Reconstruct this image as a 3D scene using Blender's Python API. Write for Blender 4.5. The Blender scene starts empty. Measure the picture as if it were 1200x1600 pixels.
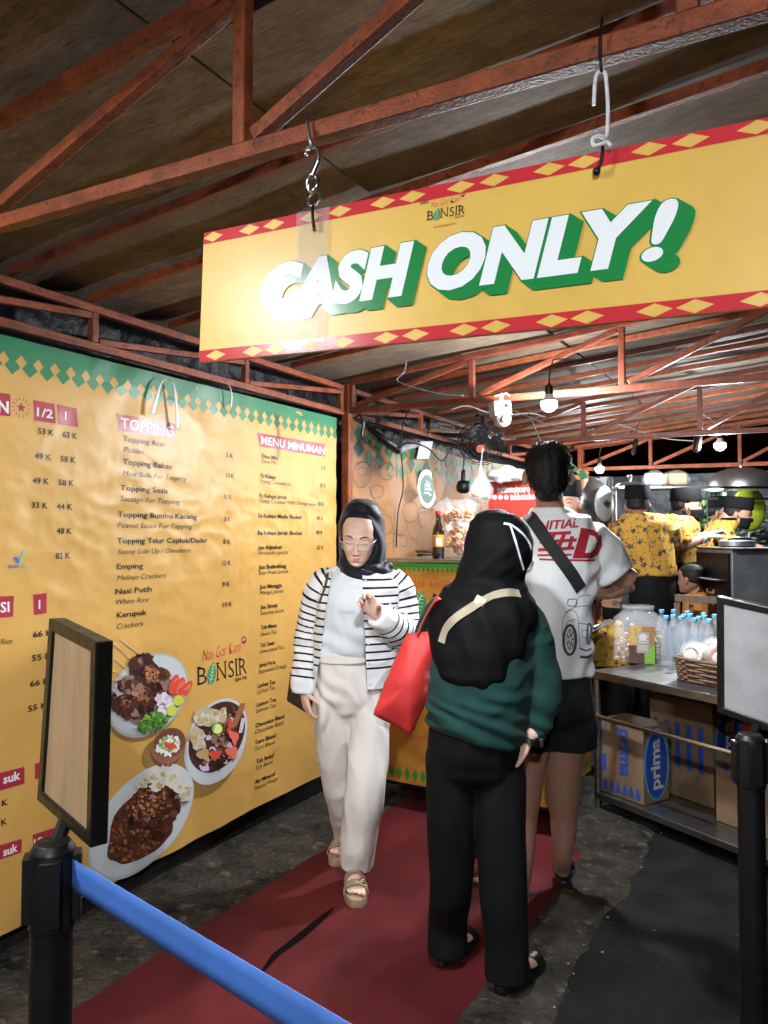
import bpy, bmesh, math, random
from mathutils import Vector, Matrix, noise
random.seed(7)
S = bpy.context.scene
COL = S.collection
R = math.radians
# ------------------------------------------------------------ camera
CAM = Vector((0, 0, 1.47)); YAW = R(29.3); PIT = R(1.9); FPX = 1200.0
Fw = Vector((-math.sin(YAW) * math.cos(PIT), math.cos(YAW) * math.cos(PIT), math.sin(PIT)))
Rt = Vector((math.cos(YAW), math.sin(YAW), 0))
Up = Rt.cross(Fw)
cd = bpy.data.cameras.new('camera'); cam = bpy.data.objects.new('camera', cd); COL.objects.link(cam)
cam.matrix_world = Matrix((Rt, Up, -Fw)).transposed().to_4x4(); cam.location = CAM
cd.sensor_fit = 'VERTICAL'; cd.sensor_height = 36.0; cd.lens = 27.0; cd.clip_end = 500; cd.clip_start = 0.02
S.camera = cam
# ------------------------------------------------------------ world: night sky, hardly any light
W = bpy.data.worlds.new('World'); S.world = W; W.use_nodes = True
wn = W.node_tree.nodes; wl = W.node_tree.links
sky = wn.new('ShaderNodeTexSky'); sky.sky_type = 'NISHITA'; sky.sun_disc = False
sky.sun_elevation = R(-3); sky.sun_rotation = R(200)
wl.new(sky.outputs['Color'], wn['Background'].inputs['Color']); wn['Background'].inputs['Strength'].default_value = 0.05
S.view_settings.view_transform = 'Standard'; S.view_settings.look = 'None'
S.view_settings.exposure = 0.95; S.view_settings.gamma = 1.0
BULB_POWER = 1.0
try:
    S.cycles.use_denoising = True; S.cycles.denoiser = 'OPENIMAGEDENOISE'
    S.cycles.max_bounces = 8; S.cycles.transparent_max_bounces = 16; S.cycles.sample_clamp_indirect = 4.0
    S.cycles.caustics_reflective = False; S.cycles.caustics_refractive = False
    S.cycles.use_adaptive_sampling = True; S.cycles.adaptive_threshold = 0.015
except Exception: pass
# ------------------------------------------------------------ picture-to-place helpers
def ray(px, py): return Fw + Rt * ((px - 600) / FPX) - Up * ((py - 800) / FPX)
def atX(px, py, X): d = ray(px, py); return CAM + d * ((X - CAM.x) / d.x)
def atY(px, py, Y): d = ray(px, py); return CAM + d * ((Y - CAM.y) / d.y)
def atZ(px, py, Z=0.0): d = ray(px, py); return CAM + d * ((Z - CAM.z) / d.z)
def atD(px, py, D): return CAM + ray(px, py) * D
# ------------------------------------------------------------ materials
MATS = {}
def mat(name, col=(.5, .5, .5), rough=.6, metal=0., spec=.5, var=None, bump=None, alpha=1., trans=0., emit=None, stretch=None, sheen=0., coat=0., ior=1.45, sss=0., stain=None, fold=None):
    """var=(scale, amount, second colour or None)  bump=(scale, strength, distance)"""
    if name in MATS: return MATS[name]
    m = bpy.data.materials.new(name); m.use_nodes = True; MATS[name] = m
    n = m.node_tree.nodes; l = m.node_tree.links; b = n['Principled BSDF']
    b.inputs['Base Color'].default_value = (*col, 1); b.inputs['Roughness'].default_value = rough
    b.inputs['Metallic'].default_value = metal; b.inputs['Specular IOR Level'].default_value = spec
    b.inputs['Alpha'].default_value = alpha; b.inputs['Transmission Weight'].default_value = trans; b.inputs['IOR'].default_value = ior
    b.inputs['Sheen Weight'].default_value = sheen; b.inputs['Coat Weight'].default_value = coat
    if sss:
        b.inputs['Subsurface Weight'].default_value = sss; b.inputs['Subsurface Radius'].default_value = (.012, .005, .003); b.inputs['Subsurface Scale'].default_value = 1.0
    tc = n.new('ShaderNodeTexCoord'); src = tc.outputs['Object']
    if stretch:
        mp = n.new('ShaderNodeMapping'); mp.inputs['Scale'].default_value = stretch; l.new(src, mp.inputs['Vector']); src = mp.outputs['Vector']
    cur = None
    if var:
        sc, am, c2 = var
        nz = n.new('ShaderNodeTexNoise'); nz.inputs['Scale'].default_value = sc; nz.inputs['Detail'].default_value = 6; nz.inputs['Roughness'].default_value = .65
        l.new(src, nz.inputs['Vector'])
        rp = n.new('ShaderNodeMapRange'); rp.inputs['From Min'].default_value = .32; rp.inputs['From Max'].default_value = .68
        l.new(nz.outputs['Fac'], rp.inputs['Value'])
        mx = n.new('ShaderNodeMix'); mx.data_type = 'RGBA'
        if c2 is None: c1 = tuple(min(1, c * (1 + am)) for c in col); c2 = tuple(c * (1 - am) for c in col)
        else: c1 = col
        mx.inputs['A'].default_value = (*c1, 1); mx.inputs['B'].default_value = (*c2, 1)
        if am <= 1 and var[2] is not None: rp.inputs['To Max'].default_value = am
        l.new(rp.outputs['Result'], mx.inputs['Factor']); cur = mx.outputs['Result']
    if stain:
        sc, lo, hi, c3 = stain
        nz = n.new('ShaderNodeTexNoise'); nz.inputs['Scale'].default_value = sc; nz.inputs['Detail'].default_value = 8; nz.inputs['Roughness'].default_value = .7
        l.new(tc.outputs['Object'], nz.inputs['Vector'])
        rp = n.new('ShaderNodeMapRange'); rp.inputs['From Min'].default_value = lo; rp.inputs['From Max'].default_value = hi
        l.new(nz.outputs['Fac'], rp.inputs['Value'])
        mx = n.new('ShaderNodeMix'); mx.data_type = 'RGBA'
        if cur is None: mx.inputs['A'].default_value = (*col, 1)
        else: l.new(cur, mx.inputs['A'])
        mx.inputs['B'].default_value = (*c3, 1); l.new(rp.outputs['Result'], mx.inputs['Factor']); cur = mx.outputs['Result']
    if cur is not None: l.new(cur, b.inputs['Base Color'])
    if bump:
        sc, st, di = bump
        nb = n.new('ShaderNodeTexNoise'); nb.inputs['Scale'].default_value = sc; nb.inputs['Detail'].default_value = 5
        l.new(src, nb.inputs['Vector'])
        bp = n.new('ShaderNodeBump'); bp.inputs['Strength'].default_value = st; bp.inputs['Distance'].default_value = di
        l.new(nb.outputs['Fac'], bp.inputs['Height']); l.new(bp.outputs['Normal'], b.inputs['Normal'])
        if fold:
            mq = n.new('ShaderNodeMapping'); mq.inputs['Scale'].default_value = fold[3] if len(fold) > 3 else (1, 1, 1); l.new(tc.outputs['Object'], mq.inputs['Vector'])
            nf = n.new('ShaderNodeTexNoise'); nf.noise_type = 'RIDGED_MULTIFRACTAL'; nf.inputs['Scale'].default_value = fold[0]; nf.inputs['Detail'].default_value = 2.5; nf.inputs['Roughness'].default_value = .45; nf.inputs['Distortion'].default_value = .6; l.new(mq.outputs[0], nf.inputs['Vector'])
            bf = n.new('ShaderNodeBump'); bf.inputs['Strength'].default_value = fold[1]; bf.inputs['Distance'].default_value = fold[2]; l.new(nf.outputs['Fac'], bf.inputs['Height']); l.new(bf.outputs['Normal'], bp.inputs['Normal'])
    if emit:
        b.inputs['Emission Color'].default_value = (*emit[0], 1); b.inputs['Emission Strength'].default_value = emit[1]
    return m
def flat(name, col, rough=.45, spec=.4): return mat(name, col, rough, 0, spec)
# ------------------------------------------------------------ mesh builder
def V(*a): return Vector(a)
def frame_from(d):
    d = d.normalized(); u = Vector((0, 0, 1)) if abs(d.z) < .95 else Vector((1, 0, 0))
    x = u.cross(d).normalized(); return x, d.cross(x).normalized()
class MB:
    def __init__(s): s.v = []; s.f = []; s.m = []; s.mats = []
    def mi(s, m):
        if m not in s.mats: s.mats.append(m)
        return s.mats.index(m)
    def add(s, vs, fs, m, M=None):
        o = len(s.v); k = s.mi(m)
        s.v += [tuple(M @ Vector(q)) if M is not None else tuple(q) for q in vs]
        s.f += [tuple(i + o for i in f) for f in fs]; s.m += [k] * len(fs); return s
    def box(s, c, d, m, M=None, rz=0.):
        x, y, z = (q / 2 for q in d); cr, sr = math.cos(rz), math.sin(rz)
        vs = [(i * x, j * y, k * z) for k in (-1, 1) for j in (-1, 1) for i in (-1, 1)]
        vs = [(c[0] + a * cr - b * sr, c[1] + a * sr + b * cr, c[2] + e) for a, b, e in vs]
        return s.add(vs, [(0, 2, 3, 1), (4, 5, 7, 6), (0, 1, 5, 4), (2, 6, 7, 3), (0, 4, 6, 2), (1, 3, 7, 5)], m, M)
    def bar(s, a, b, w, h, m, up=None):
        a, b = Vector(a), Vector(b); d = (b - a).normalized()
        u = Vector(up) if up else (Vector((0, 0, 1)) if abs(d.z) < .98 else Vector((0, 1, 0)))
        x = d.cross(u).normalized() * (w / 2); y = x.cross(d).normalized() * (h / 2)
        vs = [p + i * x + j * y for p in (a, b) for i, j in ((-1, -1), (1, -1), (1, 1), (-1, 1))]
        return s.add(vs, [(3, 2, 1, 0), (4, 5, 6, 7), (0, 1, 5, 4), (1, 2, 6, 5), (2, 3, 7, 6), (3, 0, 4, 7)], m)
    def tube(s, pts, r, m, n=8, closed=False, cap=True):
        pts = [Vector(p) for p in pts]; N = len(pts); rs = r if isinstance(r, (list, tuple)) else [r] * N
        vs = []; x = None
        for i, p in enumerate(pts):
            d = (pts[(i + 1) % N] - pts[i - 1]) if closed else (pts[min(i + 1, N - 1)] - pts[max(i - 1, 0)])
            d.normalize()
            if x is None: x, _ = frame_from(d)
            x = (x - d * x.dot(d))
            if x.length < 1e-6: x, _ = frame_from(d)
            x.normalize(); y = d.cross(x)
            vs += [p + (x * math.cos(2 * math.pi * k / n) + y * math.sin(2 * math.pi * k / n)) * rs[i] for k in range(n)]
        fs = []
        for i in range(N if closed else N - 1):
            j = (i + 1) % N
            fs += [(i * n + k, i * n + (k + 1) % n, j * n + (k + 1) % n, j * n + k) for k in range(n)]
        if cap and not closed: fs += [tuple(range(n - 1, -1, -1)), tuple((N - 1) * n + k for k in range(n))]
        return s.add(vs, fs, m)
    def loft(s, rings, m, n=24, cap=True, M=None):
        """ring = (centre, rx, ry[, power[, xdir, ydir]]) ; default in the XY plane"""
        vs = []; N = len(rings)
        for rg in rings:
            c = Vector(rg[0]); rx, ry = rg[1], rg[2]; p = rg[3] if len(rg) > 3 else 2.
            xd = Vector(rg[4]) if len(rg) > 4 else Vector((1, 0, 0)); yd = Vector(rg[5]) if len(rg) > 5 else Vector((0, 1, 0))
            for k in range(n):
                t = 2 * math.pi * k / n; ct, st = math.cos(t), math.sin(t)
                ct = math.copysign(abs(ct) ** (2 / p), ct); st = math.copysign(abs(st) ** (2 / p), st)
                vs.append(c + xd * (rx * ct) + yd * (ry * st))
        fs = []
        for i in range(N - 1):
            fs += [(i * n + k, i * n + (k + 1) % n, (i + 1) * n + (k + 1) % n, (i + 1) * n + k) for k in range(n)]
        if cap: fs += [tuple(range(n - 1, -1, -1)), tuple((N - 1) * n + k for k in range(n))]
        return s.add(vs, fs, m, M)
    def lathe(s, prof, c, m, n=24, ax=(0, 0, 1), cap=True):
        """prof = [(radius, height)...] along ax from c"""
        ax = Vector(ax).normalized(); x, y = frame_from(ax); c = Vector(c)
        return s.loft([(c + ax * h, max(r, 1e-4), max(r, 1e-4), 2., x, y) for r, h in prof], m, n, cap)
    def ball(s, c, r, m, nu=16, nv=10, M=None):
        r = r if isinstance(r, (tuple, list)) else (r, r, r); vs = [(c[0], c[1], c[2] - r[2])]
        for i in range(1, nv):
            a = math.pi * i / nv - math.pi / 2
            vs += [(c[0] + r[0] * math.cos(a) * math.cos(2 * math.pi * k / nu), c[1] + r[1] * math.cos(a) * math.sin(2 * math.pi * k / nu), c[2] + r[2] * math.sin(a)) for k in range(nu)]
        vs.append((c[0], c[1], c[2] + r[2])); L = len(vs) - 1
        fs = [(0, 1 + (k + 1) % nu, 1 + k) for k in range(nu)]
        for i in range(nv - 2): fs += [(1 + i * nu + k, 1 + i * nu + (k + 1) % nu, 1 + (i + 1) * nu + (k + 1) % nu, 1 + (i + 1) * nu + k) for k in range(nu)]
        fs += [(1 + (nv - 2) * nu + k, 1 + (nv - 2) * nu + (k + 1) % nu, L) for k in range(nu)]
        return s.add(vs, fs, m, M)
    def grid(s, fn, nu, nv, m):
        vs = [fn(i / nu, j / nv) for j in range(nv + 1) for i in range(nu + 1)]; w = nu + 1
        return s.add(vs, [(j * w + i, j * w + i + 1, (j + 1) * w + i + 1, (j + 1) * w + i) for j in range(nv) for i in range(nu)], m)
    def mesh(s, name):
        me = bpy.data.meshes.new(name); me.from_pydata(s.v, [], s.f)
        for q in s.mats: me.materials.append(q)
        me.polygons.foreach_set('material_index', s.m); me.update(); return me
    def build(s, name, parent=None, smooth=None, bev=0, local=False, solid=0, sub=0):
        me = s.mesh(name)
        if parent is not None and not local:
            me.transform(Matrix.Translation(-parent.location))
        o = bpy.data.objects.new(name, me); COL.objects.link(o)
        if parent is not None: o.parent = parent
        finish(o, smooth, bev, solid, sub); return o
def finish(o, smooth=None, bev=0, solid=0, sub=0):
    me = o.data
    if smooth is not None:
        me.polygons.foreach_set('use_smooth', [True] * len(me.polygons))
        if smooth < 180: me.set_sharp_from_angle(angle=R(smooth))
    if solid:
        q = o.modifiers.new('solid', 'SOLIDIFY'); q.thickness = solid; q.offset = 0
    if bev:
        q = o.modifiers.new('bevel', 'BEVEL'); q.width = bev; q.segments = 2; q.limit_method = 'ANGLE'; q.harden_normals = False
    if sub:
        q = o.modifiers.new('sub', 'SUBSURF'); q.levels = sub; q.render_levels = sub
def tag(o, label=None, cat=None, group=None, kind=None):
    if label: o['label'] = label
    if cat: o['category'] = cat
    if group: o['group'] = group
    if kind: o['kind'] = kind
    return o
def thing(name, label, cat, loc=(0, 0, 0), group=None, rz=0.):
    o = bpy.data.objects.new(name, None); COL.objects.link(o); o.empty_display_size = .1
    o.location = loc; o.rotation_euler = (0, 0, rz); return tag(o, label, cat, group)
def copy_tree(o, parent=None):
    c = o.copy(); COL.objects.link(c)
    if parent is not None: c.parent = parent
    for ch in [q for q in o.children]: copy_tree(ch, c)
    return c
# ------------------------------------------------------------ lettering
_TX = {}
def text2d(s, bold=0., shear=0., res=3, space=1.):
    """flat triangles of a line of text, capital height 1, starting at x = 0"""
    key = (s, bold, shear, res, space)
    if key in _TX: return _TX[key]
    cu = bpy.data.curves.new('t', 'FONT'); cu.body = s; cu.size = 1; cu.offset = bold; cu.shear = shear; cu.resolution_u = res
    cu.fill_mode = 'FRONT'; cu.space_character = space
    ob = bpy.data.objects.new('t', cu); me = ob.to_mesh()
    vs = [(v.co.x, v.co.y) for v in me.vertices]; fs = [tuple(p.vertices) for p in me.polygons]
    ob.to_mesh_clear(); bpy.data.objects.remove(ob); bpy.data.curves.remove(cu)
    if not vs: vs = [(0, 0), (1, 0), (0, 1)]; fs = []
    x0 = min(v[0] for v in vs); x1 = max(v[0] for v in vs); CAP = .73
    vs = [((x - x0) / CAP, y / CAP) for x, y in vs]
    _TX[key] = (vs, fs, (x1 - x0) / CAP); return _TX[key]
def text(mb, s, fn, u0, v0, h, m, u1=None, bold=0., shear=0., rot=0., res=3, space=1., center=False):
    """fn(u, v) -> point on the printed surface"""
    vs, fs, w = text2d(s, bold, shear, res, space)
    sx = (u1 - u0) / w if u1 is not None else h
    c, q = math.cos(rot), math.sin(rot); out = []
    for x, y in vs:
        a = (x - (w / 2 if center else 0)) * sx; b = y * h
        out.append(fn(u0 + a * c - b * q, v0 + a * q + b * c))
    mb.add(out, fs, m)
def poly(mb, pts, fn, m): mb.add([fn(*p) for p in pts], [tuple(range(len(pts)))], m)
def ell(cx, cy, a, b, ang=0., n=24, wob=0., seed=0):
    c, s = math.cos(ang), math.sin(ang); out = []
    for k in range(n):
        t = 2 * math.pi * k / n; q = 1 + (wob * noise.noise((math.cos(t) * 1.7 + seed, math.sin(t) * 1.7, seed * .37)) if wob else 0)
        x, y = a * q * math.cos(t), b * q * math.sin(t); out.append((cx + x * c - y * s, cy + x * s + y * c))
    return out
# ------------------------------------------------------------ cloth and flesh helpers
def catmull(pts, vals, per=6):
    pts = [Vector(p) for p in pts]; P = [pts[0] * 2 - pts[1]] + pts + [pts[-1] * 2 - pts[-2]]; oP = []; oV = []
    for i in range(len(pts) - 1):
        for k in range(per):
            t = k / per; a, b, c, d = P[i:i + 4]
            oP.append(.5 * ((2 * b) + (c - a) * t + (2 * a - 5 * b + 4 * c - d) * t * t + (3 * b - a - 3 * c + d) * t ** 3))
            w = t * t * (3 - 2 * t); v0, v1 = vals[i], vals[i + 1]
            oV.append(tuple(x * (1 - w) + y * w for x, y in zip(v0, v1)) if isinstance(v0, tuple) else v0 * (1 - w) + v1 * w)
    oP.append(pts[-1]); oV.append(vals[-1]); return oP, oV
def limb(mb, pts, rad, m, per=6, n=20, side=None):
    """rad: numbers or (across, deep); side: direction the 'across' radius lies in"""
    P, Q = catmull(pts, rad, per); rings = []; x = Vector(side) if side else None; N = len(P)
    for i, p in enumerate(P):
        d = (P[min(i + 1, N - 1)] - P[max(i - 1, 0)]).normalized()
        if x is None: x, _ = frame_from(d)
        x = (x - d * x.dot(d)).normalized(); y = d.cross(x); q = Q[i]
        rings.append((p, *(q if isinstance(q, tuple) else (q, q)), 2., tuple(x), tuple(y)))
    mb.loft(rings, m, n); return P
def rings_z(rows, n=6):
    """rows (z, cx, cy, rx, ry[, power]) -> smooth rings"""
    P, Q = catmull([(r[1], r[2], r[0]) for r in rows], [(r[3], r[4], r[5] if len(r) > 5 else 2.) for r in rows], n)
    return [(p, *q) for p, q in zip(P, Q)]
def remesh(mb, voxel, smooth=6, factor=.5):
    me = mb.mesh('tmp'); o = bpy.data.objects.new('tmp', me); COL.objects.link(o)
    q = o.modifiers.new('r', 'REMESH'); q.mode = 'VOXEL'; q.voxel_size = voxel
    if smooth:
        w = o.modifiers.new('s', 'SMOOTH'); w.iterations = smooth; w.factor = factor
    dg = bpy.context.evaluated_depsgraph_get(); dg.update()
    out = bpy.data.meshes.new_from_object(o.evaluated_get(dg))
    bpy.data.objects.remove(o); bpy.data.meshes.remove(me); return out
def displace(me, fn):
    me.update(); N = [v.normal.copy() for v in me.vertices]
    for v, n in zip(me.vertices, N): v.co += n * fn(v.co, n)
    me.update()
def wrinkle(me, amp, scale, stretch=(1, 1, 1), seed=0., ridged=True):
    sx, sy, sz = stretch
    def fn(c, n):
        q = Vector((c.x * sx * scale + seed, c.y * sy * scale, c.z * sz * scale + seed))
        a = noise.noise(q); b = noise.noise(q * 2.3)
        if ridged: a = .5 - 2 * abs(a)
        return amp * (a + .35 * b)
    displace(me, fn)
def cut(me, tests, iters=0, planes=()):
    """bisect by planes (co, no), then drop the faces whose centre passes test(c)"""
    bm = bmesh.new(); bm.from_mesh(me)
    for co, no in planes: bmesh.ops.bisect_plane(bm, geom=bm.verts[:] + bm.edges[:] + bm.faces[:], plane_co=co, plane_no=no, dist=1e-5)
    dead = [f for f in bm.faces if any(t(f.calc_center_median()) for t in tests)]
    bmesh.ops.delete(bm, geom=dead, context='FACES')
    loose = [v for v in bm.verts if not v.link_faces]; bmesh.ops.delete(bm, geom=loose, context='VERTS')
    for _ in range(iters):
        new = {}
        for v in bm.verts:
            bn = [e.other_vert(v) for e in v.link_edges if e.is_boundary]
            if len(bn) == 2: new[v] = v.co * .5 + (bn[0].co + bn[1].co) * .25
        for v, c in new.items(): v.co = c
    bm.to_mesh(me); bm.free(); me.update()
def put(me, name, parent, mats, smooth=180, solid=0):
    me.name = name; me.materials.clear()
    for q in mats: me.materials.append(q)
    o = bpy.data.objects.new(name, me); COL.objects.link(o); o.parent = parent; finish(o, smooth, 0, solid); return o
def fattr(me, name, fn):
    a = me.attributes.new(name, 'FLOAT', 'POINT'); a.data.foreach_set('value', [fn(v.co) for v in me.vertices])
def cattr(me, name, fn):
    a = me.attributes.new(name, 'FLOAT_COLOR', 'POINT'); fl = []
    for v in me.vertices: fl += [*fn(v.co), 1.]
    a.data.foreach_set('color', fl)
# ============================================================ MATERIALS OF THE PLACE
M_asph = mat('asphalt', (.0085, .0083, .0085), .85, spec=.2, var=(5, .7, None), bump=(110, .9, .008), stain=(420, .69, .72, (.22, .22, .22)))
M_conc = mat('old concrete', (.055, .047, .036), .8, spec=.2, var=(6, 1., (.006, .0055, .0045)), bump=(38, .9, .03), stain=(17, .56, .66, (.10, .09, .07)))
M_wall = mat('mossy wall', (.022, .02, .017), .85, var=(7, 1., (.006, .006, .005)), bump=(30, .7, .012), stain=(30, .62, .7, (.06, .055, .045)))
M_carpet = mat('red rubber carpet', (.075, .0105, .013), .6, spec=.12, var=(2.2, .3, None), bump=(300, .22, .002), stain=(11, .6, .75, (.036, .0085, .0095)))
M_black = mat('black plastic', (.0035, .0035, .004), .42, spec=.35, var=(14, .4, None))
M_tarp = mat('black tarpaulin', (.005, .006, .010), .5, spec=.28, bump=(9, .8, .05))
M_rust = mat('orange steel paint', (.20, .047, .016), .5, spec=.35, var=(16, .4, None), bump=(180, .6, .004), stain=(60, .545, .66, (.025, .012, .009)))
M_rust2 = mat('dark red steel paint', (.13, .03, .014), .45, spec=.45, var=(16, .4, None), bump=(180, .5, .003), stain=(60, .56, .64, (.03, .015, .011)))
M_steel = mat('brushed steel', (.30, .31, .32), .34, 1., bump=(60, .12, .002), var=(12, .3, None), stretch=(1, 1, 8))
M_chrome = mat('bright wire', (.6, .6, .58), .22, 1.)
M_white = flat('white plastic', (.55, .56, .58), .35)
M_yel = mat('banner yellow', (.475, .275, .072), .42, spec=.38, var=(2.2, .08, None), bump=(7, .14, .03))
M_green = flat('banner green', (.022, .165, .072), .38)
M_redp = flat('banner red', (.30, .024, .04), .36)
M_ink = flat('black ink', (.012, .011, .012), .4)
M_wink = flat('white ink', (.62, .62, .62), .36)
M_redink = flat('red ink', (.42, .03, .04), .4)
M_gleaf = flat('leaf green ink', (.02, .22, .08), .4)
M_wood = mat('pale plywood', (.25, .16, .085), .6, var=(10, .2, None), stretch=(3, 3, .4))
def plywood():
    m = mat('old plywood', (.15, .105, .07), .68, spec=.35)
    n = m.node_tree.nodes; l = m.node_tree.links; b = n['Principled BSDF']
    tc = n.new('ShaderNodeTexCoord'); oi = n.new('ShaderNodeObjectInfo')
    ad = n.new('ShaderNodeVectorMath'); ad.operation = 'MULTIPLY_ADD'; ad.inputs[1].default_value = (1, 1, 1)
    cx = n.new('ShaderNodeCombineXYZ'); mu = n.new('ShaderNodeMath'); mu.operation = 'MULTIPLY'; mu.inputs[1].default_value = 17.
    l.new(oi.outputs['Random'], mu.inputs[0]); l.new(mu.outputs[0], cx.inputs[0]); l.new(mu.outputs[0], cx.inputs[1])
    l.new(tc.outputs['Object'], ad.inputs[0]); l.new(cx.outputs[0], ad.inputs[2])
    def nz(scale, det, stretch, lo, hi):
        mp = n.new('ShaderNodeMapping'); mp.inputs['Scale'].default_value = stretch; l.new(ad.outputs[0], mp.inputs['Vector'])
        q = n.new('ShaderNodeTexNoise'); q.inputs['Scale'].default_value = scale; q.inputs['Detail'].default_value = det; q.inputs['Roughness'].default_value = .68
        l.new(mp.outputs[0], q.inputs['Vector']); r = n.new('ShaderNodeMapRange'); r.inputs['From Min'].default_value = lo; r.inputs['From Max'].default_value = hi
        l.new(q.outputs['Fac'], r.inputs['Value']); return r.outputs['Result'], q.outputs['Fac']
    def mix(a, bcol, f, am):
        x = n.new('ShaderNodeMix'); x.data_type = 'RGBA'; g = n.new('ShaderNodeMath'); g.operation = 'MULTIPLY'; g.inputs[1].default_value = am
        l.new(f, g.inputs[0]); l.new(g.outputs[0], x.inputs['Factor'])
        if isinstance(a, tuple): x.inputs['A'].default_value = (*a, 1)
        else: l.new(a, x.inputs['A'])
        x.inputs['B'].default_value = (*bcol, 1); return x.outputs['Result']
    g1, raw = nz(6, 9, (1.3, 4.2, 1.3), .34, .7); g2, _ = nz(1.6, 5, (1, 1, 1), .42, .68); g3, _ = nz(2.6, 7, (1.4, .55, 1), .62, .72); g4, _ = nz(75, 5, (.35, 4.5, .35), .48, .66)
    c = mix((.25, .19, .135), (.085, .062, .044), g1, .9); c = mix(c, (.05, .039, .029), g2, .75); c = mix(c, (.012, .011, .011), g3, .8); c = mix(c, (.035, .026, .019), g4, .8)
    l.new(c, b.inputs['Base Color'])
    bp = n.new('ShaderNodeBump'); bp.inputs['Strength'].default_value = .25; bp.inputs['Distance'].default_value = .004; l.new(raw, bp.inputs['Height']); l.new(bp.outputs['Normal'], b.inputs['Normal'])
    return m
M_ply = plywood()
# ============================================================ SETTING
WX = -2.45                                                      # plane of the left banner
def sheet(name, x0, x1, y0, y1, z, m, nx=1, ny=1, kind='structure', jit=0.):
    b = MB()
    b.grid(lambda u, v: (x0 + (x1 - x0) * u, y0 + (y1 - y0) * v, z + jit * noise.noise((u * 9 + x0, v * 9, 1))), nx, ny, m)
    return tag(b.build(name, smooth=180), kind=kind)
sheet('ground', -60, 60, -40, 80, -.004, M_asph)
b = MB()                                                        # worn concrete strip with a broken right edge
NN = 160
def edge(v): return -.72 + .07 * noise.noise((v * 7, 0, 0)) + .04 * noise.noise((v * 31, 3, 0)) + .02 * noise.noise((v * 90, 5, 0))
b.grid(lambda u, v: (-2.5 + (edge(v) + 2.5) * u, -1.5 + 6.6 * v, .004 + (.003 if u < .97 else -.007)), 30, NN, M_conc)
tag(b.build('pavement', smooth=60), kind='structure')
b = MB(); b.box((WX - .19, 3.2, .12), (.24, 10, .36), M_wall)
tag(b.build('low_wall', bev=.02), 'dark mossy concrete wall base running under the left menu banner', 'wall')
b = MB()
def tarp(u, v):
    y, z = -1.6 + 11.4 * u, .2 + 2.35 * v; q = Vector((y * 1.5, z * 2.6, 0))
    return (WX - .16 + .05 * noise.noise(q) + .03 * (.5 - abs(noise.noise(q * 2.3))), y, z)
b.grid(tarp, 190, 44, M_tarp)
tag(b.build('tarpaulin', smooth=180), 'black crinkled plastic tarpaulin hung behind the left roof truss', 'tarpaulin')
# crumbs along the broken edge and on the asphalt
b = MB(); rg = random.Random(44)
for k in range(170):
    if k < 90: v = rg.random(); y = -1.5 + 6.6 * v; x = edge(v) + rg.gauss(0, .02)
    else: x, y = rg.uniform(-.9, 1.2), rg.uniform(1., 4.)
    s = rg.uniform(.0012, .004) * (1.5 if k < 90 else .7); M = Matrix.Translation((x, y, .002)) @ Matrix.Rotation(rg.uniform(0, 6), 4, 'Z'); b.ball((0, 0, 0), (s, s * rg.uniform(.4, 1), s * .5), mat('pale crumbs', (.3, .28, .25), .8), 6, 4, M)
tag(b.build('gravel'), kind='stuff')
# carpet
b = MB(); cz = .012
def carp(u, v):
    x = -2.06 + 1.12 * u; y = .3 + 4.3 * v
    if y > 3.6: x = min(x, -.97 - .62 * (y - 3.6))
    return (x + .012 * noise.noise((y * 2, u, 0)), y, cz + .004 * noise.noise((x * 5, y * 3, 0)) - (.012 if u in (0, 1) else 0))
b.grid(carp, 30, 110, M_carpet)
ct = b.build('red_carpet', smooth=180); tag(ct, 'dull red rubber carpet runner lying along the queue lane', 'carpet')
b = MB(); pts = [atZ(*q, cz + .006) for q in ((408, 1520), (430, 1492), (462, 1468), (500, 1436), (521, 1418))]; ws = [.004, .012, .015, .013, .003]; L = []; Q = []
for p, w in zip(pts, ws): L.append(p + V(-w, -w * .4, 0)); Q.append(p + V(w, w * .4, 0))
b.add(L + Q, [(i, i + 5, i + 6, i + 1) for i in range(4)], mat('dark slit', (.004, .003, .003), .95, spec=.05)); b.build('tear', ct)
# ============================================================ ROOF
def cz_(x): return 2.405 + .085 * (x + 2.45)
ordn = ['first', 'second', 'third', 'fourth', 'fifth', 'sixth', 'seventh', 'eighth', 'ninth', 'tenth', 'eleventh', 'twelfth', 'thirteenth', 'fourteenth', 'fifteenth', 'sixteenth', 'seventeenth']
cols = [(-2.62, -1.175), (-1.165, .05), (.062, 1.27), (1.282, 2.6)]; cname = ['along the tarpaulin', 'over the queue lane', 'right of the lane', 'at the far right']
rows = {0: (-1.6, .82, 3.1, 5.5, 8.3), 1: (-1.6, 1.17, 3.4, 5.8, 8.3), 2: (-1.6, 1.0, 3.3, 5.7, 8.3), 3: (-1.6, .9, 3.2, 5.6, 8.3)}
for ci, (x0, x1) in enumerate(cols):
    ys = rows[ci]
    for k in range(4):
        if ci > 1 and k == 0: continue
        y0, y1 = ys[k] + (.035 if (ci == 1 and k == 1) else .004), ys[k + 1] - .006
        b = MB(); t = .012
        def sh(u, v, dz): x = x0 + (x1 - x0) * u; y = y0 + (y1 - y0) * v; return (x, y, cz_(x) + dz + .012 * noise.noise((x * 1.3, y * 1.3, ci + k)) + .004 * k)
        for dz in (0, t): b.grid(lambda u, v: sh(u, v, dz), 12, 16, M_ply)
        for e in range(2):
            b.grid(lambda u, v: sh(u, e, v * t), 12, 1, M_ply); b.grid(lambda u, v: sh(e, u, v * t), 16, 1, M_ply)
        tag(b.build('plywood_sheet', smooth=30), 'worn brown plywood roof sheet %s, %s back from the camera' % (cname[ci], ordn[k]), 'roof sheet', 'plywood sheets of the roof')
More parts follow.
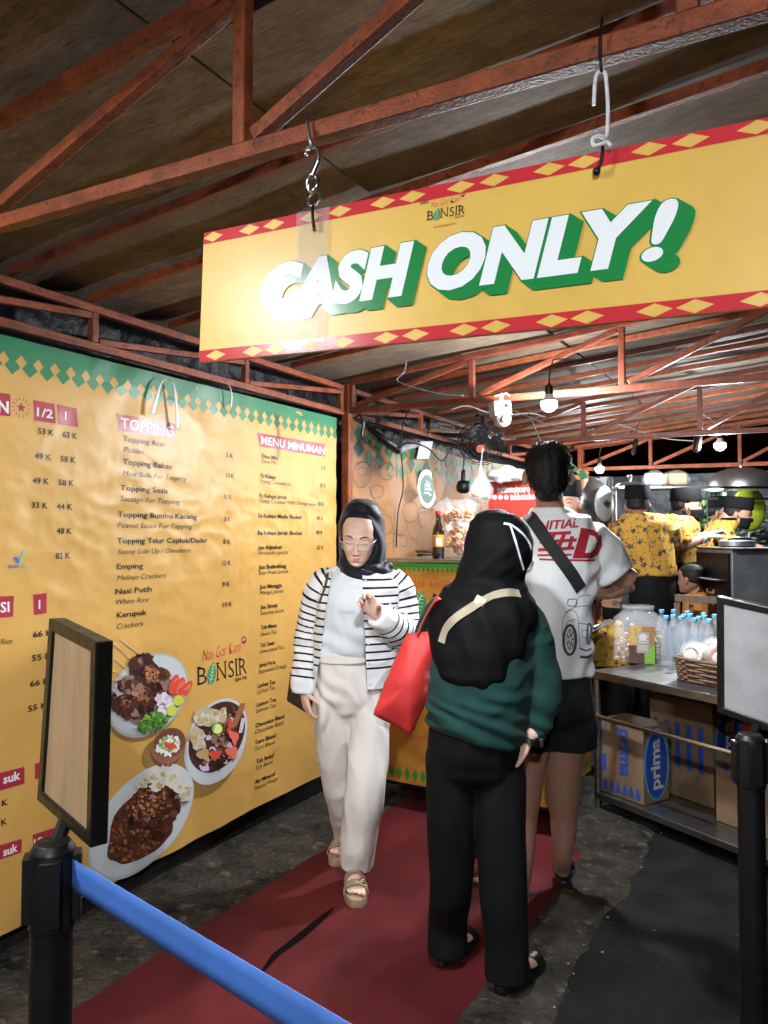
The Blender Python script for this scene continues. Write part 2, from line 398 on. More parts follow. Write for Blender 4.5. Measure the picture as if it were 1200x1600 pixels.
def member(name, par, a, c, w, m=M_rust): b = MB(); b.bar(a, c, w, w, m); b.build(name, par, bev=.004)
def cross_truss(Y, x0, xs, x1, zb, w, label, m=M_rust, tilt=-.012):
    t = thing('roof_truss', label, 'truss', (x0, Y, zb), 'steel roof trusses'); g = w * .5
    bz = lambda x: zb + tilt * (x - x0)
    member('bottom_chord', t, (x0, Y, bz(x0)), (x1, Y, bz(x1)), w, m)
    member('top_chord', t, (x0, Y, cz_(x0) - .03), (x1, Y, cz_(x1) - .03), w, m)
    for i, x in enumerate(xs):
        member('strut', t, (x, Y, bz(x) + g), (x, Y, cz_(x) - .03 - g), w * .9, m)
        if i + 1 < len(xs): member('brace', t, (x + .03, Y, bz(x) + g + .01), (xs[i + 1] - .02, Y, cz_(xs[i + 1]) - .04 - g), w * .86, m)
    return t
fx = [-1.72, -.92, -.14, .64, 1.4]
cross_truss(1.1, -2.36, fx, 2.2, 2.212, .032, 'chipped orange steel roof truss in front, carrying the yellow cash sign', tilt=-.02)
cross_truss(3.82, -2.40, [-2.36, -1.6, -.81, 0., .8, 1.6], 2.45, 2.215, .034, 'dark red steel roof truss spanning from the corner post over the counter', M_rust2)
cross_truss(5.5, -2.40, [-2.2, -1.44, -.66, .12, .9, 1.7], 2.45, 2.19, .034, 'steel roof truss behind the counter, second from the corner post', M_rust2)
cross_truss(7.85, -2.15, [-2.1, -1.4, -.6, .2, 1.0, 1.8], 2.45, 2.17, .036, 'orange steel roof truss at the far end of the stall')
def wall_truss(y0, y1, ys, label):
    t = thing('roof_truss', label, 'truss', (-2.40, y0, 2.19), 'steel roof trusses'); X = -2.40
    member('bottom_chord', t, (X, y0, 2.2), (X, y1, 2.2), .032); member('top_chord', t, (X, y0, 2.345), (X, y1, 2.345), .03)
    for i, y in enumerate(ys):
        member('strut', t, (X, y, 2.217), (X, y, 2.33), .03)
        if i + 1 < len(ys): member('brace', t, (X, y + .02, 2.222), (X, ys[i + 1] - .015, 2.318), .026)
wall_truss(-1.0, 3.78, [.2, 1.1, 2.0, 2.9, 3.76], 'orange steel wall truss running above the big menu banner')
wall_truss(3.87, 7.8, [3.9, 4.8, 5.7, 6.6, 7.5], 'orange steel wall truss above the brown curtain behind the counter')
for i, y in enumerate([1.66, 2.0, 2.42, 2.87, 3.31, 4.15, 4.45, 4.78, 5.12, 5.82, 6.15, 6.5, 6.85, 7.2, 7.55, 8.1]):
    b = MB(); b.bar((-2.42, y, cz_(-2.42) - .02), (2.5, y, cz_(2.5) - .02), .026, .03, M_rust if i % 3 else M_rust2)
    tag(b.build('roof_rafter', bev=.003), 'thin orange steel rafter under the plywood, %s back from the cash sign' % ordn[i], 'rafter', 'thin rafters under the roof')
def post(x, y, w, label):
    t = thing('roof_post', label, 'post', (x, y, 0), 'steel roof posts')
    b = MB(); b.box((x, y, 1.19), (w, w, 2.36), M_rust); b.build('shaft', t, bev=.004)
    b = MB(); b.box((x, y, .008), (w * 2.4, w * 2.4, .012), M_rust2); b.build('base_plate', t)
post(-2.395, 3.825, .05, 'orange steel corner post at the right end of the menu banner')
post(-2.1, 7.9, .06, 'orange steel post at the far end of the stall')
# ============================================================ LEFT MENU BANNER
BX = WX + .03
def bwave(y, z):
    w = .010 * noise.noise((y * 1.1, z * .9, 2)) + .0045 * noise.noise((y * 3.6 - z * 2, z * 3.4 + y, 5)) + .003 * (.5 - 2 * abs(noise.noise((y * 5 + z * 3, z * 6 - y * 3, 8))))
    k = math.exp(-((z - 1.52) / .42) ** 2) * (.4 + .6 * min(1, max(0, y - 1.6)))
    w += k * (.0035 * (.5 - 2.4 * abs(noise.noise((y * 6 + z * 7, z * 9 - y * 3, 9)))) + .0022 * (.5 - 2 * abs(noise.noise((y * 15, z * 15, 4)))))
    if z < .35: w += .010 * (.35 - z) / .22 * math.sin(y * 16 + 1.2 * math.sin(y * 5)) * (.4 + noise.noise((y * 3, 0, 0)))
    return w + .03 * max(0, .5 - abs(z - .4)) * .5
def bfn(layer):
    def f(y, z): return (BX + bwave(y, z) + .0012 * layer, y, z)
    return f
def uv(px, py): p = atX(px, py, BX); return p.y, p.z
TOPZ = 2.165; BOTZ = .135; Y0, Y1 = .35, 3.745
ban = thing('menu_banner', 'large yellow vinyl menu banner with green diamond border covering the left wall', 'banner', (BX, 2, 0))
b = MB(); b.grid(lambda u, v: bfn(0)(Y0 + (Y1 - Y0) * u, BOTZ + .015 * math.sin(u * 9) + (TOPZ - BOTZ - .015 * math.sin(u * 9)) * v), 330, 190, M_yel); b.build('sheet', ban, smooth=180)
def trim(par, f, y0, y1, top, band, per, ph, mg):
    """green band whose lower edge is cut into diamonds"""
    b = MB(); n = int((y1 - y0) / per) + 1; va = top - band * .42; vb = top - band * .62; vc = top - band * .78; vd = top - band
    for k in range(n * 2):
        a = y0 + (y1 - y0) * k / (2 * n); c = y0 + (y1 - y0) * (k + 1) / (2 * n); b.add([f(a, va), f(c, va), f(c, top), f(a, top)], [(0, 1, 2, 3)], mg)
    k = math.ceil((y0 - ph) / per)
    while ph + k * per < y1:
        c = ph + k * per; q = [(-.5, va), (.5, va), (.17, vb), (.44, vc), (0, vd), (-.44, vc), (-.17, vb)]
        q = [(min(y1, max(y0, c + t * per)), z) for t, z in q]
        pts = [f(t, z - .0001) for t, z in q]; b.add(pts, [(0, 6, 2, 1), (6, 5, 4, 3, 2)], mg); k += 1
    return b.build('green_border', par)
ua = uv(19, 580)[0]; ub = uv(189, 619)[0]; per = (ub - ua) / 7
trim(ban, bfn(1), Y0, Y1, TOPZ, uv(121, 560)[1] + .024 - uv(121, 603.6)[1], per, ua, M_green)
TN = {'item': 'menu_item'}
def bt(kind, s, x0, y0, x1, h, bold=0., shear=0., m=None, layer=2, res=2):
    u0, v0 = uv(x0, y0); u1 = uv(x1, y0)[0]; hh = uv(x0, y0 - h)[1] - v0
    if s == '1': u1 = None
    mb = MB(); text(mb, s, bfn(layer), u0, v0, hh, m or M_ink, u1=u1, bold=bold, shear=shear, res=res); mb.build(TN.get(kind, kind), ban)
def bbox(pts, lean=0., m=M_redp, layer=1, kind='heading_box'):
    P = [uv(*q) for q in pts]; n = 8
    f = bfn(layer)
    def g(u, v):
        a = [P[0][i] * (1 - u) + P[1][i] * u for i in (0, 1)]; c = [P[3][i] * (1 - u) + P[2][i] * u for i in (0, 1)]
        return f(a[0] * (1 - v) + c[0] * v, a[1] * (1 - v) + c[1] * v)
    mb = MB(); mb.grid(lambda u, v: g(u, 1 - v), n, 2, m); mb.build(kind, ban)
# headings
bbox([(-60, 604), (16, 616), (16, 650.6), (-60, 643)]); bt('heading', 'N', -4, 643, 13, 19, .03, 0, M_wink)
bbox([(52, 625), (84.4, 631), (86.6, 662), (53.4, 657)]); bt('heading', '1/2', 57, 650, 82, 14, .02, 0, M_wink)
bbox([(88.6, 632), (119.5, 638), (122.4, 667.5), (91, 662.7)]); bt('heading', '1', 101, 656, 108, 14, .02, 0, M_wink)
bbox([(182, 646), (273.5, 662), (274.5, 687), (186, 673)]); bt('heading', 'TOPPING', 188, 669, 271, 17.5, .012, 0, M_wink)
bbox([(402, 675.6), (508, 694), (508, 713.7), (407, 697.6)]); bt('heading', 'MENU MINUMAN', 408.4, 693.4, 507, 13, .012, 0, M_wink)
bbox([(-60, 934), (21.6, 931), (20, 963.6), (-60, 970)]); bt('heading', 'SI', 0, 957, 14, 16.5, .02, 0, M_wink)
bbox([(52, 929), (73, 926.5), (73, 958), (52.6, 961)]); bt('heading', '1', 60, 951, 67, 14, .02, 0, M_wink)
bbox([(-40, 1216), (35.6, 1197.5), (35, 1223.5), (-40, 1246)]); bt('heading', 'suk', 2, 1224, 28.5, 14, .03, 0, M_wink)
bbox([(-40, 1330), (29.6, 1309), (28.7, 1330), (-40, 1354)]); bt('heading', 'suk', 0, 1336.5, 22.5, 13, .03, 0, M_wink)
bbox([(51.6, 1193), (88, 1184), (88, 1208), (51.6, 1217)]); bbox([(47, 1303), (84, 1292), (83, 1315), (46, 1327)]); bt('heading', '10', 48, 1320, 62, 10, .02, 0, M_wink)
for s, x0, y0, x1 in [('53 K', 58.5, 677.6, 83.5), ('63 K', 97.6, 683, 121), ('49 K', 53.4, 716.4, 80), ('58 K', 94, 721, 118), ('49 K', 50.6, 755, 76.5), ('58 K', 90.6, 758, 115), ('33 K', 50, 793.5, 74), ('44 K', 88, 795.4, 113), ('48 K', 88, 834, 112), ('82 K', 86, 873, 110), ('66 K', 50, 996, 81), ('55 K', 48, 1033, 79), ('66 K', 45, 1073, 76), ('55 K', 42, 1112, 73), ('K', 0, 1259, 9), ('K', -2, 1289, 7)]:
    bt('price', s, x0, y0, x1, 9.6, .02)
for s, x0, y0, x1 in [('5 K', 353.5, 714.5, 364.6), ('11 K', 354, 746, 366), ('11 K', 350.4, 779.5, 362), ('8 K', 350, 814.6, 361), ('8 K', 349, 850, 360), ('12 K', 347, 883.5, 360.6), ('9 K', 347.5, 916.7, 359.4), ('10 K', 347.5, 948.8, 363)]:
    bt('price', s, x0, y0, x1, 7.8, .012)
for s, x0, y0, x1, e, X0, Y_, X1 in [('Topping Acar', 192, 689, 259, 'Pickles', 192.5, 706, 224), ('Topping Bakso', 191.5, 725, 269, 'Meat Balls For Topping', 191, 743, 291), ('Topping Sosis', 188.5, 766, 262, 'Sausage For Topping', 187, 783, 281), ('Topping Bumbu Kacang', 184.5, 807.5, 307, 'Peanut Sauce For Topping', 184, 824.6, 299.6), ('Topping Telur Ceplok/Dadar', 182.5, 849, 324, 'Sunny Side Up / Omelette', 182.5, 866, 297), ('Emping', 182, 889.5, 223.4, 'Melinjo Crackers', 182, 907, 258), ('Nasi Putih', 180, 928.6, 236, 'White Rice', 180.6, 945, 231), ('Kerupuk', 181.4, 965.4, 227.4, 'Crackers', 181.4, 983, 223)]:
    bt('item', s, x0, y0, x1, 9, .014); bt('translation', e, X0, Y_, X1, 8.8, -.003, .25)
bt('translation', 'Rice', 0, 1007, 17, 8.8, 0, .25)
for s, x0, y0, x1, e, X0, Y_, X1 in [('Dino Milo', 409.4, 715.4, 435, 'Dino Milo', 409.4, 723.4, 433.75), ('Es Kelapa', 407.9, 746, 431.9, 'Young Coconut Ice', 407, 754.4, 455.9), ('Es Kelapa Jeruk', 405.6, 776.9, 449.7, 'Young Coconut With Orange Juice', 405.6, 785, 494), ('Es Kelapa Muda Bucket', 404, 808.4, 472.75, '', 0, 0, 0), ('Es Kelapa Jeruk Bucket', 404, 835.4, 472.6, '', 0, 0, 0), ('Jus Alpukat', 404, 858.4, 441.6, 'Avocado Juices', 404.7, 867, 452), ('Jus Belimbing', 405.6, 889.4, 448.4, 'Star Fruit Juices', 405.6, 898.4, 452), ('Jus Mangga', 407, 920.3, 441.6, 'Mango Juices', 407, 929.7, 444.4), ('Jus Sirsak', 407.6, 952, 435.4, 'Soursop Juices', 407, 961.4, 445), ('Teh Manis', 408, 984, 433, 'Sweet Tea', 407.6, 994.4, 432.6), ('Teh Tawar', 407.6, 1011.6, 430.6, 'Unsweetend Tea', 406.6, 1021.6, 443.6), ('Jeruk Peras', 405.6, 1043, 431, 'Squeezed Orange', 404.4, 1053, 447.4), ('Lychee Tea', 402.6, 1075, 429.4, 'Lychee Tea', 401.4, 1084.4, 428.6), ('Lemon Tea', 400, 1104, 429.6, 'Lemon Tea', 398.6, 1113.6, 429), ('Chocolate Blend', 397, 1136.6, 442, 'Chocolate Blend', 396, 1146.6, 441.4), ('Taro Blend', 396, 1163, 428, 'Taro Blend', 396, 1173, 427), ('Teh Botol', 397.4, 1193, 424.4, 'Teh Botol', 396.6, 1203, 423.6), ('Air Mineral', 395, 1225, 427, 'Mineral Water', 394.4, 1235, 432)]:
    bt('item', s, x0, y0, x1, 6.8, .018)
    if e: bt('translation', e, X0, Y_, X1, 6.8, -.004, .25)
for s, x0, y0, x1 in [('21 K', 501.8, 733.75, 508.75), ('25 K', 499.4, 761, 508), ('30 K', 496.6, 790.4, 506), ('39 K', 495, 812.5, 505), ('43 K', 493.75, 834.6, 504), ('25 K', 494, 858.4, 505), ('K', 501, 1184, 504)]:
    bt('price', s, x0, y0, x1, 6.4, .016)
b = MB(); f = bfn(1)                                            # star burst, health badge, stickers
c = uv(33, 637); r = .0195
poly(b, [(c[0] + (r if k % 2 == 0 else r * .42) * math.sin(k * math.pi / 5), c[1] + (r if k % 2 == 0 else r * .42) * math.cos(k * math.pi / 5)) for k in range(10)], f, M_redp)
for k in range(14):
    a = 2 * math.pi * k / 14; e = [(c[0] + q * math.cos(a + s), c[1] + q * math.sin(a + s)) for q, s in ((.026, -.06), (.036, -.045), (.036, .045), (.026, .06))]; poly(b, e, f, M_redp)
b.build('star_emblem', ban)
b = MB(); mbl = flat('badge blue', (.05, .13, .35)); mbg = flat('badge green', (.09, .4, .3))
poly(b, [uv(*q) for q in ((19, 872), (25, 869), (29, 874), (34, 860), (35, 858), (33, 872), (28, 881), (25, 880))], f, mbl); poly(b, [uv(*q) for q in ((29, 876), (34.5, 862), (35.3, 858), (35.3, 866), (31, 877))], bfn(1.3), mbg)
u0, v0 = uv(12.7, 887.7); text(b, 'BADAN', f, u0, v0, .011, mbl, u1=uv(29, 887)[0], bold=.02); text(b, 'POM', f, uv(30.5, 887)[0], v0, .011, mbg, u1=uv(42, 887)[0], bold=.02)
b.build('health_badge', ban)
for py0, py1, s in ((1151, 1162, '10'), (1177, 1190, '8')):
    b = MB(); p0 = uv(492, py1); p1 = uv(500.5, py0)
    poly(b, [(p0[0], p0[1]), (p1[0], p0[1]), (p1[0], p1[1]), (p0[0], p1[1])], bfn(2.6), M_wink); text(b, s, bfn(3.4), p0[0] + .008, p0[1] + .008, .026, mbl); b.build('price_sticker', ban)
def leaf_logo(mb, f, cx, cy, a, h, mg, ml, ang=0.):
    pts = []
    for k in range(21):
        t = k / 20; w = math.sin(math.pi * t ** .8) ** .75; pts.append((t, w))
    out = [(cx + a * w, cy + h * (t - .5)) for t, w in pts] + [(cx - a * w, cy + h * (t - .5)) for t, w in pts[-2:0:-1]]
    co, si = math.cos(ang), math.sin(ang); rot = lambda p: (cx + (p[0] - cx) * co - (p[1] - cy) * si, cy + (p[0] - cx) * si + (p[1] - cy) * co)
    poly(mb, [rot(p) for p in out], f(0), mg)
    for k in range(-1, 5):
        if k < 0: q = [(cx - a * .05, cy - h * .62), (cx + a * .05, cy - h * .62), (cx + a * .04, cy + h * .42), (cx - a * .04, cy + h * .42)]; poly(mb, [rot(p) for p in q], f(.7), ml); continue
        for s in (-1, 1):
            y = cy - h * .3 + k * h * .15; e = a * (.75 - .1 * k); poly(mb, [rot(p) for p in ((cx, y), (cx, y + h * .025), (cx + s * e, y + h * .13), (cx + s * e, y + h * .115))], f(.7), ml)
def logo(mb, f, x, y, w, red=M_redink, ink=M_ink, gl=M_gleaf):
    """the stall's logo: red hand lettering over BON SIR with a leaf for the O; (x, y) = baseline left, w = width"""
    text(mb, 'B', f(0), x, y, w * .235, ink, u1=x + w * .165, bold=-.004)
    leaf_logo(mb, lambda q: f(.4 + q), x + w * .265, y + w * .11, w * .085, w * .30, gl, M_wink, -.25)
    text(mb, 'N', f(0), x + w * .37, y, w * .235, ink, u1=x + w * .55, bold=-.006)
    text(mb, 'SIR', f(0), x + w * .60, y, w * .235, ink, u1=x + w, bold=-.004)
    for px, pw in ((0., .06), (.36, .055), (.52, .05), (.755, .05), (.825, .05)):       # serifs
        for yy in (0, .219):
            if px == .52 and yy == 0: continue
            poly(mb, [(x + w * (px - .012), y + w * yy), (x + w * (px + pw), y + w * yy), (x + w * (px + pw), y + w * (yy + .016)), (x + w * (px - .012), y + w * (yy + .016))], f(.2), ink)
    text(mb, 'Nas Gor Kam', f(.3), x + w * .09, y + w * .29, w * .16, red, u1=x + w * .86, shear=.3, bold=-.012, rot=.05)
    poly(mb, ell(x + w * .93, y + w * .47, w * .055, w * .055, n=16), f(.3), M_redp); text(mb, 'ASLI', f(.7), x + w * .895, y + w * .455, w * .035, M_wink, u1=x + w * .965, rot=.3)
    text(mb, 'SEJAK 1958', f(.3), x + w * .74, y - w * .075, w * .05, ink, u1=x + w * .985, bold=.01)
b = MB(); u0, v0 = uv(307.6, 1070.8); u1 = uv(386, 1052)[0]; logo(b, lambda q: bfn(1 + q), u0, v0, u1 - u0); b.build('logo', ban)
# printed dishes
def dish_mats():
    g = lambda n, c: flat('print ' + n, c, .36)
    return dict(plate=g('plate', (.42, .45, .47)), plate2=g('plate rim', (.33, .35, .38)), shade=g('plate shadow', (.22, .125, .035)), meat=[g('meat a', (.035, .013, .01)), g('meat b', (.06, .019, .013)), g('meat c', (.018, .008, .008)), g('meat d', (.095, .034, .022)), g('meat e', (.045, .016, .012)), g('meat shine', (.2, .13, .11))],
        frit=[g('frit a', (.3, .12, .05)), g('frit b', (.42, .2, .09)), g('frit c', (.22, .075, .035))], tom=[g('tom a', (.5, .06, .035)), g('tom b', (.6, .13, .08))], on=[g('on a', (.6, .52, .62)), g('on b', (.48, .38, .52))],
        chi=[g('chi a', (.06, .2, .03)), g('chi b', (.16, .34, .06)), g('chi c', (.03, .11, .02))], lime=g('lime', (.45, .5, .06)), lime2=g('lime in', (.6, .65, .25)), brown=g('clay', (.24, .1, .055)), brown2=g('clay dark', (.13, .05, .03)),
        cream=[g('cream a', (.45, .4, .31)), g('cream b', (.4, .33, .21)), g('cream c', (.36, .25, .11)), g('cream d', (.48, .46, .4))], rice=[g('rice a', (.16, .06, .025)), g('rice b', (.26, .11, .045)), g('rice c', (.08, .028, .014)), g('rice d', (.05, .018, .012))], stick=g('stick', (.5, .36, .2)), soup=g('soup', (.045, .02, .018)), white=g('wh', (.68, .68, .66)))
DM = dish_mats()
class Pic:
    """printed picture in the (y, z) plane of the banner, laid out from a zoomed crop of it"""
    def __init__(s): s.b = MB(); s.l = 1.
    def P(s, q): return uv(130 + q[0] / 4.138, 1000 + q[1] / 4.138)
    def poly(s, pts, m):
        s.l += .012; Q = [s.P(q) for q in pts][::-1]; w = max(q[0] for q in pts) - min(q[0] for q in pts)
        if w < 90: return poly(s.b, Q, bfn(s.l), m)
        s.l += .45
        c = (sum(q[0] for q in Q) / len(Q), sum(q[1] for q in Q) / len(Q)); n = len(Q); rr = [1 - .07 * k for k in range(14)]; f = bfn(s.l); s.l += .25
        s.b.add([f(c[0] + (q[0] - c[0]) * r, c[1] + (q[1] - c[1]) * r) for r in rr for q in Q], [(j * n + i, j * n + (i + 1) % n, (j + 1) * n + (i + 1) % n, (j + 1) * n + i) for j in range(len(rr) - 1) for i in range(n)] + [tuple((len(rr) - 1) * n + i for i in range(n))], m)
    def el(s, x, y, a, c, ang, m, wob=0., n=28): s.poly(ell(x, y, a, c, R(-ang), 72 if a > 60 else n, wob, s.l * 9), m)
    def scatter(s, n, inside, size, mats, asp=1.7, seed=1, wob=.5):
        rg = random.Random(seed)
        for _ in range(n):
            x, y = inside(rg); z = size * rg.uniform(.5, 1.25); s.el(x, y, z, z / rg.uniform(1, asp), rg.uniform(0, 180), rg.choice(mats), wob, 9)
def inell(cx, cy, a, c, ang):
    co, si = math.cos(R(-ang)), math.sin(R(-ang))
    def f(rg):
        t, r = rg.uniform(0, 2 * math.pi), math.sqrt(rg.random()); x, y = a * r * math.cos(t), c * r * math.sin(t); return cx + x * co - y * si, cy + x * si + y * co
    return f
p = Pic(); p.el(395, 390, 300, 222, 48, DM['shade']); p.el(408, 358, 306, 226, 48, DM['plate2']); p.el(410, 355, 290, 212, 48, DM['plate'])
for x0, y0, x1, y1 in ((235, -5, 380, 110), (165, -5, 345, 165), (170, 100, 300, 200), (165, 190, 275, 240), (160, 240, 250, 290), (150, 270, 220, 325), (140, 330, 195, 360)):
    dx, dy = x1 - x0, y1 - y0; L = math.hypot(dx, dy); nx, ny = -dy / L * 5, dx / L * 5; p.poly([(x0 + nx, y0 + ny), (x1 + nx, y1 + ny), (x1 - nx, y1 - ny), (x0 - nx, y0 - ny)], DM['stick'])
p.scatter(95, inell(420, 235, 150, 95, -42), 34, DM['meat'], seed=2, asp=1.5); p.scatter(95, inell(345, 365, 150, 85, -42), 34, DM['meat'], seed=3); p.scatter(50, inell(270, 430, 130, 55, -30), 30, DM['meat'], seed=4); p.scatter(10, inell(395, 120, 26, 30, 0), 22, DM['meat'][:2], seed=5)
p.scatter(46, inell(430, 225, 66, 42, -35), 11, DM['frit'], seed=6, asp=3); p.scatter(50, inell(340, 340, 74, 38, -35), 11, DM['frit'], seed=7, asp=3); p.scatter(14, inell(260, 400, 50, 25, -35), 9, DM['frit'], seed=8, asp=3)
for x, y, a in ((565, 285, 70), (600, 300, 62), (640, 318, 52)): p.el(x, y, 68, 27, a, DM['tom'][0]); p.el(x + 5, y + 3, 48, 15, a, DM['tom'][1])
p.scatter(26, inell(495, 410, 70, 55, 50), 21, DM['on'], seed=9); p.scatter(130, inell(430, 525, 105, 55, 22), 13, DM['chi'], seed=10)
for x, y in ((592, 388), (548, 453)): p.el(x, y, 36, 34, 20, DM['lime']); p.el(x, y, 27, 25, 20, DM['lime2']); p.el(x, y, 6, 6, 0, DM['lime'])
p.b.build('satay_picture', ban)
p = Pic(); p.el(790, 790, 250, 170, 55, DM['shade']); p.el(846, 668, 270, 172, 60, DM['plate2']); p.el(850, 690, 262, 168, 62, DM['plate']); p.el(853, 622, 262, 176, 62, DM['plate']); p.el(853, 625, 246, 160, 62, DM['soup'])
p.scatter(120, inell(850, 700, 150, 100, 60), 26, DM['meat'] + [DM['brown2'], DM['on'][1], DM['soup'], DM['on'][1]], seed=11); p.scatter(60, inell(900, 560, 120, 70, 60), 24, DM['meat'] + [DM['brown'], DM['on'][1]], seed=12)
for x, y, a, c, g in ((765, 500, 62, 56, 20), (722, 640, 52, 72, 10), (845, 490, 40, 50, 60), (885, 480, 22, 40, 10)): p.el(x, y, a, c, g, DM['cream'][1], .5); p.scatter(16, inell(x, y, a * .8, c * .8, g), 20, DM['cream'], seed=int(x))
p.poly([(940, 540), (1000, 405), (1030, 405), (1025, 440), (970, 560)], DM['brown']); p.poly([(985, 600), (1005, 500), (1030, 505), (1010, 595)], DM['on'][1])
for x, y, a, c, g, q in ((830, 735, 45, 30, 20, 0), (940, 720, 40, 40, 40, 1), (955, 620, 30, 48, 20, 1), (930, 545, 14, 50, -10, 0)): p.el(x, y, a, c, g, DM['tom'][q], .6)
p.el(755, 735, 36, 45, 60, DM['cream'][2], .5); p.el(848, 570, 36, 38, 10, DM['chi'][1]); p.el(848, 570, 29, 31, 10, DM['lime2']); p.el(848, 570, 6, 6, 0, DM['white'])
p.b.build('soup_picture', ban)
p = Pic(); p.el(505, 735, 145, 105, 30, DM['shade']); p.el(528, 720, 108, 96, 50, DM['brown2']); p.el(540, 690, 118, 100, 45, DM['brown']); p.el(550, 662, 106, 88, 40, DM['brown2']); p.scatter(90, inell(540, 680, 80, 62, 30), 15, [DM['white'], DM['cream'][3], DM['white'], DM['chi'][1]], seed=14, asp=2.4); p.scatter(14, inell(552, 678, 30, 22, 0), 16, DM['tom'][:1], seed=15)
p.b.build('pickle_picture', ban)
p = Pic(); p.el(360, 1180, 436, 246, 50, DM['plate2']); p.el(368, 1162, 432, 242, 50, DM['plate']); p.el(375, 1178, 300, 182, 53, DM['rice'][2], .25)
p.scatter(420, inell(375, 1178, 295, 178, 53), 14, DM['rice'], seed=16, asp=2.6); p.scatter(50, inell(440, 1110, 190, 140, 50), 26, DM['meat'], seed=17); p.scatter(110, inell(400, 1060, 130, 90, 40), 10, DM['frit'], seed=18, asp=4)
for x, y, a, c, g in ((365, 915, 50, 32, 30), (430, 880, 58, 50, 60), (500, 870, 50, 62, 10), (560, 890, 60, 44, 30), (610, 940, 52, 40, 20), (630, 1000, 40, 34, 40), (440, 945, 44, 30, 10)): p.el(x, y, a, c, g, DM['cream'][3], .7); p.scatter(7, inell(x, y, a * .6, c * .6, g), 17, DM['cream'], seed=int(x))
p.b.build('fried_rice_picture', ban)
# plastic ties at the banner top
M_tie = mat('white plastic tie', (.7, .7, .7), .3, alpha=.75)
def tie(pxs, label, w=.012):
    b = MB()
    for line in pxs:
        P = [V(*bfn(9 + 4 * math.sin(i))(*uv(*q))) + V(.02, 0, 0) for i, q in enumerate(line)]; Pc, Q = catmull(P, [(w * (.3 + .7 * i / (len(P) - 1)), .003) for i in range(len(P))], 4)
        b.loft([(p, q[0], q[1], 2., (0, 1, 0), (1, 0, 0)) for p, q in zip(Pc, Q)], M_tie, 8)
    tag(b.build('plastic_tie', smooth=180), label, 'tie', 'plastic ties on the banner')
tie([[(252, 593), (242, 600), (236, 620), (233, 634), (231, 649)], [(252, 593), (262, 602), (266, 630), (269, 655), (270, 671)]], 'white plastic bag tie hanging over the TOPPING heading of the banner')
tie([[(345, 600), (350, 606), (353, 620), (353, 638)]], 'small white plastic tie hanging above the middle of the banner', .006)
# ============================================================ CASH ONLY SIGN
SY = 1.085
TL = atY(318, 364, SY); xr = (atY(1200, 182, SY) - TL).normalized(); yr = Vector((0, -1, 0)).cross(xr) * 1.; yr = xr.cross(Vector((0, -1, 0))) * -1.
if yr.z < 0: yr = -yr
SH = (TL - atY(318, 566, SY)).length; SL = 1.30
def suv(px, py): p = atY(px, py, SY) - TL; return p.dot(xr), p.dot(yr)
def sfn(layer): return lambda u, v: TL + xr * u + yr * v + Vector((0, -.0005 * layer - .0005, 0))
M_sign = mat('sign yellow', (.64, .40, .085), .34, spec=.4, var=(6, .08, None), bump=(60, .05, .002), stain=(70, .74, .8, (.35, .2, .05)))
sg = thing('cash_only_sign', 'yellow hanging board reading CASH ONLY! in white letters with green shadow', 'sign', TL)
b = MB(); rc = .012; out = []
for cx, cy, a0 in ((SL - rc, -rc, 0), (rc, -rc, 90), (rc, -SH + rc, 180), (SL - rc, -SH + rc, 270)):
    out += [(cx + rc * math.cos(R(a0 + 90 * k / 5)), cy + rc * math.sin(R(a0 + 90 * k / 5))) for k in range(6)]
fr = [TL + xr * u + yr * v for u, v in out]; n = len(fr)
b.add(fr + [p + Vector((0, .008, 0)) for p in fr], [tuple(range(n)), tuple(range(2 * n - 1, n - 1, -1))] + [(i, i + n, (i + 1) % n + n, (i + 1) % n) for i in range(n)], M_sign); b.build('board', sg, bev=.0015)
b = MB(); M_sred = flat('sign red', (.5, .03, .04), .18, .6)
def sbar(y0, y1): b = MB(); poly(b, [(.002, y0), (SL - .002, y0), (SL - .002, y1), (.002, y1)], sfn(.4), M_sred); b.build('red_border', sg)
TH = .0225; sbar(-TH, -.0008); sbar(-SH + .0008, -SH + TH)
pairs = [336, 392, 430, 487, 532, 599, 645, 720, 772, 857, 912, 1012, 1077, 1180]
for pxs, vy, py0 in ((pairs, -TH / 2, 300), ([339, 397, 432, 490, 537, 604, 650, 725, 775, 862, 917, 1022, 1085, 1187], -SH + TH / 2, 510)):
    us = [suv(px, py0)[0] for px in pxs]; us += [us[-1] + .0475, us[-1] + .118, us[-1] + .1655, us[-1] + .24]
    for u in us:
        if u < SL - .03: b = MB(); poly(b, [(u - .024, vy), (u, vy - TH * .42), (u + .024, vy), (u, vy + TH * .42)], sfn(.8), M_sign); b.build('diamond', sg)
u0, v0 = suv(408, 489); u1, v1 = suv(1052, 402); vb = (v0 + v1) / 2 + .002; hC = suv(1050, 312)[1] - v1
M_sw = flat('sign white', (.74, .76, .79), .18, .6); M_sg = flat('sign green', (.015, .2, .05), .18, .6)
b = MB(); bg = MB()
WORDS = [('CASH ONLY', .058, u0, suv(1017, 402)[0], 1.0), ('!', .03, suv(1003, 402)[0], suv(1058, 402)[0], 1.0)]
def islands(fs, n):
    par = list(range(n))
    def find(i):
        while par[i] != i: par[i] = par[par[i]]; i = par[i]
        return i
    for f in fs:
        for j in f[1:]: par[find(j)] = find(f[0])
    ids = {}; return [ids.setdefault(find(i), len(ids)) for i in range(n)]
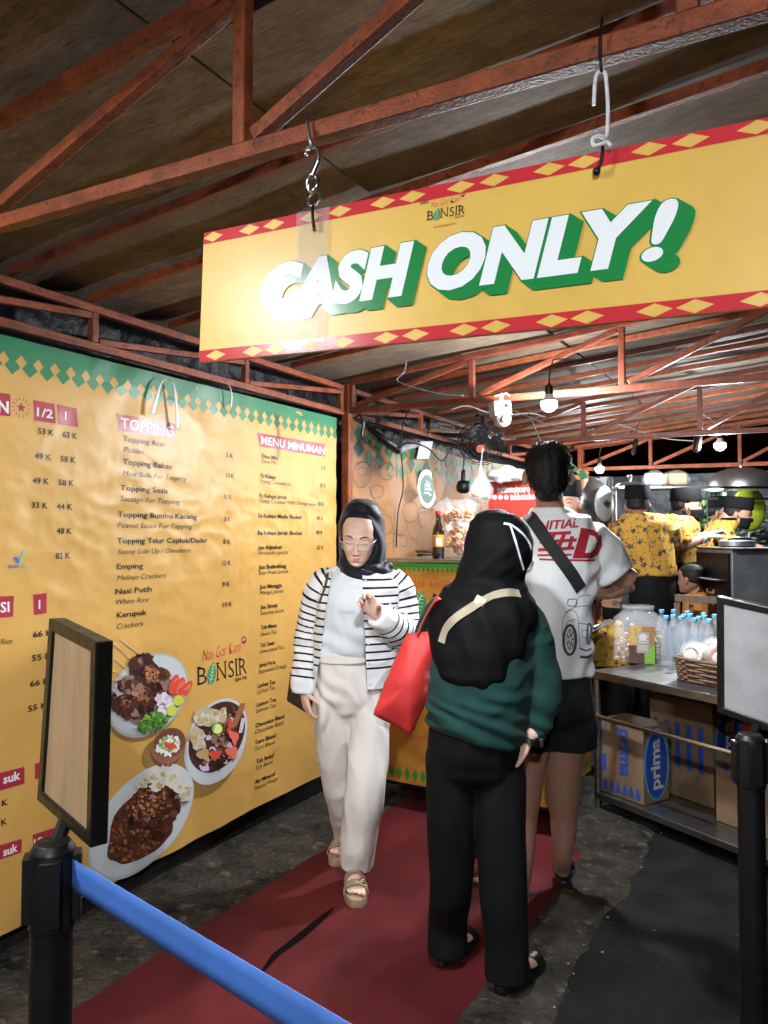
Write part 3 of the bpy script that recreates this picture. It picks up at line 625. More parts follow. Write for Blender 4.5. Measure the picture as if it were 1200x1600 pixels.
def sl(mb, m, extra, du, dv, layer):
    for wi, (word, bold, ua_, ub_, k_) in enumerate(WORDS):
        v0_, f0_, w0_ = text2d(word, bold, .22, 4, 1.03); sx = (ub_ - ua_) / w0_
        vs, fs, w = text2d(word, bold + extra, .22, 4, 1.03); ob = extra / .73; isl = islands(fs, len(vs))
        mb.add([sfn(layer + .012 * isl[i] + .1 * wi)(ua_ + (x - ob) * sx + du, vb + y * hC + dv) for i, (x, y) in enumerate(vs)], fs, m)
for k in range(16): sl(bg, M_sg, .02, .019 * k / 15, -.015 * k / 15, 1.2 + .22 * k)
sl(b, M_sw, 0, 0, 0, 5.4)
bg.build('letter_shadow', sg); b.build('lettering', sg)
b = MB(); q0 = suv(668, 345); q1 = suv(727, 325); logo(b, lambda q: sfn(1.2 + q), q0[0], q0[1], q1[0] - q0[0]); text(b, '#GueMauNasgorBonsir', sfn(1.3), suv(678, 353)[0], q0[1] - .014, .004, M_redink, u1=suv(714, 350)[0]); text(b, 'BANGO', sfn(1.3), suv(657, 323)[0], q0[1] + .028, .005, M_ink, u1=suv(670, 320)[0], bold=.02)
b.build('logo', sg)
M_tape = mat('clear tape', (.7, .72, .73), .1, spec=.9, alpha=.24, bump=(26, .9, .01), stretch=(9, 1, .35))
b = MB(); t0 = suv(466, 345); t1 = suv(517, 345)
def tp(u, v): x = t0[0] + (t1[0] - t0[0]) * u; y = -SH * (v * 1.0) - .001; return sfn(8 + 1.6 * noise.noise((u * 5, v * 1.5, 0)) + 1.2 * noise.noise((u * 16, v * 2, 3)))(x + .002 * noise.noise((v * 6, u, 1)), y)
b.grid(tp, 20, 30, M_tape); b.build('tape', sg, smooth=180)
# hooks
h = thing('hook', 'steel snap hook and ring holding the left end of the cash sign', 'hook', atY(487, 300, 1.09), 'hooks of the cash sign')
b = MB(); pt = [atY(*q, 1.075) for q in ((480, 176), (480, 195), (484, 215), (488, 232))]; b.tube(pt, .003, M_steel, 6); b.build('wire_strip', h, smooth=180)
b = MB(); pts = [atY(*q, 1.08) for q in ((478, 243), (480, 233), (488, 228), (495, 231), (498, 241), (496, 254), (490, 268), (487, 276))]; P, Q = catmull(pts, [.0032, .0032, .003, .0035, .004, .0045, .0055, .006], 4); b.tube(P, Q, M_chrome, 8)
c = atY(489, 287, 1.08); b.tube([c + V(.0105 * math.cos(t), .002 * math.sin(2 * t), .0135 * math.sin(t)) for t in [2 * math.pi * k / 20 for k in range(20)]], .0042, M_chrome, 8, True); b.build('snap_hook', h, smooth=180)
b = MB(); c = atY(491, 311, 1.08); b.tube([c + V(.0125 * math.cos(t), .004 * math.sin(t), .0135 * math.sin(t)) for t in [2 * math.pi * k / 20 for k in range(20)]], .0022, M_steel, 7, True); b.build('ring', h, smooth=180)
b = MB(); b.tube([atY(*q, 1.074) for q in ((489, 321), (488, 332), (489, 345), (491, 357))], .0028, M_black, 7); b.ball(atY(491, 358, 1.076), .004, M_steel, 8, 6); b.build('cable_tie', h, smooth=180)
h = thing('hook', 'white bent wire hook holding the right part of the cash sign', 'hook', atY(940, 200, 1.09), 'hooks of the cash sign')
b = MB(); b.tube([atY(*q, 1.075) for q in ((941, 28), (938, 60), (938, 95), (940, 113))], .0025, M_black, 6); b.build('green_cord', h, smooth=180)
b = MB(); pts = [atY(*q, 1.078) for q in ((928, 164), (929, 140), (931, 120), (937, 112), (945, 114), (948, 135), (950, 170), (949, 205), (945, 214))] + [atY(*q, 1.07) for q in ((935, 212), (926, 217), (928, 227), (938, 226), (948, 222), (955, 228))]
P, _ = catmull(pts, [0] * len(pts), 4); b.tube(P, .0028, M_white, 8); b.build('bent_wire', h, smooth=180)
b = MB(); b.tube([atY(*q, 1.072) for q in ((941, 222), (942, 240), (938, 255), (932, 267))], .0025, M_black, 6); b.ball(atY(932, 268, 1.075), .006, M_black, 8, 6); b.build('cord_loop', h, smooth=180)
# ============================================================ LIGHT BULBS (the stall's lamps, plus an unseen fill bulb added)
M_bulb = mat('lit bulb', (1, 1, 1), .4, emit=((.93, .97, 1.0), 1500 * BULB_POWER))
def bulb(p, label, k=1., cord=.12, r=.038, shade=False):
    t = thing('light_bulb', label, 'bulb', p, 'hanging bulbs'); p = Vector(p)
    m = M_bulb if k == 1 else mat('lit bulb %.2f' % k, (1, 1, 1), .4, emit=((.93, .97, 1.), 1500 * BULB_POWER * k))
    b = MB(); b.lathe([(.002, -r * .95), (r * .55, -r * .8), (r * .9, -r * .4), (r, 0), (r * .96, .012)] if k < 1.9 else [(.002, -r), (r * .6, -r * .8), (r * .92, -r * .4), (r, 0), (r * .92, r * .4), (r * .6, r * .8)], p, m, 16); b.build('globe', t, smooth=60)
    b = MB(); b.lathe([(r * (.95 if k < 1.9 else .5), .013 if k < 1.9 else r * .8), (r * (.9 if k < 1.9 else .48), .02 if k < 1.9 else r * .85), (r * (.62 if k < 1.9 else .46), .035), (.016, .05), (.016, .05)], p, M_white, 16); b.build('cap', t, smooth=40)
    if shade: b = MB(); b.lathe([(.115, -.012), (.118, -.012), (.075, .04), (.03, .062), (.022, .07), (.02, .066), (.03, .056), (.072, .036)], p, mat('added lamp shade', (.5, .5, .48), .4), 32); b.build('added_shade', t, smooth=50)  # shade added to keep the bulb's light off the ceiling
    b = MB(); b.lathe([(.019, .05), (.021, .06), (.019, .09), (.008, .1), (.005, .105)], p, M_black, 12); b.tube([p + V(0, 0, .1), p + V(.004, .0, .1 + cord * .5), p + V(.02, .01, .1 + cord), p + V(.08, .03, .1 + cord)], .004, M_black, 6); b.build('socket', t, smooth=40)
B1 = atD(858, 632, 3.72)
bulb(B1, 'brightest bare bulb, hanging over the man at the counter', 1.35)
bulb(atD(1125, 696, 5.3), 'bulb hanging over the cooks beside a black junction box', 1.1)
bulb(atD(937, 733, 7.0), 'small far bulb beside the hanging wok', .7)
bulb((-1.6, -.02, 2.275), 'bulb with added shade hanging by the banner near the camera', 1.55, .06, .034, True)
bulb((.55, -1.5, 2.3), 'unseen bulb with added shade hanging behind the camera', 1.8, .1, .058, True)
bulb((-.76, 1.46, 2.03), 'unseen fill bulb with shade, added just behind the yellow cash sign', 1.35, .04, .034, True)  # unseen bulb added to brighten the woman in stripes, hidden by the sign
# ============================================================ PEOPLE
from mathutils.bvhtree import BVHTree
def skinmat(name, col, lip=(.42, .16, .14)):
    m = mat(name, col, .5, spec=.4, var=(38, .07, None), bump=(220, .12, .002), sss=.12)
    n = m.node_tree.nodes; l = m.node_tree.links; b = n['Principled BSDF']
    src = b.inputs['Base Color'].links[0].from_socket; a = n.new('ShaderNodeAttribute'); a.attribute_name = 'lip'
    x = n.new('ShaderNodeMix'); x.data_type = 'RGBA'; l.new(a.outputs['Fac'], x.inputs['Factor']); l.new(src, x.inputs['A']); x.inputs['B'].default_value = (*lip, 1); l.new(x.outputs['Result'], b.inputs['Base Color'])
    return m
SK1 = skinmat('fair skin', (.69, .455, .365), (.5, .17, .16)); SK2 = skinmat('tan skin', (.31, .165, .11)); SK3 = skinmat('brown skin', (.27, .145, .095))
M_hij1 = mat('blue black hijab cloth', (.008, .010, .016), .52, sheen=.12, spec=.15, bump=(260, .1, .002), fold=(11, .6, .02, (1, 1, .5))); M_hij2 = mat('black hijab cloth', (.0035, .0035, .0045), .75, spec=.12, bump=(260, .1, .002), fold=(7, .6, .02, (1.6, 1, .35)))
M_hair = mat('black hair', (.006, .0055, .006), .55, spec=.25, bump=(90, .7, .006), stretch=(1, 1, .25))
M_teeW = mat('pale blue cotton', (.64, .69, .73), .8, spec=.2, bump=(300, .1, .002), fold=(9, .7, .025, (1, 1, .7))); M_teeM = mat('white cotton', (.73, .74, .76), .8, spec=.2, bump=(300, .1, .002), fold=(6, .75, .04, (1.3, 1, .5)))
M_trou = mat('cream trousers', (.68, .64, .60), .8, spec=.2, bump=(280, .12, .002), fold=(8, .75, .035, (1.3, 1, .45))); M_pant = mat('black trousers', (.003, .003, .0032), .8, spec=.2, bump=(200, .1, .002), fold=(6, .6, .02, (1.3, 1, .4)))
M_short = mat('dark grey shorts', (.009, .010, .012), .8, spec=.25); M_swt = mat('dark green sweatshirt', (.007, .034, .030), .85, spec=.2, sheen=.03, bump=(260, .15, .002), fold=(7, .8, .035, (.7, 1, 1.6)))
M_sand = mat('beige sandal leather', (.33, .24, .155), .55, var=(30, .12, None)); M_cork = mat('woven cork sole', (.28, .19, .11), .7, var=(90, .3, None), bump=(120, .6, .004), stretch=(1, 1, 4))
M_sblk = mat('black sandal rubber', (.007, .007, .008), .3); M_navy = mat('navy sandal rubber', (.008, .012, .03), .5)
def stripes():
    m = mat('striped knit', (.74, .75, .77), .85, spec=.2, bump=(320, .2, .003), fold=(9, .65, .025, (1, 1, .8)))
    n = m.node_tree.nodes; l = m.node_tree.links; b = n['Principled BSDF']
    a = n.new('ShaderNodeAttribute'); a.attribute_name = 'st'; f = n.new('ShaderNodeMath'); f.operation = 'FRACT'; l.new(a.outputs['Fac'], f.inputs[0])
    r = n.new('ShaderNodeMapRange'); r.interpolation_type = 'SMOOTHSTEP'; r.inputs['From Min'].default_value = .275; r.inputs['From Max'].default_value = .245; r.inputs['To Min'].default_value = 0; r.inputs['To Max'].default_value = 1
    l.new(f.outputs[0], r.inputs['Value'])
    x = n.new('ShaderNodeMix'); x.data_type = 'RGBA'; x.inputs['A'].default_value = (.74, .75, .77, 1); x.inputs['B'].default_value = (.008, .008, .01, 1); l.new(r.outputs['Result'], x.inputs['Factor']); l.new(x.outputs['Result'], b.inputs['Base Color'])
    return m
M_knit = stripes()
class Fig:
    """local frame: x to the right of the picture, y away from the camera, z up; feet on z = 0"""
    def __init__(s, label, px0, D, group=None, cat='person', name='person'):
        s.D = D; p = atD(px0, 840, D); s.loc = Vector((p.x, p.y, 0)); s.Fh = Vector((-math.sin(YAW), math.cos(YAW), 0)); s.k = D / FPX
        s.root = thing(name, label, cat, s.loc, group, YAW)
    def L(s, w): w = Vector(w) - s.loc; return Vector((w.dot(Rt), w.dot(s.Fh), w.z))
    def P(s, px, py, dy=0.): return s.L(atD(px, py, s.D + dy))
    def W(s, p): return s.loc + Rt * p[0] + s.Fh * p[1] + Vector((0, 0, p[2]))
    def rows(s, rows, n=5):
        """(py, px, half width px, half depth m[, dy[, power]])"""
        out = []
        for r in rows:
            dy = r[4] if len(r) > 4 else 0.; p = s.P(r[1], r[0], dy); out.append((p.z, p.x, p.y, r[2] * (s.D + dy) / FPX, r[3], r[5] if len(r) > 5 else 2.))
        return rings_z(out, n)
    def limb(s, mb, pts, m=None, per=6, n=18, rk=None):
        """(px, py, dy, radius px)"""
        P = [s.P(*q[:3]) for q in pts]; return limb(mb, P, [q[3] * s.k for q in pts], m or M_black, per, n)
    def bvh(s, o): return BVHTree.FromPolygons([v.co for v in o.data.vertices], [p.vertices for p in o.data.polygons])
    def cast(s, tree, px, py, off=.003):
        o = s.L(CAM); d = (s.L(atD(px, py, 2.)) - o).normalized(); h = tree.ray_cast(o, d)
        return (h[0] - d * off, h[1]) if h[0] else (None, None)
    def castxz(s, tree, x, z, off=.003):
        h = tree.ray_cast(Vector((x, -2, z)), Vector((0, 1, 0)))
        return (h[0] + Vector((0, -off, 0))) if h[0] else None
    def strap(s, tree, pts, w, m, name, par, off=.004, sub=8, thick=.0025):
        P, _ = catmull([(q[0], q[1], 0) for q in pts], [0] * len(pts), sub); b = MB(); vs = []; prev = None
        hits = []
        for q in P:
            h, nn = s.cast(tree, q.x, q.y, off)
            if h is not None: hits.append((h, nn if nn.y < 0 else -nn))
        for i, (h, nn) in enumerate(hits):
            d = (hits[min(i + 1, len(hits) - 1)][0] - hits[max(i - 1, 0)][0]).normalized(); x = d.cross(nn).normalized() * (w / 2); u = nn.normalized() * thick
            vs += [h - x, h - x + u, h + x + u, h + x]
        N = len(hits); fs = []
        for i in range(N - 1): fs += [(i * 4 + k, i * 4 + (k + 1) % 4, i * 4 + 4 + (k + 1) % 4, i * 4 + 4 + k) for k in range(4)]
        b.add(vs, fs, m); return b.build(name, par, smooth=40, local=True)
def rotm(pitch, roll, yaw): return Matrix.Rotation(yaw, 3, 'Z') @ Matrix.Rotation(roll, 3, 'Y') @ Matrix.Rotation(pitch, 3, 'X')
def head_rings(mb, c, M, m, sc=1., wid=1.):
    """skull and jaw, face towards -y, eyes at z = 0"""
    rows = [(.112, .02, .008, .012), (.105, .018, .045, .06), (.085, .012, .066, .085), (.05, .006, .0745, .096), (.015, .003, .075, .096), (-.02, .0, .071, .09), (-.05, -.008, .063, .08), (-.075, -.02, .052, .066), (-.095, -.034, .038, .049), (-.107, -.042, .024, .033), (-.111, -.046, .01, .014)]
    P, Q = catmull([(0, r[1], r[0]) for r in rows], [(r[2] * wid, r[3]) for r in rows], 3)
    X = M @ Vector((1, 0, 0)); Y = M @ Vector((0, 1, 0))
    mb.loft([(c + M @ (p * sc), q[0] * sc, q[1] * sc, 2.15, X, Y) for p, q in zip(P, Q)], m, 28)
def face_features(me, c, M, sc=1., lipw=.022):
    Mi = M.inverted(); y = M @ Vector((0, -1, 0)); lip = []
    for v in me.vertices:
        q = Mi @ (v.co - c) / sc; d = 0; lp = 0.
        if q.y < .0 and abs(q.z) < .13:
            g = lambda x0, z0, sx, sz: math.exp(-((q.x - x0) / sx) ** 2 - ((q.z - z0) / sz) ** 2)
            fw = min(1., max(0., (-q.y - .02) / .03))
            ax = abs(q.x)
            nz = max(0., min(1., (.008 - q.z) / .05)); brid = math.exp(-(q.x / (.0075 + .006 * nz)) ** 2)
            if -.056 < q.z < .03: d += (.004 + .017 * nz) * brid * (1 if q.z > -.045 else max(0, (q.z + .056) / .011))
            d += .006 * g(.0125, -.045, .006, .0065) + .006 * g(-.0125, -.045, .006, .0065)
            e = math.exp(-((ax - .032) / .016) ** 2 - ((q.z - .001) / .011) ** 2); d -= .0085 * e
            d += .0058 * math.exp(-((ax - .032) / .0125) ** 2 - ((q.z + .001) / .0075) ** 2)
            d += .004 * math.exp(-((ax - .03) / .02) ** 2 - ((q.z - .021) / .007) ** 2)
            d += .004 * math.exp(-((ax - .042) / .02) ** 2 - ((q.z + .033) / .02) ** 2)
            up = g(0, -.0665, lipw * .85, .0042); lo = g(0, -.0755, lipw * .7, .0048)
            d += .0055 * up + .0065 * lo - .003 * g(0, -.0708, lipw, .0014) - .003 * g(0, -.087, .02, .006) + .005 * g(0, -.1, .016, .01)
            lp = min(1., max(0, 1.5 * max(g(0, -.0668, lipw * .78, .0036), g(0, -.0752, lipw * .68, .0046)) - .25) * 1.6)
            v.co += y * (d * sc * fw)
            lp *= fw
        lip.append(lp)
    a = me.attributes.new('lip', 'FLOAT', 'POINT'); a.data.foreach_set('value', lip); me.update()
def hand(mb, wrist, d, palm, thumb, m, curl=.35, sc=1., spread=.08, pinch=False):
    """d along the fingers, palm = palm normal, thumb = direction of the thumb side"""
    d = Vector(d).normalized(); t = Vector(thumb); t = (t - d * t.dot(d)).normalized(); p = d.cross(t); p = p if p.dot(Vector(palm)) > 0 else -p
    w = Vector(wrist); L = .088 * sc
    mb.loft([(w - d * .02, .024 * sc, .019 * sc, 2, t, p), (w + d * .01, .027 * sc, .017 * sc, 2, t, p), (w + d * L * .5, .037 * sc, .0155 * sc, 2.6, t, p), (w + d * L * .92, .039 * sc, .0125 * sc, 2.6, t, p), (w + d * L * 1.04, .034 * sc, .008 * sc, 2.2, t, p)], m, 16)
    for i, (off, ln, r) in enumerate(((.0285, .070, .0083), (.0095, .078, .0086), (-.0095, .073, .0082), (-.0275, .058, .0073))):
        b = w + d * (L * (.97 - .04 * abs(i - 1))) + t * off * sc; c = curl * (1 + .13 * i); dr = (d + t * spread * (1.2 - i * .8)).normalized()
        if pinch: c = curl * (1.25 if i < 1 else .85 + .25 * i)
        pts = [b - dr * .014 * sc]; a = c * .45; pos = b
        pts.append(pos)
        for seg, (fr, cc) in enumerate(((.46, .75), (.3, 1.), (.24, .7))):
            pos = pos + (dr * math.cos(a) + p * math.sin(a)) * ln * sc * fr; pts.append(pos); a += c * cc * 1.25
        limb(mb, pts, [r * sc, r * sc * 1.04, r * sc * 1.02, r * sc * .93, r * sc * .72], m, 3, 10)
    b = w + d * .016 * sc + t * .022 * sc; td = (d * .62 + t * (.62 if not pinch else .3) + p * (.35 if not pinch else .75)).normalized()
    pts = [b - td * .01, b + td * .02 * sc]; p2 = b + td * .045 * sc; pts.append(p2); td2 = (td + d * .35 + p * .25 * (1 if not pinch else 1.5)).normalized(); pts.append(p2 + td2 * .03 * sc); pts.append(p2 + td2 * .052 * sc)
    limb(mb, pts, [.013 * sc, .0125 * sc, .0105 * sc, .0098 * sc, .0075 * sc], m, 3, 10)
def foot(mb, heel, toe, h, m, sc=1.):
    """bare foot from heel to toe tip, standing on height h"""
    heel, toe = Vector(heel), Vector(toe); d = (toe - heel); d.z = 0; d.normalize(); s = Vector((0, 0, 1)).cross(d); u = Vector((0, 0, 1))
    heel = Vector((heel.x, heel.y, h)); L = .2 * sc
    mb.loft([(heel + d * a * sc + u * z * sc, w * sc, q * sc, 2.2, s, u) for a, z, w, q in ((-.004, .022, .012, .012), (.012, .03, .027, .028), (.045, .036, .031, .035), (.085, .032, .032, .031), (.125, .024, .037, .023), (.16, .016, .043, .016), (.185, .012, .041, .0115), (.195, .011, .034, .009))], m, 18)
    for i, (o, ln, r) in enumerate(((.029, .042, .0105), (.011, .04, .0078), (-.005, .034, .0074), (-.019, .027, .007), (-.031, .02, .0066))):
        b = heel + d * (.18 - .006 * i) * sc + s * o * sc + u * .011; limb(mb, [b - d * .02, b, b + d * ln * .55 * sc + u * .003, b + d * ln * sc - u * .002], [r * sc] * 3 + [r * .8 * sc], m, 3, 10)
    return heel, d, s
def sole(heel, d, s, th, m, ln=.25, wid=.046, lift=0.):
    b = MB(); o = Vector((heel.x, heel.y, lift)); pts = []
    N = 40
    for k in range(N):
        t = 2 * math.pi * k / N; x = math.cos(t); y = math.sin(t); a = -.018 + ln * (x + 1) / 2; wd = wid * (.72 + .28 * math.sin(min(1., max(0., (a - .03) / .18)) * math.pi * .62)) ; pts.append(o + d * a + s * (wd * (abs(y) ** .62) * (1 if y > 0 else -1)))
    n = len(pts); u = Vector((0, 0, 1)); prof = ((0, .0), (.25, .003), (.8, .003), (1, .0))
    vs = []
    for f, e in prof:
        for q in pts: dirc = (q - o - d * ln * .42).normalized(); vs.append(q + u * th * f + dirc * e)
    fs = [tuple(range(n - 1, -1, -1)), tuple(range(3 * n, 4 * n))] + [(r * n + i, r * n + (i + 1) % n, (r + 1) * n + (i + 1) % n, (r + 1) * n + i) for r in range(3) for i in range(n)]
    b.add(vs, fs, m); return b
def band(b, heel, d, s, a, h, top, m, w=.03, half=.045, th=.004, skew=0.):
    """strap over the foot at distance a from the heel"""
    u = Vector((0, 0, 1)); P = []
    for k in range(13):
        t = math.pi * k / 12; P.append((math.cos(t) * half, h - .004 + (top) * math.sin(t) ** .8))
    vs = []
    for (x, z) in P:
        c = Vector((heel.x, heel.y, 0)) + d * (a + skew * x) + s * x + u * z; nrm = (s * x + u * max(.001, (z - h))).normalized() * th
        vs += [c - d * w / 2, c + d * w / 2, c + d * w / 2 + nrm, c - d * w / 2 + nrm]
    n = len(P); fs = [(i * 4 + k, i * 4 + 4 + k, i * 4 + 4 + (k + 1) % 4, i * 4 + (k + 1) % 4) for i in range(n - 1) for k in range(4)] + [(0, 1, 2, 3), (4 * n - 1, 4 * n - 2, 4 * n - 3, 4 * n - 4)]
    b.add(vs, fs, m)
def inpoly(x, y, pg):
    r = False; j = len(pg) - 1
    for i in range(len(pg)):
        if (pg[i][1] > y) != (pg[j][1] > y) and x < (pg[j][0] - pg[i][0]) * (y - pg[i][1]) / (pg[j][1] - pg[i][1]) + pg[i][0]: r = not r
        j = i
    return r
def seg_t(p, a, c):
    d = c - a; t = max(0., min(1., (p - a).dot(d) / d.length_squared)); return t, (p - a - d * t).length
def along(p, path):
    best = (9, 0); acc = 0
    for a, c in zip(path, path[1:]):
        t, q = seg_t(p, a, c)
        if q < best[0]: best = (q, acc + t * (c - a).length)
        acc += (c - a).length
    return best[1], best[0], acc
# ---------------------------------------------------------------- woman in the striped cardigan
F = Fig('woman in black hijab and glasses, striped cardigan and cream trousers, looking down at her hand', 562, 3.25)
P = F.P; HC = P(562, 840, -.03); HM = rotm(R(15), R(4), R(-6))
b = MB(); head_rings(b, HC, HM, SK1, 1.0, .97)
limb(b, [P(563, 868, .02), P(564, 890, .03), P(563, 905, .03)], [.05, .05, .06], SK1)
b.loft(F.rows([(893, 563, 14, .04), (903, 562, 40, .06), (940, 555, 40, .075), (1000, 543, 36, .07), (1050, 545, 40, .075), (1080, 548, 38, .07), (1092, 549, 24, .05)]), SK1)
armL = [P(508, 903, .02), P(486, 985, .04), P(474, 1075, -.01)]; armR = [P(618, 905, .02), P(628, 992, -.02), P(590, 961, -.2)]
limb(b, armL, [.042, .037, .027], SK1); limb(b, armR, [.042, .037, .027], SK1)
hand(b, P(474, 1078, -.012), P(481, 1112, -.03) - P(474, 1078, -.012), (1, .3, 0), (.45, -.9, 0), SK1, .45, .9)
hand(b, P(588, 960, -.215), P(560, 922, -.27) - P(588, 960, -.215), (-.7, .1, -.5), (.35, -.35, .85), SK1, .75, .92, .04, True)
hA, kA, aA = P(574, 1110, 0), P(572, 1225, -.09), P(552, 1352, -.02); hB, kB, aB = P(528, 1110, .02), P(530, 1222, .1), P(541, 1318, .36)
limb(b, [hA, kA, aA], [.055, .05, .034], SK1); limb(b, [hB, kB, aB], [.055, .045, .034], SK1)
gA = F.L(atZ(549, 1402, 0)); tA = F.L(atZ(557, 1422, 0)); dA = (P(557, 1420, -.24) - P(550, 1390, 0)); dA.z = 0; dA.normalize()
heelA = Vector((aA.x, aA.y + .03, 0)); toeA = heelA + Vector((.22 * math.sin(.10), -.22, 0)); heelB = Vector((aB.x - .005, aB.y + .03, 0)); toeB = heelB + Vector((-.03, -.2, 0))
SH1 = .042
hA_, dA, sA = foot(b, heelA, toeA, SH1, SK1, .96); hB_, dB, sB = foot(b, heelB, toeB, SH1, SK1, .96)
me = remesh(b, .0036, 3); face_features(me, HC, HM, 1.0); put(me, 'body', F.root, [SK1])
# face details
def hp(x, z, off=.001):
    """point on the face at head coordinates x, z"""
    o = HC + HM @ Vector((x, -.3, z)); h = FT.ray_cast(o, HM @ Vector((0, 1, 0))); return (h[0] if h[0] else HC + HM @ Vector((x, -.09, z))) + HM @ Vector((0, -off, 0))
FT = BVHTree.FromPolygons([v.co for v in me.vertices], [p.vertices for p in me.polygons])
b = MB(); M_brow = mat('brow hair', (.035, .022, .017), .7)
for s in (-1, 1):
    pts = [hp(s * x, z, .0006) for x, z in ((.014, .0205), (.025, .0255), (.038, .0265), (.051, .0205))]; Pq, Q = catmull(pts, [.0022, .0034, .003, .0010], 4); b.tube(Pq, Q, M_brow, 6)
b.build('eyebrows', F.root, smooth=180, local=True)
b = MB()
for s in (-1, 1):
    pts = [hp(s * x, z, .0004) for x, z in ((.0185, -.0035), (.026, -.0075), (.034, -.0085), (.042, -.0065), (.0475, -.002))]; Pq, Q = catmull(pts, [.0007, .0012, .0015, .0014, .0007], 3); b.tube(Pq, Q, M_ink, 6)
b.build('eyelashes', F.root, smooth=180, local=True)
g = bpy.data.objects.new('glasses', None); COL.objects.link(g); g.parent = F.root
M_rim = mat('clear glasses rim', (.55, .47, .43), .2, spec=.8); M_lens = mat('spectacle lens', (.9, .9, .92), .05, spec=.7, alpha=.07)
b = MB(); bl = MB()
for s in (-1, 1):
    ring = []
    for k in range(28):
        t = 2 * math.pi * k / 28; x = math.copysign(abs(math.cos(t)) ** .75, math.cos(t)) * .0245; z = math.copysign(abs(math.sin(t)) ** .8, math.sin(t)) * .019; ring.append(HC + HM @ Vector((s * .033 + x, -.108 + .10 * (s * .033 + x) ** 2 * 6, -.006 + z)))
    b.tube(ring, .0011, M_rim, 6, True); bl.add(ring, [tuple(range(28))], M_lens)
    b.tube([HC + HM @ Vector((s * x, y, z)) for x, y, z in ((.058, -.104, .004), (.068, -.095, .006), (.074, -.06, .008), (.078, .0, .008))], .0017, M_rim, 6)
b.tube([HC + HM @ Vector((x, y, z)) for x, y, z in ((-.0095, -.108, -.002), (-.005, -.112, .001), (.005, -.112, .001), (.0095, -.108, -.002))], .0012, M_rim, 6)
b.build('rims', g, smooth=180, local=True); bl.build('lenses', g, local=True)
# t-shirt
b = MB(); b.loft(F.rows([(1052, 534, 42, .09), (1026, 534, 44, .095), (1012, 537, 48, .108), (985, 544, 51, .115), (940, 554, 54, .13, -.008), (912, 560, 55, .118), (897, 562, 46, .095), (888, 563, 30, .07)], 6), M_teeW, 36)
for q in ((508, 905), (617, 905)): limb(b, [P(q[0] + (25 if q[0] < 560 else -25), 905, .01), P(q[0], 912, .015)], [.06, .052], M_teeW)
me = remesh(b, .006, 10); wrinkle(me, .008, 9, (1, 1, .6), 3); displace(me, lambda c, n: .004 * math.sin((c.x * .7 + c.z) * 60 + 3 * noise.noise(c * 5)) * math.exp(-((c.z - P(0, 1010).z) / .09) ** 2)); put(me, 'tshirt', F.root, [M_teeW])
TT = BVHTree.FromPolygons([v.co for v in me.vertices], [p.vertices for p in me.polygons])
b = MB(); p0 = P(524, 948); M_pr = flat('faint print', (.3, .35, .4), .7)                 # plain small line on the shirt
for py, x0, x1 in ((950, 535, 556), (953, 533, 560)):
    for k in range(8):
        a, c = x0 + (x1 - x0) * k / 8, x0 + (x1 - x0) * (k + .7) / 8; qs = [F.castxz(TT, P(x, y).x, P(x, y).z, .0012) for x, y in ((a, py + 1), (c, py + 1), (c, py), (a, py))]
        if all(qs): b.add(qs, [(0, 1, 2, 3)], M_pr)
b.build('chest_print', F.root, local=True)
# trousers
b = MB(); b.loft(F.rows([(1016, 533, 41, .096), (1030, 535, 45, .102), (1060, 543, 53, .114), (1085, 549, 59, .112), (1105, 550, 58, .095), (1122, 550, 48, .06)], 5), M_trou, 32)
limb(b, [P(579, 1080, -.005), P(578, 1150, -.045), P(571, 1228, -.09), P(562, 1300, -.06), P(557, 1349, -.02)], [.086, .083, .083, .077, .071], M_trou)
limb(b, [P(521, 1080, -.005), P(520, 1130, .005), P(523, 1170, .03), P(529, 1232, .1), P(540, 1290, .27), P(546, 1320, .36)], [.084, .083, .075, .066, .061, .057], M_trou)
me = remesh(b, .0065, 8)
hemz = P(557, 1346, -.02).z; 
wrinkle(me, .0075, 7, (1.3, 1, .55), 1)
displace(me, lambda c, n: .004 * math.sin((c.z * 1.2 + c.x * 2.2 + .4 * noise.noise(c * 6)) * 30) * math.exp(-((c.z - .82) / .16) ** 2))
put(me, 'trousers', F.root, [M_trou])
b = MB(); b.loft([(c, rx + .003, ry + .003, p) for c, rx, ry, p in F.rows([(1016, 533, 42, .097), (1024, 534, 44, .1), (1032, 536, 46, .104)], 3)], M_trou, 40, cap=False); b.build('waistband', F.root, smooth=180, local=True, solid=.004)
# cardigan
b = MB(); b.loft(F.rows([(1082, 556, 66, .13), (1066, 555, 66, .135), (1040, 555, 68, .14), (1000, 557, 68, .14), (950, 560, 66, .15, -.008), (915, 563, 65, .138), (898, 564, 54, .112), (886, 565, 32, .082), (870, 565, 26, .075)], 6), M_knit, 40)
sL = F.limb(b, [(520, 905, .015, 25), (502, 925, .02, 27), (487, 985, .04, 25), (476, 1060, .0, 20), (473, 1083, -.012, 17)])
sR = F.limb(b, [(604, 905, .015, 26), (622, 930, .015, 28), (630, 985, -.01, 27), (622, 985, -.09, 24), (603, 970, -.16, 20), (589, 960, -.2, 17)])
me = remesh(b, .0056, 7)
e0, e1 = P(566, 892, -.1), P(574, 1068, -.1); f0, f1 = P(519, 885, -.1), P(501, 1012, -.1); hz = P(556, 1068).z
dn = lambda a, c: Vector((c.z - a.z, 0, -(c.x - a.x))).normalized()
xr_ = lambda z: e0.x + (e1.x - e0.x) * (z - e0.z) / (e1.z - e0.z); xl_ = lambda z: f0.x + (f1.x - f0.x) * (z - f0.z) / (f1.z - f0.z)
def sleeve(c): return min(along(c, sR)[1], along(c, sL)[1])
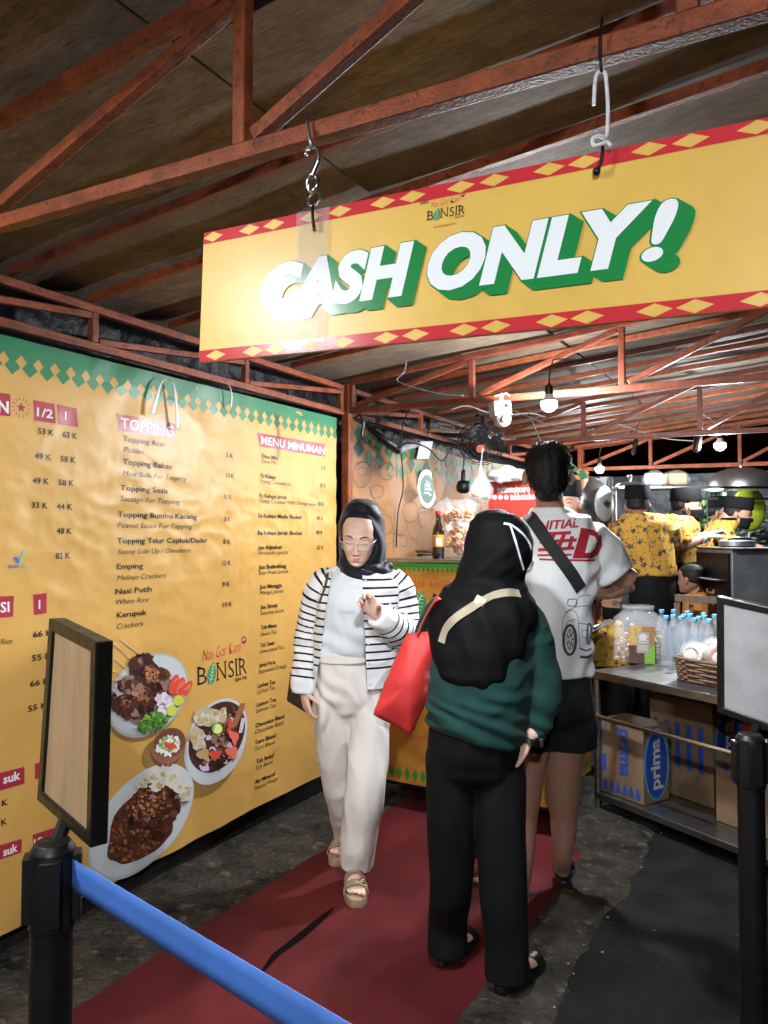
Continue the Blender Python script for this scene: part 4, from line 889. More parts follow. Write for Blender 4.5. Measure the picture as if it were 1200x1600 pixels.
cut(me, [lambda c: xl_(c.z) < c.x < xr_(c.z) and -.4 < c.y < -.02 and not (along(c, sR)[1] < .085 and c.y < -.13 and False),
         lambda c: c.z < hz and along(c, sL)[1] > .08 and along(c, sR)[1] > .09, lambda c: c.z > P(565, 891).z and abs(c.x - P(565, 880).x) < .085], 0, [(e0, dn(e0, e1)), (f0, dn(f0, f1)), (Vector((0, 0, hz)), (0, 0, 1))])
wrinkle(me, .006, 9, (1, 1, 1.6), 6)
def stv(c):
    aL, dL, tL = along(c, sL); aR, dR, tR = along(c, sR)
    onL = dL < .078 and c.x < P(520, 900).x + .012; onR = (dR < .082 and c.x > P(607, 900).x) or (c.y < -.155 and dR < .1)
    if onR and (dR <= dL):
        return max(.05, tR - aR) / .0315
    if onL: return max(.055, tL - aL) / .0315
    return max(0, c.z - hz - .066) / .0325 + .45 + .06 * math.sin(c.x * 9 + 1)
fattr(me, 'st', stv); CT = F.bvh(put(me, 'cardigan', F.root, [M_knit], solid=.005))
b = MB()
for k in range(6):
    y = 905 + k * 31; z = P(0, y).z; h = F.castxz(BVHTree.FromPolygons([v.co for v in me.vertices], [p.vertices for p in me.polygons]), xr_(z) + .012, z, .004)
    if h: b.lathe([(.001, -.001), (.006, -.001), (.006, .002), (.001, .003)], h, M_white, 10, (0, -1, 0))
b.build('buttons', F.root, smooth=50, local=True)
# hijab
b = MB(); b.loft(F.rows([(779, 566, 6, .02), (783, 566, 17, .055), (793, 566, 27, .09), (810, 565, 34, .112, .01), (832, 565, 37, .122, .015), (855, 567, 36.5, .12, .02), (876, 568, 35, .105, .02), (888, 569, 37, .1, .015), (896, 568, 40, .105, .005), (903, 567, 36, .1, 0)], 6), M_hij1, 40)
limb(b, [P(537, 880, .01), P(548, 891, -.05), P(568, 897, -.075), P(592, 894, -.05), P(609, 887, .0)], [.032, .036, .036, .033, .024], M_hij1)
me = remesh(b, .0042, 6)
pgf = [P(*q) for q in ((560, 810), (552, 822), (544, 836), (538, 848), (537, 860), (541, 872), (550, 882), (559, 888), (568, 888), (577, 880), (585, 867), (588, 852), (584, 837), (574, 822), (566, 813))]; pgf = [(q.x, q.z) for q in pgf]
cut(me, [lambda c: c.y < .03 and inpoly(c.x, c.z, pgf)], 4)
cx_, cz0 = P(562, 848).x, P(562, 848).z
def fold(c, n):
    r = math.hypot(c.x - cx_, (c.z - cz0) * .8); a = math.atan2(c.z - cz0, c.x - cx_)
    f = .0028 * math.sin(r * 150 + 2.2 * math.sin(a * 1.3 + .6) + 2 * noise.noise(c * 9)) * min(1, max(0, (r - .055) / .03))
    if c.z < P(0, 878).z: f += .003 * math.sin(c.z * 190 + c.x * 60 + 2 * noise.noise(c * 8))
    return f
b = MB(); b.loft(F.rows([(866, 565, 21, .058, .02), (880, 565, 25, .066, .015), (896, 564, 33, .085, .01), (908, 564, 34, .09, .01)], 4), M_hij1, 28); b.build('underscarf', F.root, smooth=180, local=True)
displace(me, fold); put(me, 'hijab', F.root, [M_hij1], solid=.004)
# sandals
for hl, d, s in ((hA_, dA, sA), (hB_, dB, sB)):
    sd = bpy.data.objects.new('sandal', None); COL.objects.link(sd); sd.parent = F.root
    sole(hl, d, s, SH1, M_cork, .252, .048).build('sole', sd, smooth=40, local=True)
    for a, top, half, w in ((.1, .066, .041, .045), (.158, .042, .047, .042)):
        b = MB(); band(b, hl, d, s, a, SH1, top, M_sand, w, half, .004); o = b.build('strap', sd, smooth=50, local=True)
        b = MB(); c = Vector((hl.x, hl.y, SH1 + top * .82)) + d * a + s * half * .55 * (1 if s.x > 0 else -1); b.tube([c + d * .015 * math.cos(t) + (s * (1 if s.x > 0 else -1) - Vector((0, 0, .7))).normalized() * .013 * math.sin(t) + Vector((0, 0, .006)) for t in [2 * math.pi * k / 14 for k in range(14)]], .0025, M_chrome, 6, True); b.build('buckle', sd, smooth=180, local=True)
# brown handbag behind her right hand
hb = thing('handbag', 'small brown leather handbag hanging at the side of the woman in stripes', 'bag', F.loc, None, YAW)
M_bag = mat('brown leather', (.05, .028, .018), .4, bump=(120, .2, .002)); b = MB()
P0 = [P(*q, .1) for q in ((455, 1047), (463, 1040), (486, 1040), (489, 1100), (480, 1112), (449, 1093))]
b.add([q + Vector((0, dy, 0)) for dy in (-.035, .035) for q in P0], [(0, 1, 2, 3, 4, 5), (11, 10, 9, 8, 7, 6)] + [(i, i + 6, (i + 1) % 6 + 6, (i + 1) % 6) for i in range(6)], M_bag); b.build('bag_body', hb, bev=.008, smooth=40, local=True)
b = MB(); b.tube([P(*q) for q in ((470, 1042, .11), (498, 960, .16), (512, 905, .13), (512, 888, .06))], .006, M_bag, 8); b.build('shoulder_strap', hb, smooth=180, local=True)
F.strap(CT, [(511, 888), (512, 898), (510, 910), (506, 924), (500, 940)], .013, M_bag, 'front_strap', hb, .004)
# ---------------------------------------------------------------- woman seen from behind
F = Fig('woman from behind in long black hijab, dark green sweatshirt and black trousers', 748, 2.52); P = F.P
b = MB(); HC = P(782, 858, .03); HM = rotm(R(5), 0, R(150)); head_rings(b, HC, HM, SK1)
limb(b, [P(772, 885, .05), P(765, 920, .05)], [.055, .06], SK1)
b.loft(F.rows([(925, 757, 40, .06), (960, 755, 56, .09), (1050, 750, 60, .1), (1110, 742, 60, .11), (1170, 742, 62, .11), (1215, 742, 40, .08)]), SK1)
limb(b, [P(812, 958, .02), P(846, 1072, .0), P(829, 1150, -.03)], [.045, .04, .028], SK1)
hand(b, P(826, 1154, -.03), P(806, 1186, -.035) - P(826, 1154, -.03), (-.9, .3, -.3), (-.3, .9, 0), SK1, .95, .95)
limb(b, [P(688, 958, .04), P(668, 1030, .1), P(668, 1060, .3)], [.045, .04, .028], SK1); hand(b, P(668, 1060, .31), (0, 1, -.1), (1, 0, 0), (0, 0, 1), SK1, .8, .95)
fL = (F.L(atZ(690, 1513)), F.L(atZ(744, 1462))); fR = (F.L(atZ(783, 1553)), F.L(atZ(852, 1500)))
limb(b, [P(706, 1190, .02), P(706, 1330, .04), fL[0] + Vector((.03, .02, .1))], [.085, .06, .038], SK1); limb(b, [P(778, 1190, 0), P(784, 1340, -.02), fR[0] + Vector((.03, .02, .1))], [.085, .06, .038], SK1)
A1 = foot(b, *fL, .03, SK1); A2 = foot(b, *fR, .03, SK1)
put(remesh(b, .0048, 4), 'body', F.root, [SK1])
b = MB(); b.loft(F.rows([(1158, 743, 73, .145), (1148, 743, 78, .155), (1120, 745, 80, .16), (1060, 751, 81, .155), (990, 756, 79, .15), (948, 757, 74, .13), (925, 758, 50, .1), (910, 760, 30, .08)], 6), M_swt, 40)
SRp = F.limb(b, [(792, 945, .02, 32), (818, 970, .02, 34), (838, 1030, .01, 33), (846, 1080, -.0, 31), (840, 1128, -.02, 24), (832, 1146, -.03, 19)])
F.limb(b, [(705, 948, .03, 34), (684, 985, .06, 34), (670, 1030, .12, 29), (668, 1058, .28, 20)])
me = remesh(b, .0062, 8); wrinkle(me, .008, 6.5, (1, 1, 1.9), 2)
displace(me, lambda c, n: .006 * math.sin(c.z * 95 + c.x * 30 + 3 * noise.noise(c * 5)) * math.exp(-((c.z - P(0, 1130).z) / .05) ** 2))
hz0 = P(0, 1140).z
for v in me.vertices:
    if v.co.z < hz0 + .12 and v.co.x < P(800, 0).x: v.co.z += .055 * max(0, min(1, (P(790, 0).x - v.co.x) / .25)) * max(0, min(1, (hz0 + .12 - v.co.z) / .1))
put(me, 'sweatshirt', F.root, [M_swt])
b = MB(); b.loft(F.rows([(1090, 743, 70, .135), (1130, 742, 72, .14), (1165, 742, 74, .132), (1200, 743, 72, .11), (1220, 743, 54, .08)], 5), M_pant, 32)
hl = fL[0] + Vector((.02, .01, .045)); hr = fR[0] + Vector((.02, .01, .045))
limb(b, [P(705, 1175, .0), P(706, 1260, .02), P(705, 1380, .05), hl + Vector((0, 0, .12)), hl], [.084, .083, .074, .068, .068], M_pant); limb(b, [P(779, 1175, .0), P(783, 1270, -.01), P(787, 1400, -.03), hr + Vector((0, 0, .12)), hr], [.085, .084, .077, .071, .07], M_pant)
me = remesh(b, .0065, 8); wrinkle(me, .006, 5, (1.5, 1, .6), 5); put(me, 'trousers', F.root, [M_pant])
b = MB(); b.loft(F.rows([(795, 772, 5, .015, .02), (798, 773, 17, .045, .02), (806, 775, 32, .08, .02), (819, 777, 44, .105, .02), (836, 779, 51, .122, .02), (856, 779, 54, .128, .02), (882, 773, 55, .118, .02), (905, 764, 55, .105, .02), (922, 758, 66, .12, .01), (940, 756, 82, .15, .0), (965, 754, 84, .165, -.004), (1005, 750, 78, .165, -.012), (1045, 744, 66, .15, -.022), (1075, 741, 46, .115, -.03), (1090, 740, 20, .06, -.04)], 6), M_hij2, 44)
limb(b, [P(806, 945, -.09), P(812, 985, -.1), P(806, 1018, -.09)], [.03, .034, .022], M_hij2)
me = remesh(b, .0055, 8)
def fold2(c, n):
    py = 840 - (c.z - 1.47) / F.k; q = min(1, max(0, (py - 870) / 60)) * (.25 + .75 * max(0, min(1, (1085 - py) / 70)))
    f = .0075 * q * math.sin(c.x * 75 + c.z * 22 + 2.6 * noise.noise(Vector((c.x * 6, c.y * 4, c.z * 3)))) * (.35 + .65 * abs(noise.noise(c * 4 + Vector((3, 0, 0)))) * 2)
    f += (1 - q) * .0016 * math.sin((c.z * 1.2 - c.x) * 85 + 2 * noise.noise(c * 7))
    return f
displace(me, fold2); hj = put(me, 'hijab', F.root, [M_hij2]); tr = F.bvh(hj)
M_el = mat('white elastic', (.62, .66, .68), .6); mk = bpy.data.objects.new('face_mask', None); COL.objects.link(mk); mk.parent = F.root
F.strap(tr, [(787, 818), (799, 821), (815, 833), (826, 847), (830, 858)], .0075, M_el, 'ear_loop', mk); F.strap(tr, [(797, 821), (804, 842), (811, 866), (818, 890)], .006, M_el, 'ear_loop', mk)
b = MB(); b.loft(F.rows([(872, 828, 3, .02, .02), (880, 825, 8, .05, .03), (890, 820, 9, .06, .03), (897, 816, 4, .03, .03)], 4), mat('white mask', (.6, .64, .66), .7), 20); b.build('mask', mk, smooth=180, local=True)
bs = thing('crossbody_bag', 'beige webbing bag strap worn across the black hijab', 'bag', F.loc, None, YAW); M_web = mat('beige webbing', (.27, .23, .17), .75, bump=(300, .4, .003), var=(40, .12, None))
F.strap(tr, [(690, 1004), (697, 983), (712, 966), (742, 946), (770, 931), (795, 926), (812, 928)], .027, M_web, 'strap', bs, .005)
c, nn = F.cast(tr, 750, 939, .01); b = MB(); b.box((0, 0, 0), (.034, .006, .028), mat('beige buckle', (.5, .46, .38), .4), Matrix.Translation(c) @ Matrix.Rotation(R(28), 4, 'Y')); b.build('slider', bs, bev=.002, local=True)
for (h, d, s), nm in ((A1, 'sandal'), (A2, 'sandal')):
    sd = bpy.data.objects.new('sandal', None); COL.objects.link(sd); sd.parent = F.root
    sole(h, d, s, .03, M_sblk, .25, .046).build('sole', sd, smooth=40, local=True)
    for a, top, half, sk in ((.105, .06, .041, .35), (.16, .042, .046, -.3)):
        b = MB(); band(b, h, d, s, a, .03, top, M_sblk, .036, half, .005, sk); b.build('strap', sd, smooth=50, local=True)
w0 = P(831, 1148, -.03); wd = (P(829, 1154, -.03) - P(838, 1128, -.02)).normalized(); b = MB(); b.lathe([(.031, -.01), (.034, -.009), (.034, .009), (.031, .01)], w0 + wd * .022, M_black, 24, wd); wt = b.build('wristwatch', F.root, smooth=40, local=True)
b = MB(); b.box(w0 + wd * .022 + Vector((.036, -.006, 0)), (.012, .03, .028), M_chrome); b.build('watch_case', wt, bev=.003, local=True)
# red tote
rb = thing('tote_bag', 'bright red fabric tote bag hanging from the arm of the woman in green', 'bag', F.loc, None, YAW)
M_red = mat('red non woven cloth', (.47, .027, .027), .62, bump=(260, .25, .002)); b = MB()
fr = [(636, 990), (684, 986), (676, 1060), (668, 1100), (640, 1149), (618, 1134), (583, 1117), (596, 1080), (618, 1030)]
cen = (640, 1070); N = 9
def bagpt(i, r, side):
    x, y = fr[i]; px, py = cen[0] + (x - cen[0]) * r, cen[1] + (y - cen[1]) * r; bul = .05 * (1 - r ** 2) + .018
    q = P(px, py, .02 + side * bul); return q + Vector((0, .008 * noise.noise(q * 14), 0))
seq = []
for i in range(N):
    seq.append(i)
def bagring(i, t):
    x0, y0 = fr[i]; x1, y1 = fr[(i + 1) % N]; return (x0 + (x1 - x0) * t, y0 + (y1 - y0) * t)
edge_ = [bagring(i, t / 4) for i in range(N) for t in range(4)]; fr = edge_; n = len(fr)
vs = []; rr = (1., .9, .72, .5, .28, .1)
for side in (-1, 1):
    for r in rr: vs += [bagpt(i, r, side) for i in range(n)]
fs = []
for si, side in enumerate((-1, 1)):
    o = si * n * len(rr)
    for j in range(len(rr) - 1):
        for i in range(n):
            f = (o + j * n + i, o + j * n + (i + 1) % n, o + (j + 1) * n + (i + 1) % n, o + (j + 1) * n + i); fs.append(f if side > 0 else f[::-1])
    f = tuple(o + (len(rr) - 1) * n + i for i in range(n)); fs.append(f if side > 0 else f[::-1])
o2 = n * len(rr)
fs += [(i, (i + 1) % n, o2 + (i + 1) % n, o2 + i) for i in range(n)]
b.add(vs, fs, M_red); me = b.mesh('t'); wrinkle(me, .006, 14, (1, 1, 1), 9); bo = put(me, 'bag_body', rb, [M_red]); bt_ = F.bvh(bo)
b = MB()
for y in (-.035, .03):
    pts = [P(x, yy, .02 + y + dd) for x, yy, dd in ((652, 992, 0), (660, 972, 0), (672, 950, -.03), (683, 935, -.06), (690, 940, -.03), (684, 962, 0), (676, 990, 0))]; Pc, Q = catmull(pts, [(.012, .0015)] * len(pts), 5); limb(b, pts, [(.012, .0018)] * len(pts), M_red, 5, 8, (0, 1, .2))
b.build('handles', rb, smooth=180, local=True)
b = MB(); M_fad = flat('faded print', (.42, .16, .2), .6)
for s, py, h in (('BU', 1060, 13), ('N', 1082, 13)):
    vs, fs, w = text2d(s, .02, 0, 3); q = []
    for x, y in vs:
        hh = F.cast(bt_, 664 + x * h * .5, py - y * h, .002)[0]; q.append(hh if hh is not None else P(664 + x * h * .5, py - y * h, -.05))
    b.add(q, fs, M_fad)
b.build('print', rb, local=True)
# ---------------------------------------------------------------- man at the counter
F = Fig('man from behind in white T-shirt with red print, dark shorts and flip flops', 865, 3.22); P = F.P
b = MB(); HC = P(856, 742, .0); HM = rotm(R(4), 0, R(172)); head_rings(b, HC, HM, SK2, 1.02)
for s in (-1, 1): b.ball(HC + HM @ Vector((s * .094, .005, -.012)), (.014, .022, .034), SK2, 12, 10)
limb(b, [P(857, 765, .01), P(859, 785, .015), P(861, 803, .02)], [.058, .058, .07], SK2)
b.loft(F.rows([(800, 862, 24, .06), (820, 868, 52, .085), (880, 868, 52, .11), (960, 866, 48, .1), (1040, 868, 46, .11), (1120, 870, 40, .1), (1140, 870, 24, .06)]), SK2)
limb(b, [P(922, 846, .01), P(960, 890, .02), P(984, 908, .03)], [.05, .052, .05], SK2)
limb(b, [P(985, 908, .03), P(956, 920, .07), P(922, 927, .13)], [.045, .044, .03], SK2); hand(b, P(920, 927, .13), (-1, .35, .05), (0, 1, 0), (0, .2, 1), SK2, .5)
limb(b, [P(818, 846, .02), P(796, 890, .06), P(800, 930, .2)], [.05, .048, .035], SK2); hand(b, P(800, 930, .21), (.3, 1, .1), (0, 0, -1), (1, 0, 0), SK2, .4)
hl1 = F.L(atZ(880, 1381)); hl2 = F.L(atZ(825, 1402))
limb(b, [P(888, 1110, .0), P(883, 1172, -.0), P(879, 1222, .01), P(881, 1285, .01), P(879, 1332, .0), hl1 + Vector((0, .03, .06))], [.088, .078, .076, .056, .042, .04], SK2)
limb(b, [P(846, 1110, .0), P(832, 1172, -.02), P(824, 1228, -.03), P(821, 1290, -.05), P(820, 1340, -.08), hl2 + Vector((-.02, .02, .06))], [.088, .072, .064, .048, .036, .036], SK2)
t1 = hl1 + Vector((.06, .24, 0)); t2 = F.L(atZ(742, 1381)); A1 = foot(b, hl1, t1, .018, SK2, 1.08); A2 = foot(b, hl2, t2, .018, SK2, 1.05)
put(remesh(b, .005, 4), 'body', F.root, [SK2])
b = MB(); b.loft([(HC + HM @ Vector((0, y, z)), rx, ry, 2.1, HM @ Vector((1, 0, 0)), HM @ Vector((0, 1, 0))) for z, y, rx, ry in ((-.108, .052, .04, .045), (-.09, .045, .058, .064), (-.06, .036, .072, .08), (-.03, .025, .081, .092), (.01, .012, .091, .106), (.05, .006, .0955, .115), (.082, .008, .089, .108), (.104, .012, .074, .09), (.118, .014, .05, .062), (.125, .016, .02, .025))], M_hair, 36)
me = remesh(b, .005, 5)
cut(me, [lambda c: (HM.inverted() @ (c - HC)).y < -.055 and (HM.inverted() @ (c - HC)).z < .055, lambda c: abs((HM.inverted() @ (c - HC)).x) > .055 and (HM.inverted() @ (c - HC)).z < -.028 - .6 * max(0, (HM.inverted() @ (c - HC)).y - .0)], 2)
wrinkle(me, .006, 26, (1, 1, .4), 4, False)
hr = put(me, 'hair', F.root, [M_hair])
rg = random.Random(5); b = MB(); vl = me.vertices
for _ in range(3200):
    v = vl[rg.randrange(len(vl))]; q = HM.inverted() @ (v.co - HC)
    if q.z < -.07: continue
    n = v.normal; top = max(0, min(1, (q.z - .05) / .06)); dn_ = Vector((rg.gauss(0, .35), rg.gauss(0, .35), -1 + 1.7 * top)); dr = (dn_ - n * dn_.dot(n)).normalized() * .9 + n * (.16 + .34 * top * rg.random())
    dr.normalize(); ln = rg.uniform(.014, .03) * (1 + .4 * top); s = n.cross(dr).normalized() * .0017; a = v.co - n * .002; m_ = a + dr * ln * .55 + n * .002; e = a + dr * ln - Vector((0, 0, .003))
    b.add([a - s, a + s, m_ + s * .8, m_ - s * .8, e, a + n * .0012], [(0, 1, 2, 3), (3, 2, 4), (0, 3, 5), (1, 5, 2)], M_hair)
b.build('hair_strands', hr, local=True)
b = MB(); b.loft(F.rows([(1054, 862, 60, .155), (1046, 862, 62, .168), (1000, 863, 61, .16), (940, 866, 61, .152), (880, 870, 65, .155), (842, 872, 68, .145), (815, 868, 58, .115), (801, 863, 35, .085), (791, 860, 25, .07)], 6), M_teeM, 40)
F.limb(b, [(895, 842, .015, 33), (922, 850, .015, 37), (944, 874, .02, 37), (957, 893, .02, 34), (961, 899, .02, 33)]); F.limb(b, [(838, 842, .02, 33), (816, 850, .02, 37), (799, 880, .05, 36), (795, 902, .08, 34)])
me = remesh(b, .006, 8); wrinkle(me, .008, 5.5, (1.5, 1, .55), 8)
displace(me, lambda c, n: .006 * math.sin((c.x * .8 - c.z) * 55 + 2 * noise.noise(c * 5)) * math.exp(-((c.x - P(925, 880).x) / .06) ** 2))
cut(me, [lambda c: c.z > P(0, 794).z], 2); ts = put(me, 'tshirt', F.root, [M_teeM], solid=.003); tr = F.bvh(ts)
b = MB(); M_sh = flat('shirt print red', (.42, .02, .04), .75)
def onshirt(mb, pts2, faces, m, off=.0035):
    q = []
    for px, py in pts2:
        z = P(px, py); h = F.castxz(tr, z.x, z.z, off); q.append(h if h is not None else z + Vector((0, -.15, 0)))
    mb.add(q, faces, m)
def shirt_text(mb, s, x0, y0, x1, y1, h, bold, shear, m, off=.0035, res=3):
    vs, fs, w = text2d(s, bold, shear, res); onshirt(mb, [(x0 + (x1 - x0) * x / w, y0 + (y1 - y0) * x / w - y * h) for x, y in vs], fs, m, off)
def tess(pg, step):
    """cut a polygon into small squares so that it follows the cloth"""
    bm = bmesh.new(); f = bm.faces.new([bm.verts.new((x, y, 0)) for x, y in pg]); xs = [q[0] for q in pg]; ys = [q[1] for q in pg]
    for ax, lo, hi in ((0, min(xs), max(xs)), (1, min(ys), max(ys))):
        k = lo + step
        while k < hi:
            co = [0, 0, 0]; no = [0, 0, 0]; co[ax] = k; no[ax] = 1; bmesh.ops.bisect_plane(bm, geom=bm.verts[:] + bm.edges[:] + bm.faces[:], plane_co=co, plane_no=no); k += step
    bm.verts.index_update(); r = [(v.co.x, v.co.y) for v in bm.verts], [tuple(v.index for v in f.verts) for f in bm.faces]; bm.free(); return r
shirt_text(b, 'INITIAL', 827, 829, 893, 824, 13.5, .03, .3, M_sh)
out = [(896, 825), (918, 828), (931, 838), (932, 852), (925, 866), (913, 871), (880, 871), (884, 860)]; onshirt(b, *tess(out, 4), M_sh)
inn = [(909, 836), (917, 838), (921, 845), (918, 856), (910, 862), (900, 863)]; onshirt(b, *tess(inn, 3), M_teeM, .0052)
for pg in ([(836, 832), (880, 830), (879, 835), (835, 837)], [(853, 832), (859, 832), (846, 858), (839, 858)], [(835, 844), (888, 841), (887, 846), (833, 849)], [(866, 835), (872, 835), (862, 859), (855, 859)], [(832, 856), (884, 853), (883, 858), (831, 861)], [(878, 838), (884, 838), (879, 856), (873, 856)], [(831, 865), (880, 864), (879, 867), (830, 868)], [(833, 871), (922, 873), (918, 876), (832, 874)]): onshirt(b, *tess(pg, 4), M_sh)
b.build('back_print', F.root, local=True)
b = MB(); M_ln = flat('shirt line ink', (.05, .055, .065), .75)                              # plain line drawing of a car
def stroke(pts, w=.9):
    Pc, _ = catmull([(x, y, 0) for x, y in pts], [0] * len(pts), 4)
    for a, c in zip(Pc, Pc[1:]):
        d = c - a
        if d.length < 1e-6: continue
        nx, ny = -d.y / d.length * w / 2, d.x / d.length * w / 2; onshirt(b, [(a.x + nx, a.y + ny), (c.x + nx, c.y + ny), (c.x - nx, c.y - ny), (a.x - nx, a.y - ny)], [(0, 1, 2, 3)], M_ln)
circ = lambda cx, cy, rx, ry, n=12: [(cx + rx * math.cos(2 * math.pi * k / n), cy + ry * math.sin(2 * math.pi * k / n)) for k in range(n + 1)]
stroke(circ(876, 992, 10, 22), 4.2); stroke(circ(877, 991, 6, 15), 1); stroke(circ(877, 991, 2.5, 6), 1)
for k in range(7): t = 2 * math.pi * k / 7; stroke([(877 + 2 * math.cos(t), 991 + 5 * math.sin(t)), (877 + 6 * math.cos(t), 991 + 15 * math.sin(t))], 1.6)
stroke([(864, 985), (865, 966), (870, 953), (880, 948), (888, 955), (890, 968), (891, 985), (893, 1005)]); stroke([(870, 951), (884, 944), (902, 942), (916, 946)]); stroke([(874, 932), (874, 941), (886, 941), (886, 932), (874, 932)], 1.2); stroke([(890, 968), (904, 970), (914, 972)]); stroke([(892, 1005), (904, 1010), (914, 1008)], 2.4); stroke([(893, 1018), (906, 1020), (914, 1018)], 4); stroke([(896, 978), (905, 980), (905, 990), (897, 988), (896, 978)], 1)
stroke(circ(909, 985, 4, 16), 2.6); stroke([(884, 944), (890, 930), (900, 926), (912, 928)]); stroke([(878, 962), (886, 962)]); stroke([(868, 975), (874, 964), (884, 966)])
b.build('car_drawing', F.root, local=True)
cb = thing('crossbody_bag', 'wide black bag strap crossing the back of the white T-shirt', 'bag', F.loc, None, YAW)
F.strap(tr, [(818, 797), (832, 812), (850, 838), (872, 868), (893, 897), (908, 921)], .052, mat('black webbing', (.012, .013, .016), .7, bump=(300, .4, .003)), 'strap', cb, .006, 8, .003)
b = MB(); b.loft(F.rows([(1035, 864, 54, .135), (1080, 868, 58, .142), (1110, 870, 60, .14), (1130, 872, 54, .11)], 5), M_short, 32)
F.limb(b, [(888, 1085, .0, 38), (893, 1130, .0, 39), (894, 1166, .0, 38)]); F.limb(b, [(846, 1085, .0, 38), (843, 1130, -.01, 38), (843, 1166, -.01, 37)])
me = remesh(b, .0062, 6); wrinkle(me, .007, 7, (1.4, 1, .6), 4); put(me, 'shorts', F.root, [M_short])
for h, d, s in (A1, A2):
    sd = bpy.data.objects.new('flip_flop', None); COL.objects.link(sd); sd.parent = F.root
    sole(h, d, s, .018, M_navy, .275, .048).build('sole', sd, smooth=40, local=True); b = MB(); band(b, h, d, s, .13, .018, .05, M_navy, .04, .045, .004); b.build('strap', sd, smooth=50, local=True)
# ============================================================ COUNTER AND WHAT STANDS ON IT
M_cloth = mat('counter banner orange', (.40, .18, .027), .42, spec=.4, var=(3, .12, None), bump=(9, .15, .02))
CX0, CX1, CY0, CY1, CZ = -2.10, -1.14, 3.70, 4.42, 1.355
ctr = thing('food_counter', 'stall counter wrapped in orange banner cloth with green diamond border', 'counter', (CX0, CY0, 0))
b = MB(); b.box(((CX0 + CX1) / 2, (CY0 + CY1) / 2 + .01, CZ - .012), (CX1 - CX0 + .03, CY1 - CY0 + .02, .02), M_steel); b.build('top', ctr, bev=.004)
b = MB(); b.box(((CX0 + CX1) / 2, (CY0 + CY1) / 2 + .02, .72), (CX1 - CX0 - .03, CY1 - CY0 - .04, 1.2), M_black); b.build('cabinet', ctr)
def cw(u, z): return .006 * noise.noise((u * 4, z * 3, 3)) + .012 * max(0, .5 - z) * math.sin(u * 13)
def cfF(l): return lambda x, z: (x, CY0 - cw(x, z) - .0012 * l, z)
def cfR(l): return lambda y, z: (CX1 + .006 + cw(y, z) + .0012 * l, y, z)
b = MB(); b.grid(lambda u, v: cfF(0)(CX0 + (CX1 + .005 - CX0) * u, .15 + (CZ - .177) * v), 60, 50, M_cloth); b.grid(lambda u, v: cfR(0)(CY0 - .002 + (CY1 - CY0) * u, .15 + (CZ - .177) * v), 40, 50, M_cloth); b.build('banner_cloth', ctr, smooth=60)
M_g2 = flat('cloth green', (.02, .2, .03), .45)
def smalltrim(par, f, u0, u1, top, h, per):
    b = MB(); poly(b, [(u0, top - h * .45), (u1, top - h * .45), (u1, top), (u0, top)], f, M_g2); c = u0 + per / 2
    while c < u1: poly(b, [(c - per * .38, top - h * .62), (c, top - h), (c + per * .38, top - h * .62), (c + per * .16, top - h * .44), (c - per * .16, top - h * .44)], f, M_g2); c += per
    b.build('green_border', par)
def lowtrim(par, f, u0, u1, z, h, per):
    b = MB(); c = u0 + per / 2
    while c < u1: poly(b, [(c - per * .36, z), (c, z - h / 2), (c + per * .36, z), (c, z + h / 2)], f, M_g2); c += per
    b.build('green_diamonds', par)
smalltrim(ctr, cfF(1), CX0, CX1, CZ - .024, .05, .028); smalltrim(ctr, cfR(1), CY0, CY1, CZ - .024, .05, .028); lowtrim(ctr, cfF(1), CX0, CX1, .20, .075, .048); lowtrim(ctr, cfR(1), CY0, CY1, .20, .075, .048)
def cuv(px, py): p = atY(px, py, CY0); return p.x, p.z
b = MB(); u0, v0 = cuv(636, 918); text(b, 'Nas Gor Kam', cfF(1.2), u0, v0, .05, M_redink, u1=u0 + .40, shear=.3, bold=-.01, rot=.06)
leaf_logo(b, lambda q: cfF(1.2 + q), *cuv(653, 942), .055, .13, M_gleaf, M_wink, -.5)
u0, v0 = cuv(676, 952); text(b, 'N SIR', cfF(1.2), u0, v0, .09, M_ink, u1=u0 + .36); u0, v0 = cuv(612, 952); text(b, 'B', cfF(1.2), u0, v0, .09, M_ink)
b.build('logo', ctr); b = MB(); u0, v0 = cuv(634, 977); text(b, 'AGLI', cfF(1.2), u0, v0, .03, M_redink, shear=.2, bold=-.01); b.build('lettering', ctr); b = MB(); u0, v0 = cuv(632, 1152); text(b, '#GueMauNasgorBonsir', cfF(1.2), u0, v0, .032, M_redink, u1=u0 + .5, shear=.25, bold=-.008)
b.build('lettering', ctr)
b = MB(); b.tube([V(CX1 + .02, 4.0, 1.0), V(CX1 + .1, 3.96, 1.0), V(CX1 + .13, 4.0, 1.0), V(CX1 + .13, 4.4, 1.0)], .014, M_chrome, 12); b.build('rail', ctr, smooth=180)
b = MB(); poly(b, [(4.0, .95), (4.3, .95), (4.3, 1.26), (4.0, 1.26)], cfR(1.5), flat('poster cream', (.55, .42, .22))); poly(b, [(4.03, .98), (4.27, .98), (4.27, 1.06), (4.03, 1.06)], cfR(2), M_redp); poly(b, ell(4.15, 1.16, .09, .06), cfR(2), flat('poster dish', (.3, .14, .06))); b.build('poster', ctr)
M_paper = mat('brown food paper', (.42, .3, .17), .7, var=(20, .2, None))
t = thing('paper_stack', 'stack of brown food papers lying on the counter', 'paper', atZ(640, 866, CZ))
for k in range(5):
    b = MB(); rg = random.Random(k); c = atZ(640, 866, CZ); b.box((c.x + rg.uniform(-.02, .02), c.y + .13 + rg.uniform(-.02, .02), CZ + .006 + .006 * k), (.3, .22, .0035), M_paper, None, rg.uniform(-.15, .15)); b.build('sheet', t)
M_glassb = mat('dark bottle glass', (.012, .007, .005), .1, spec=.7)
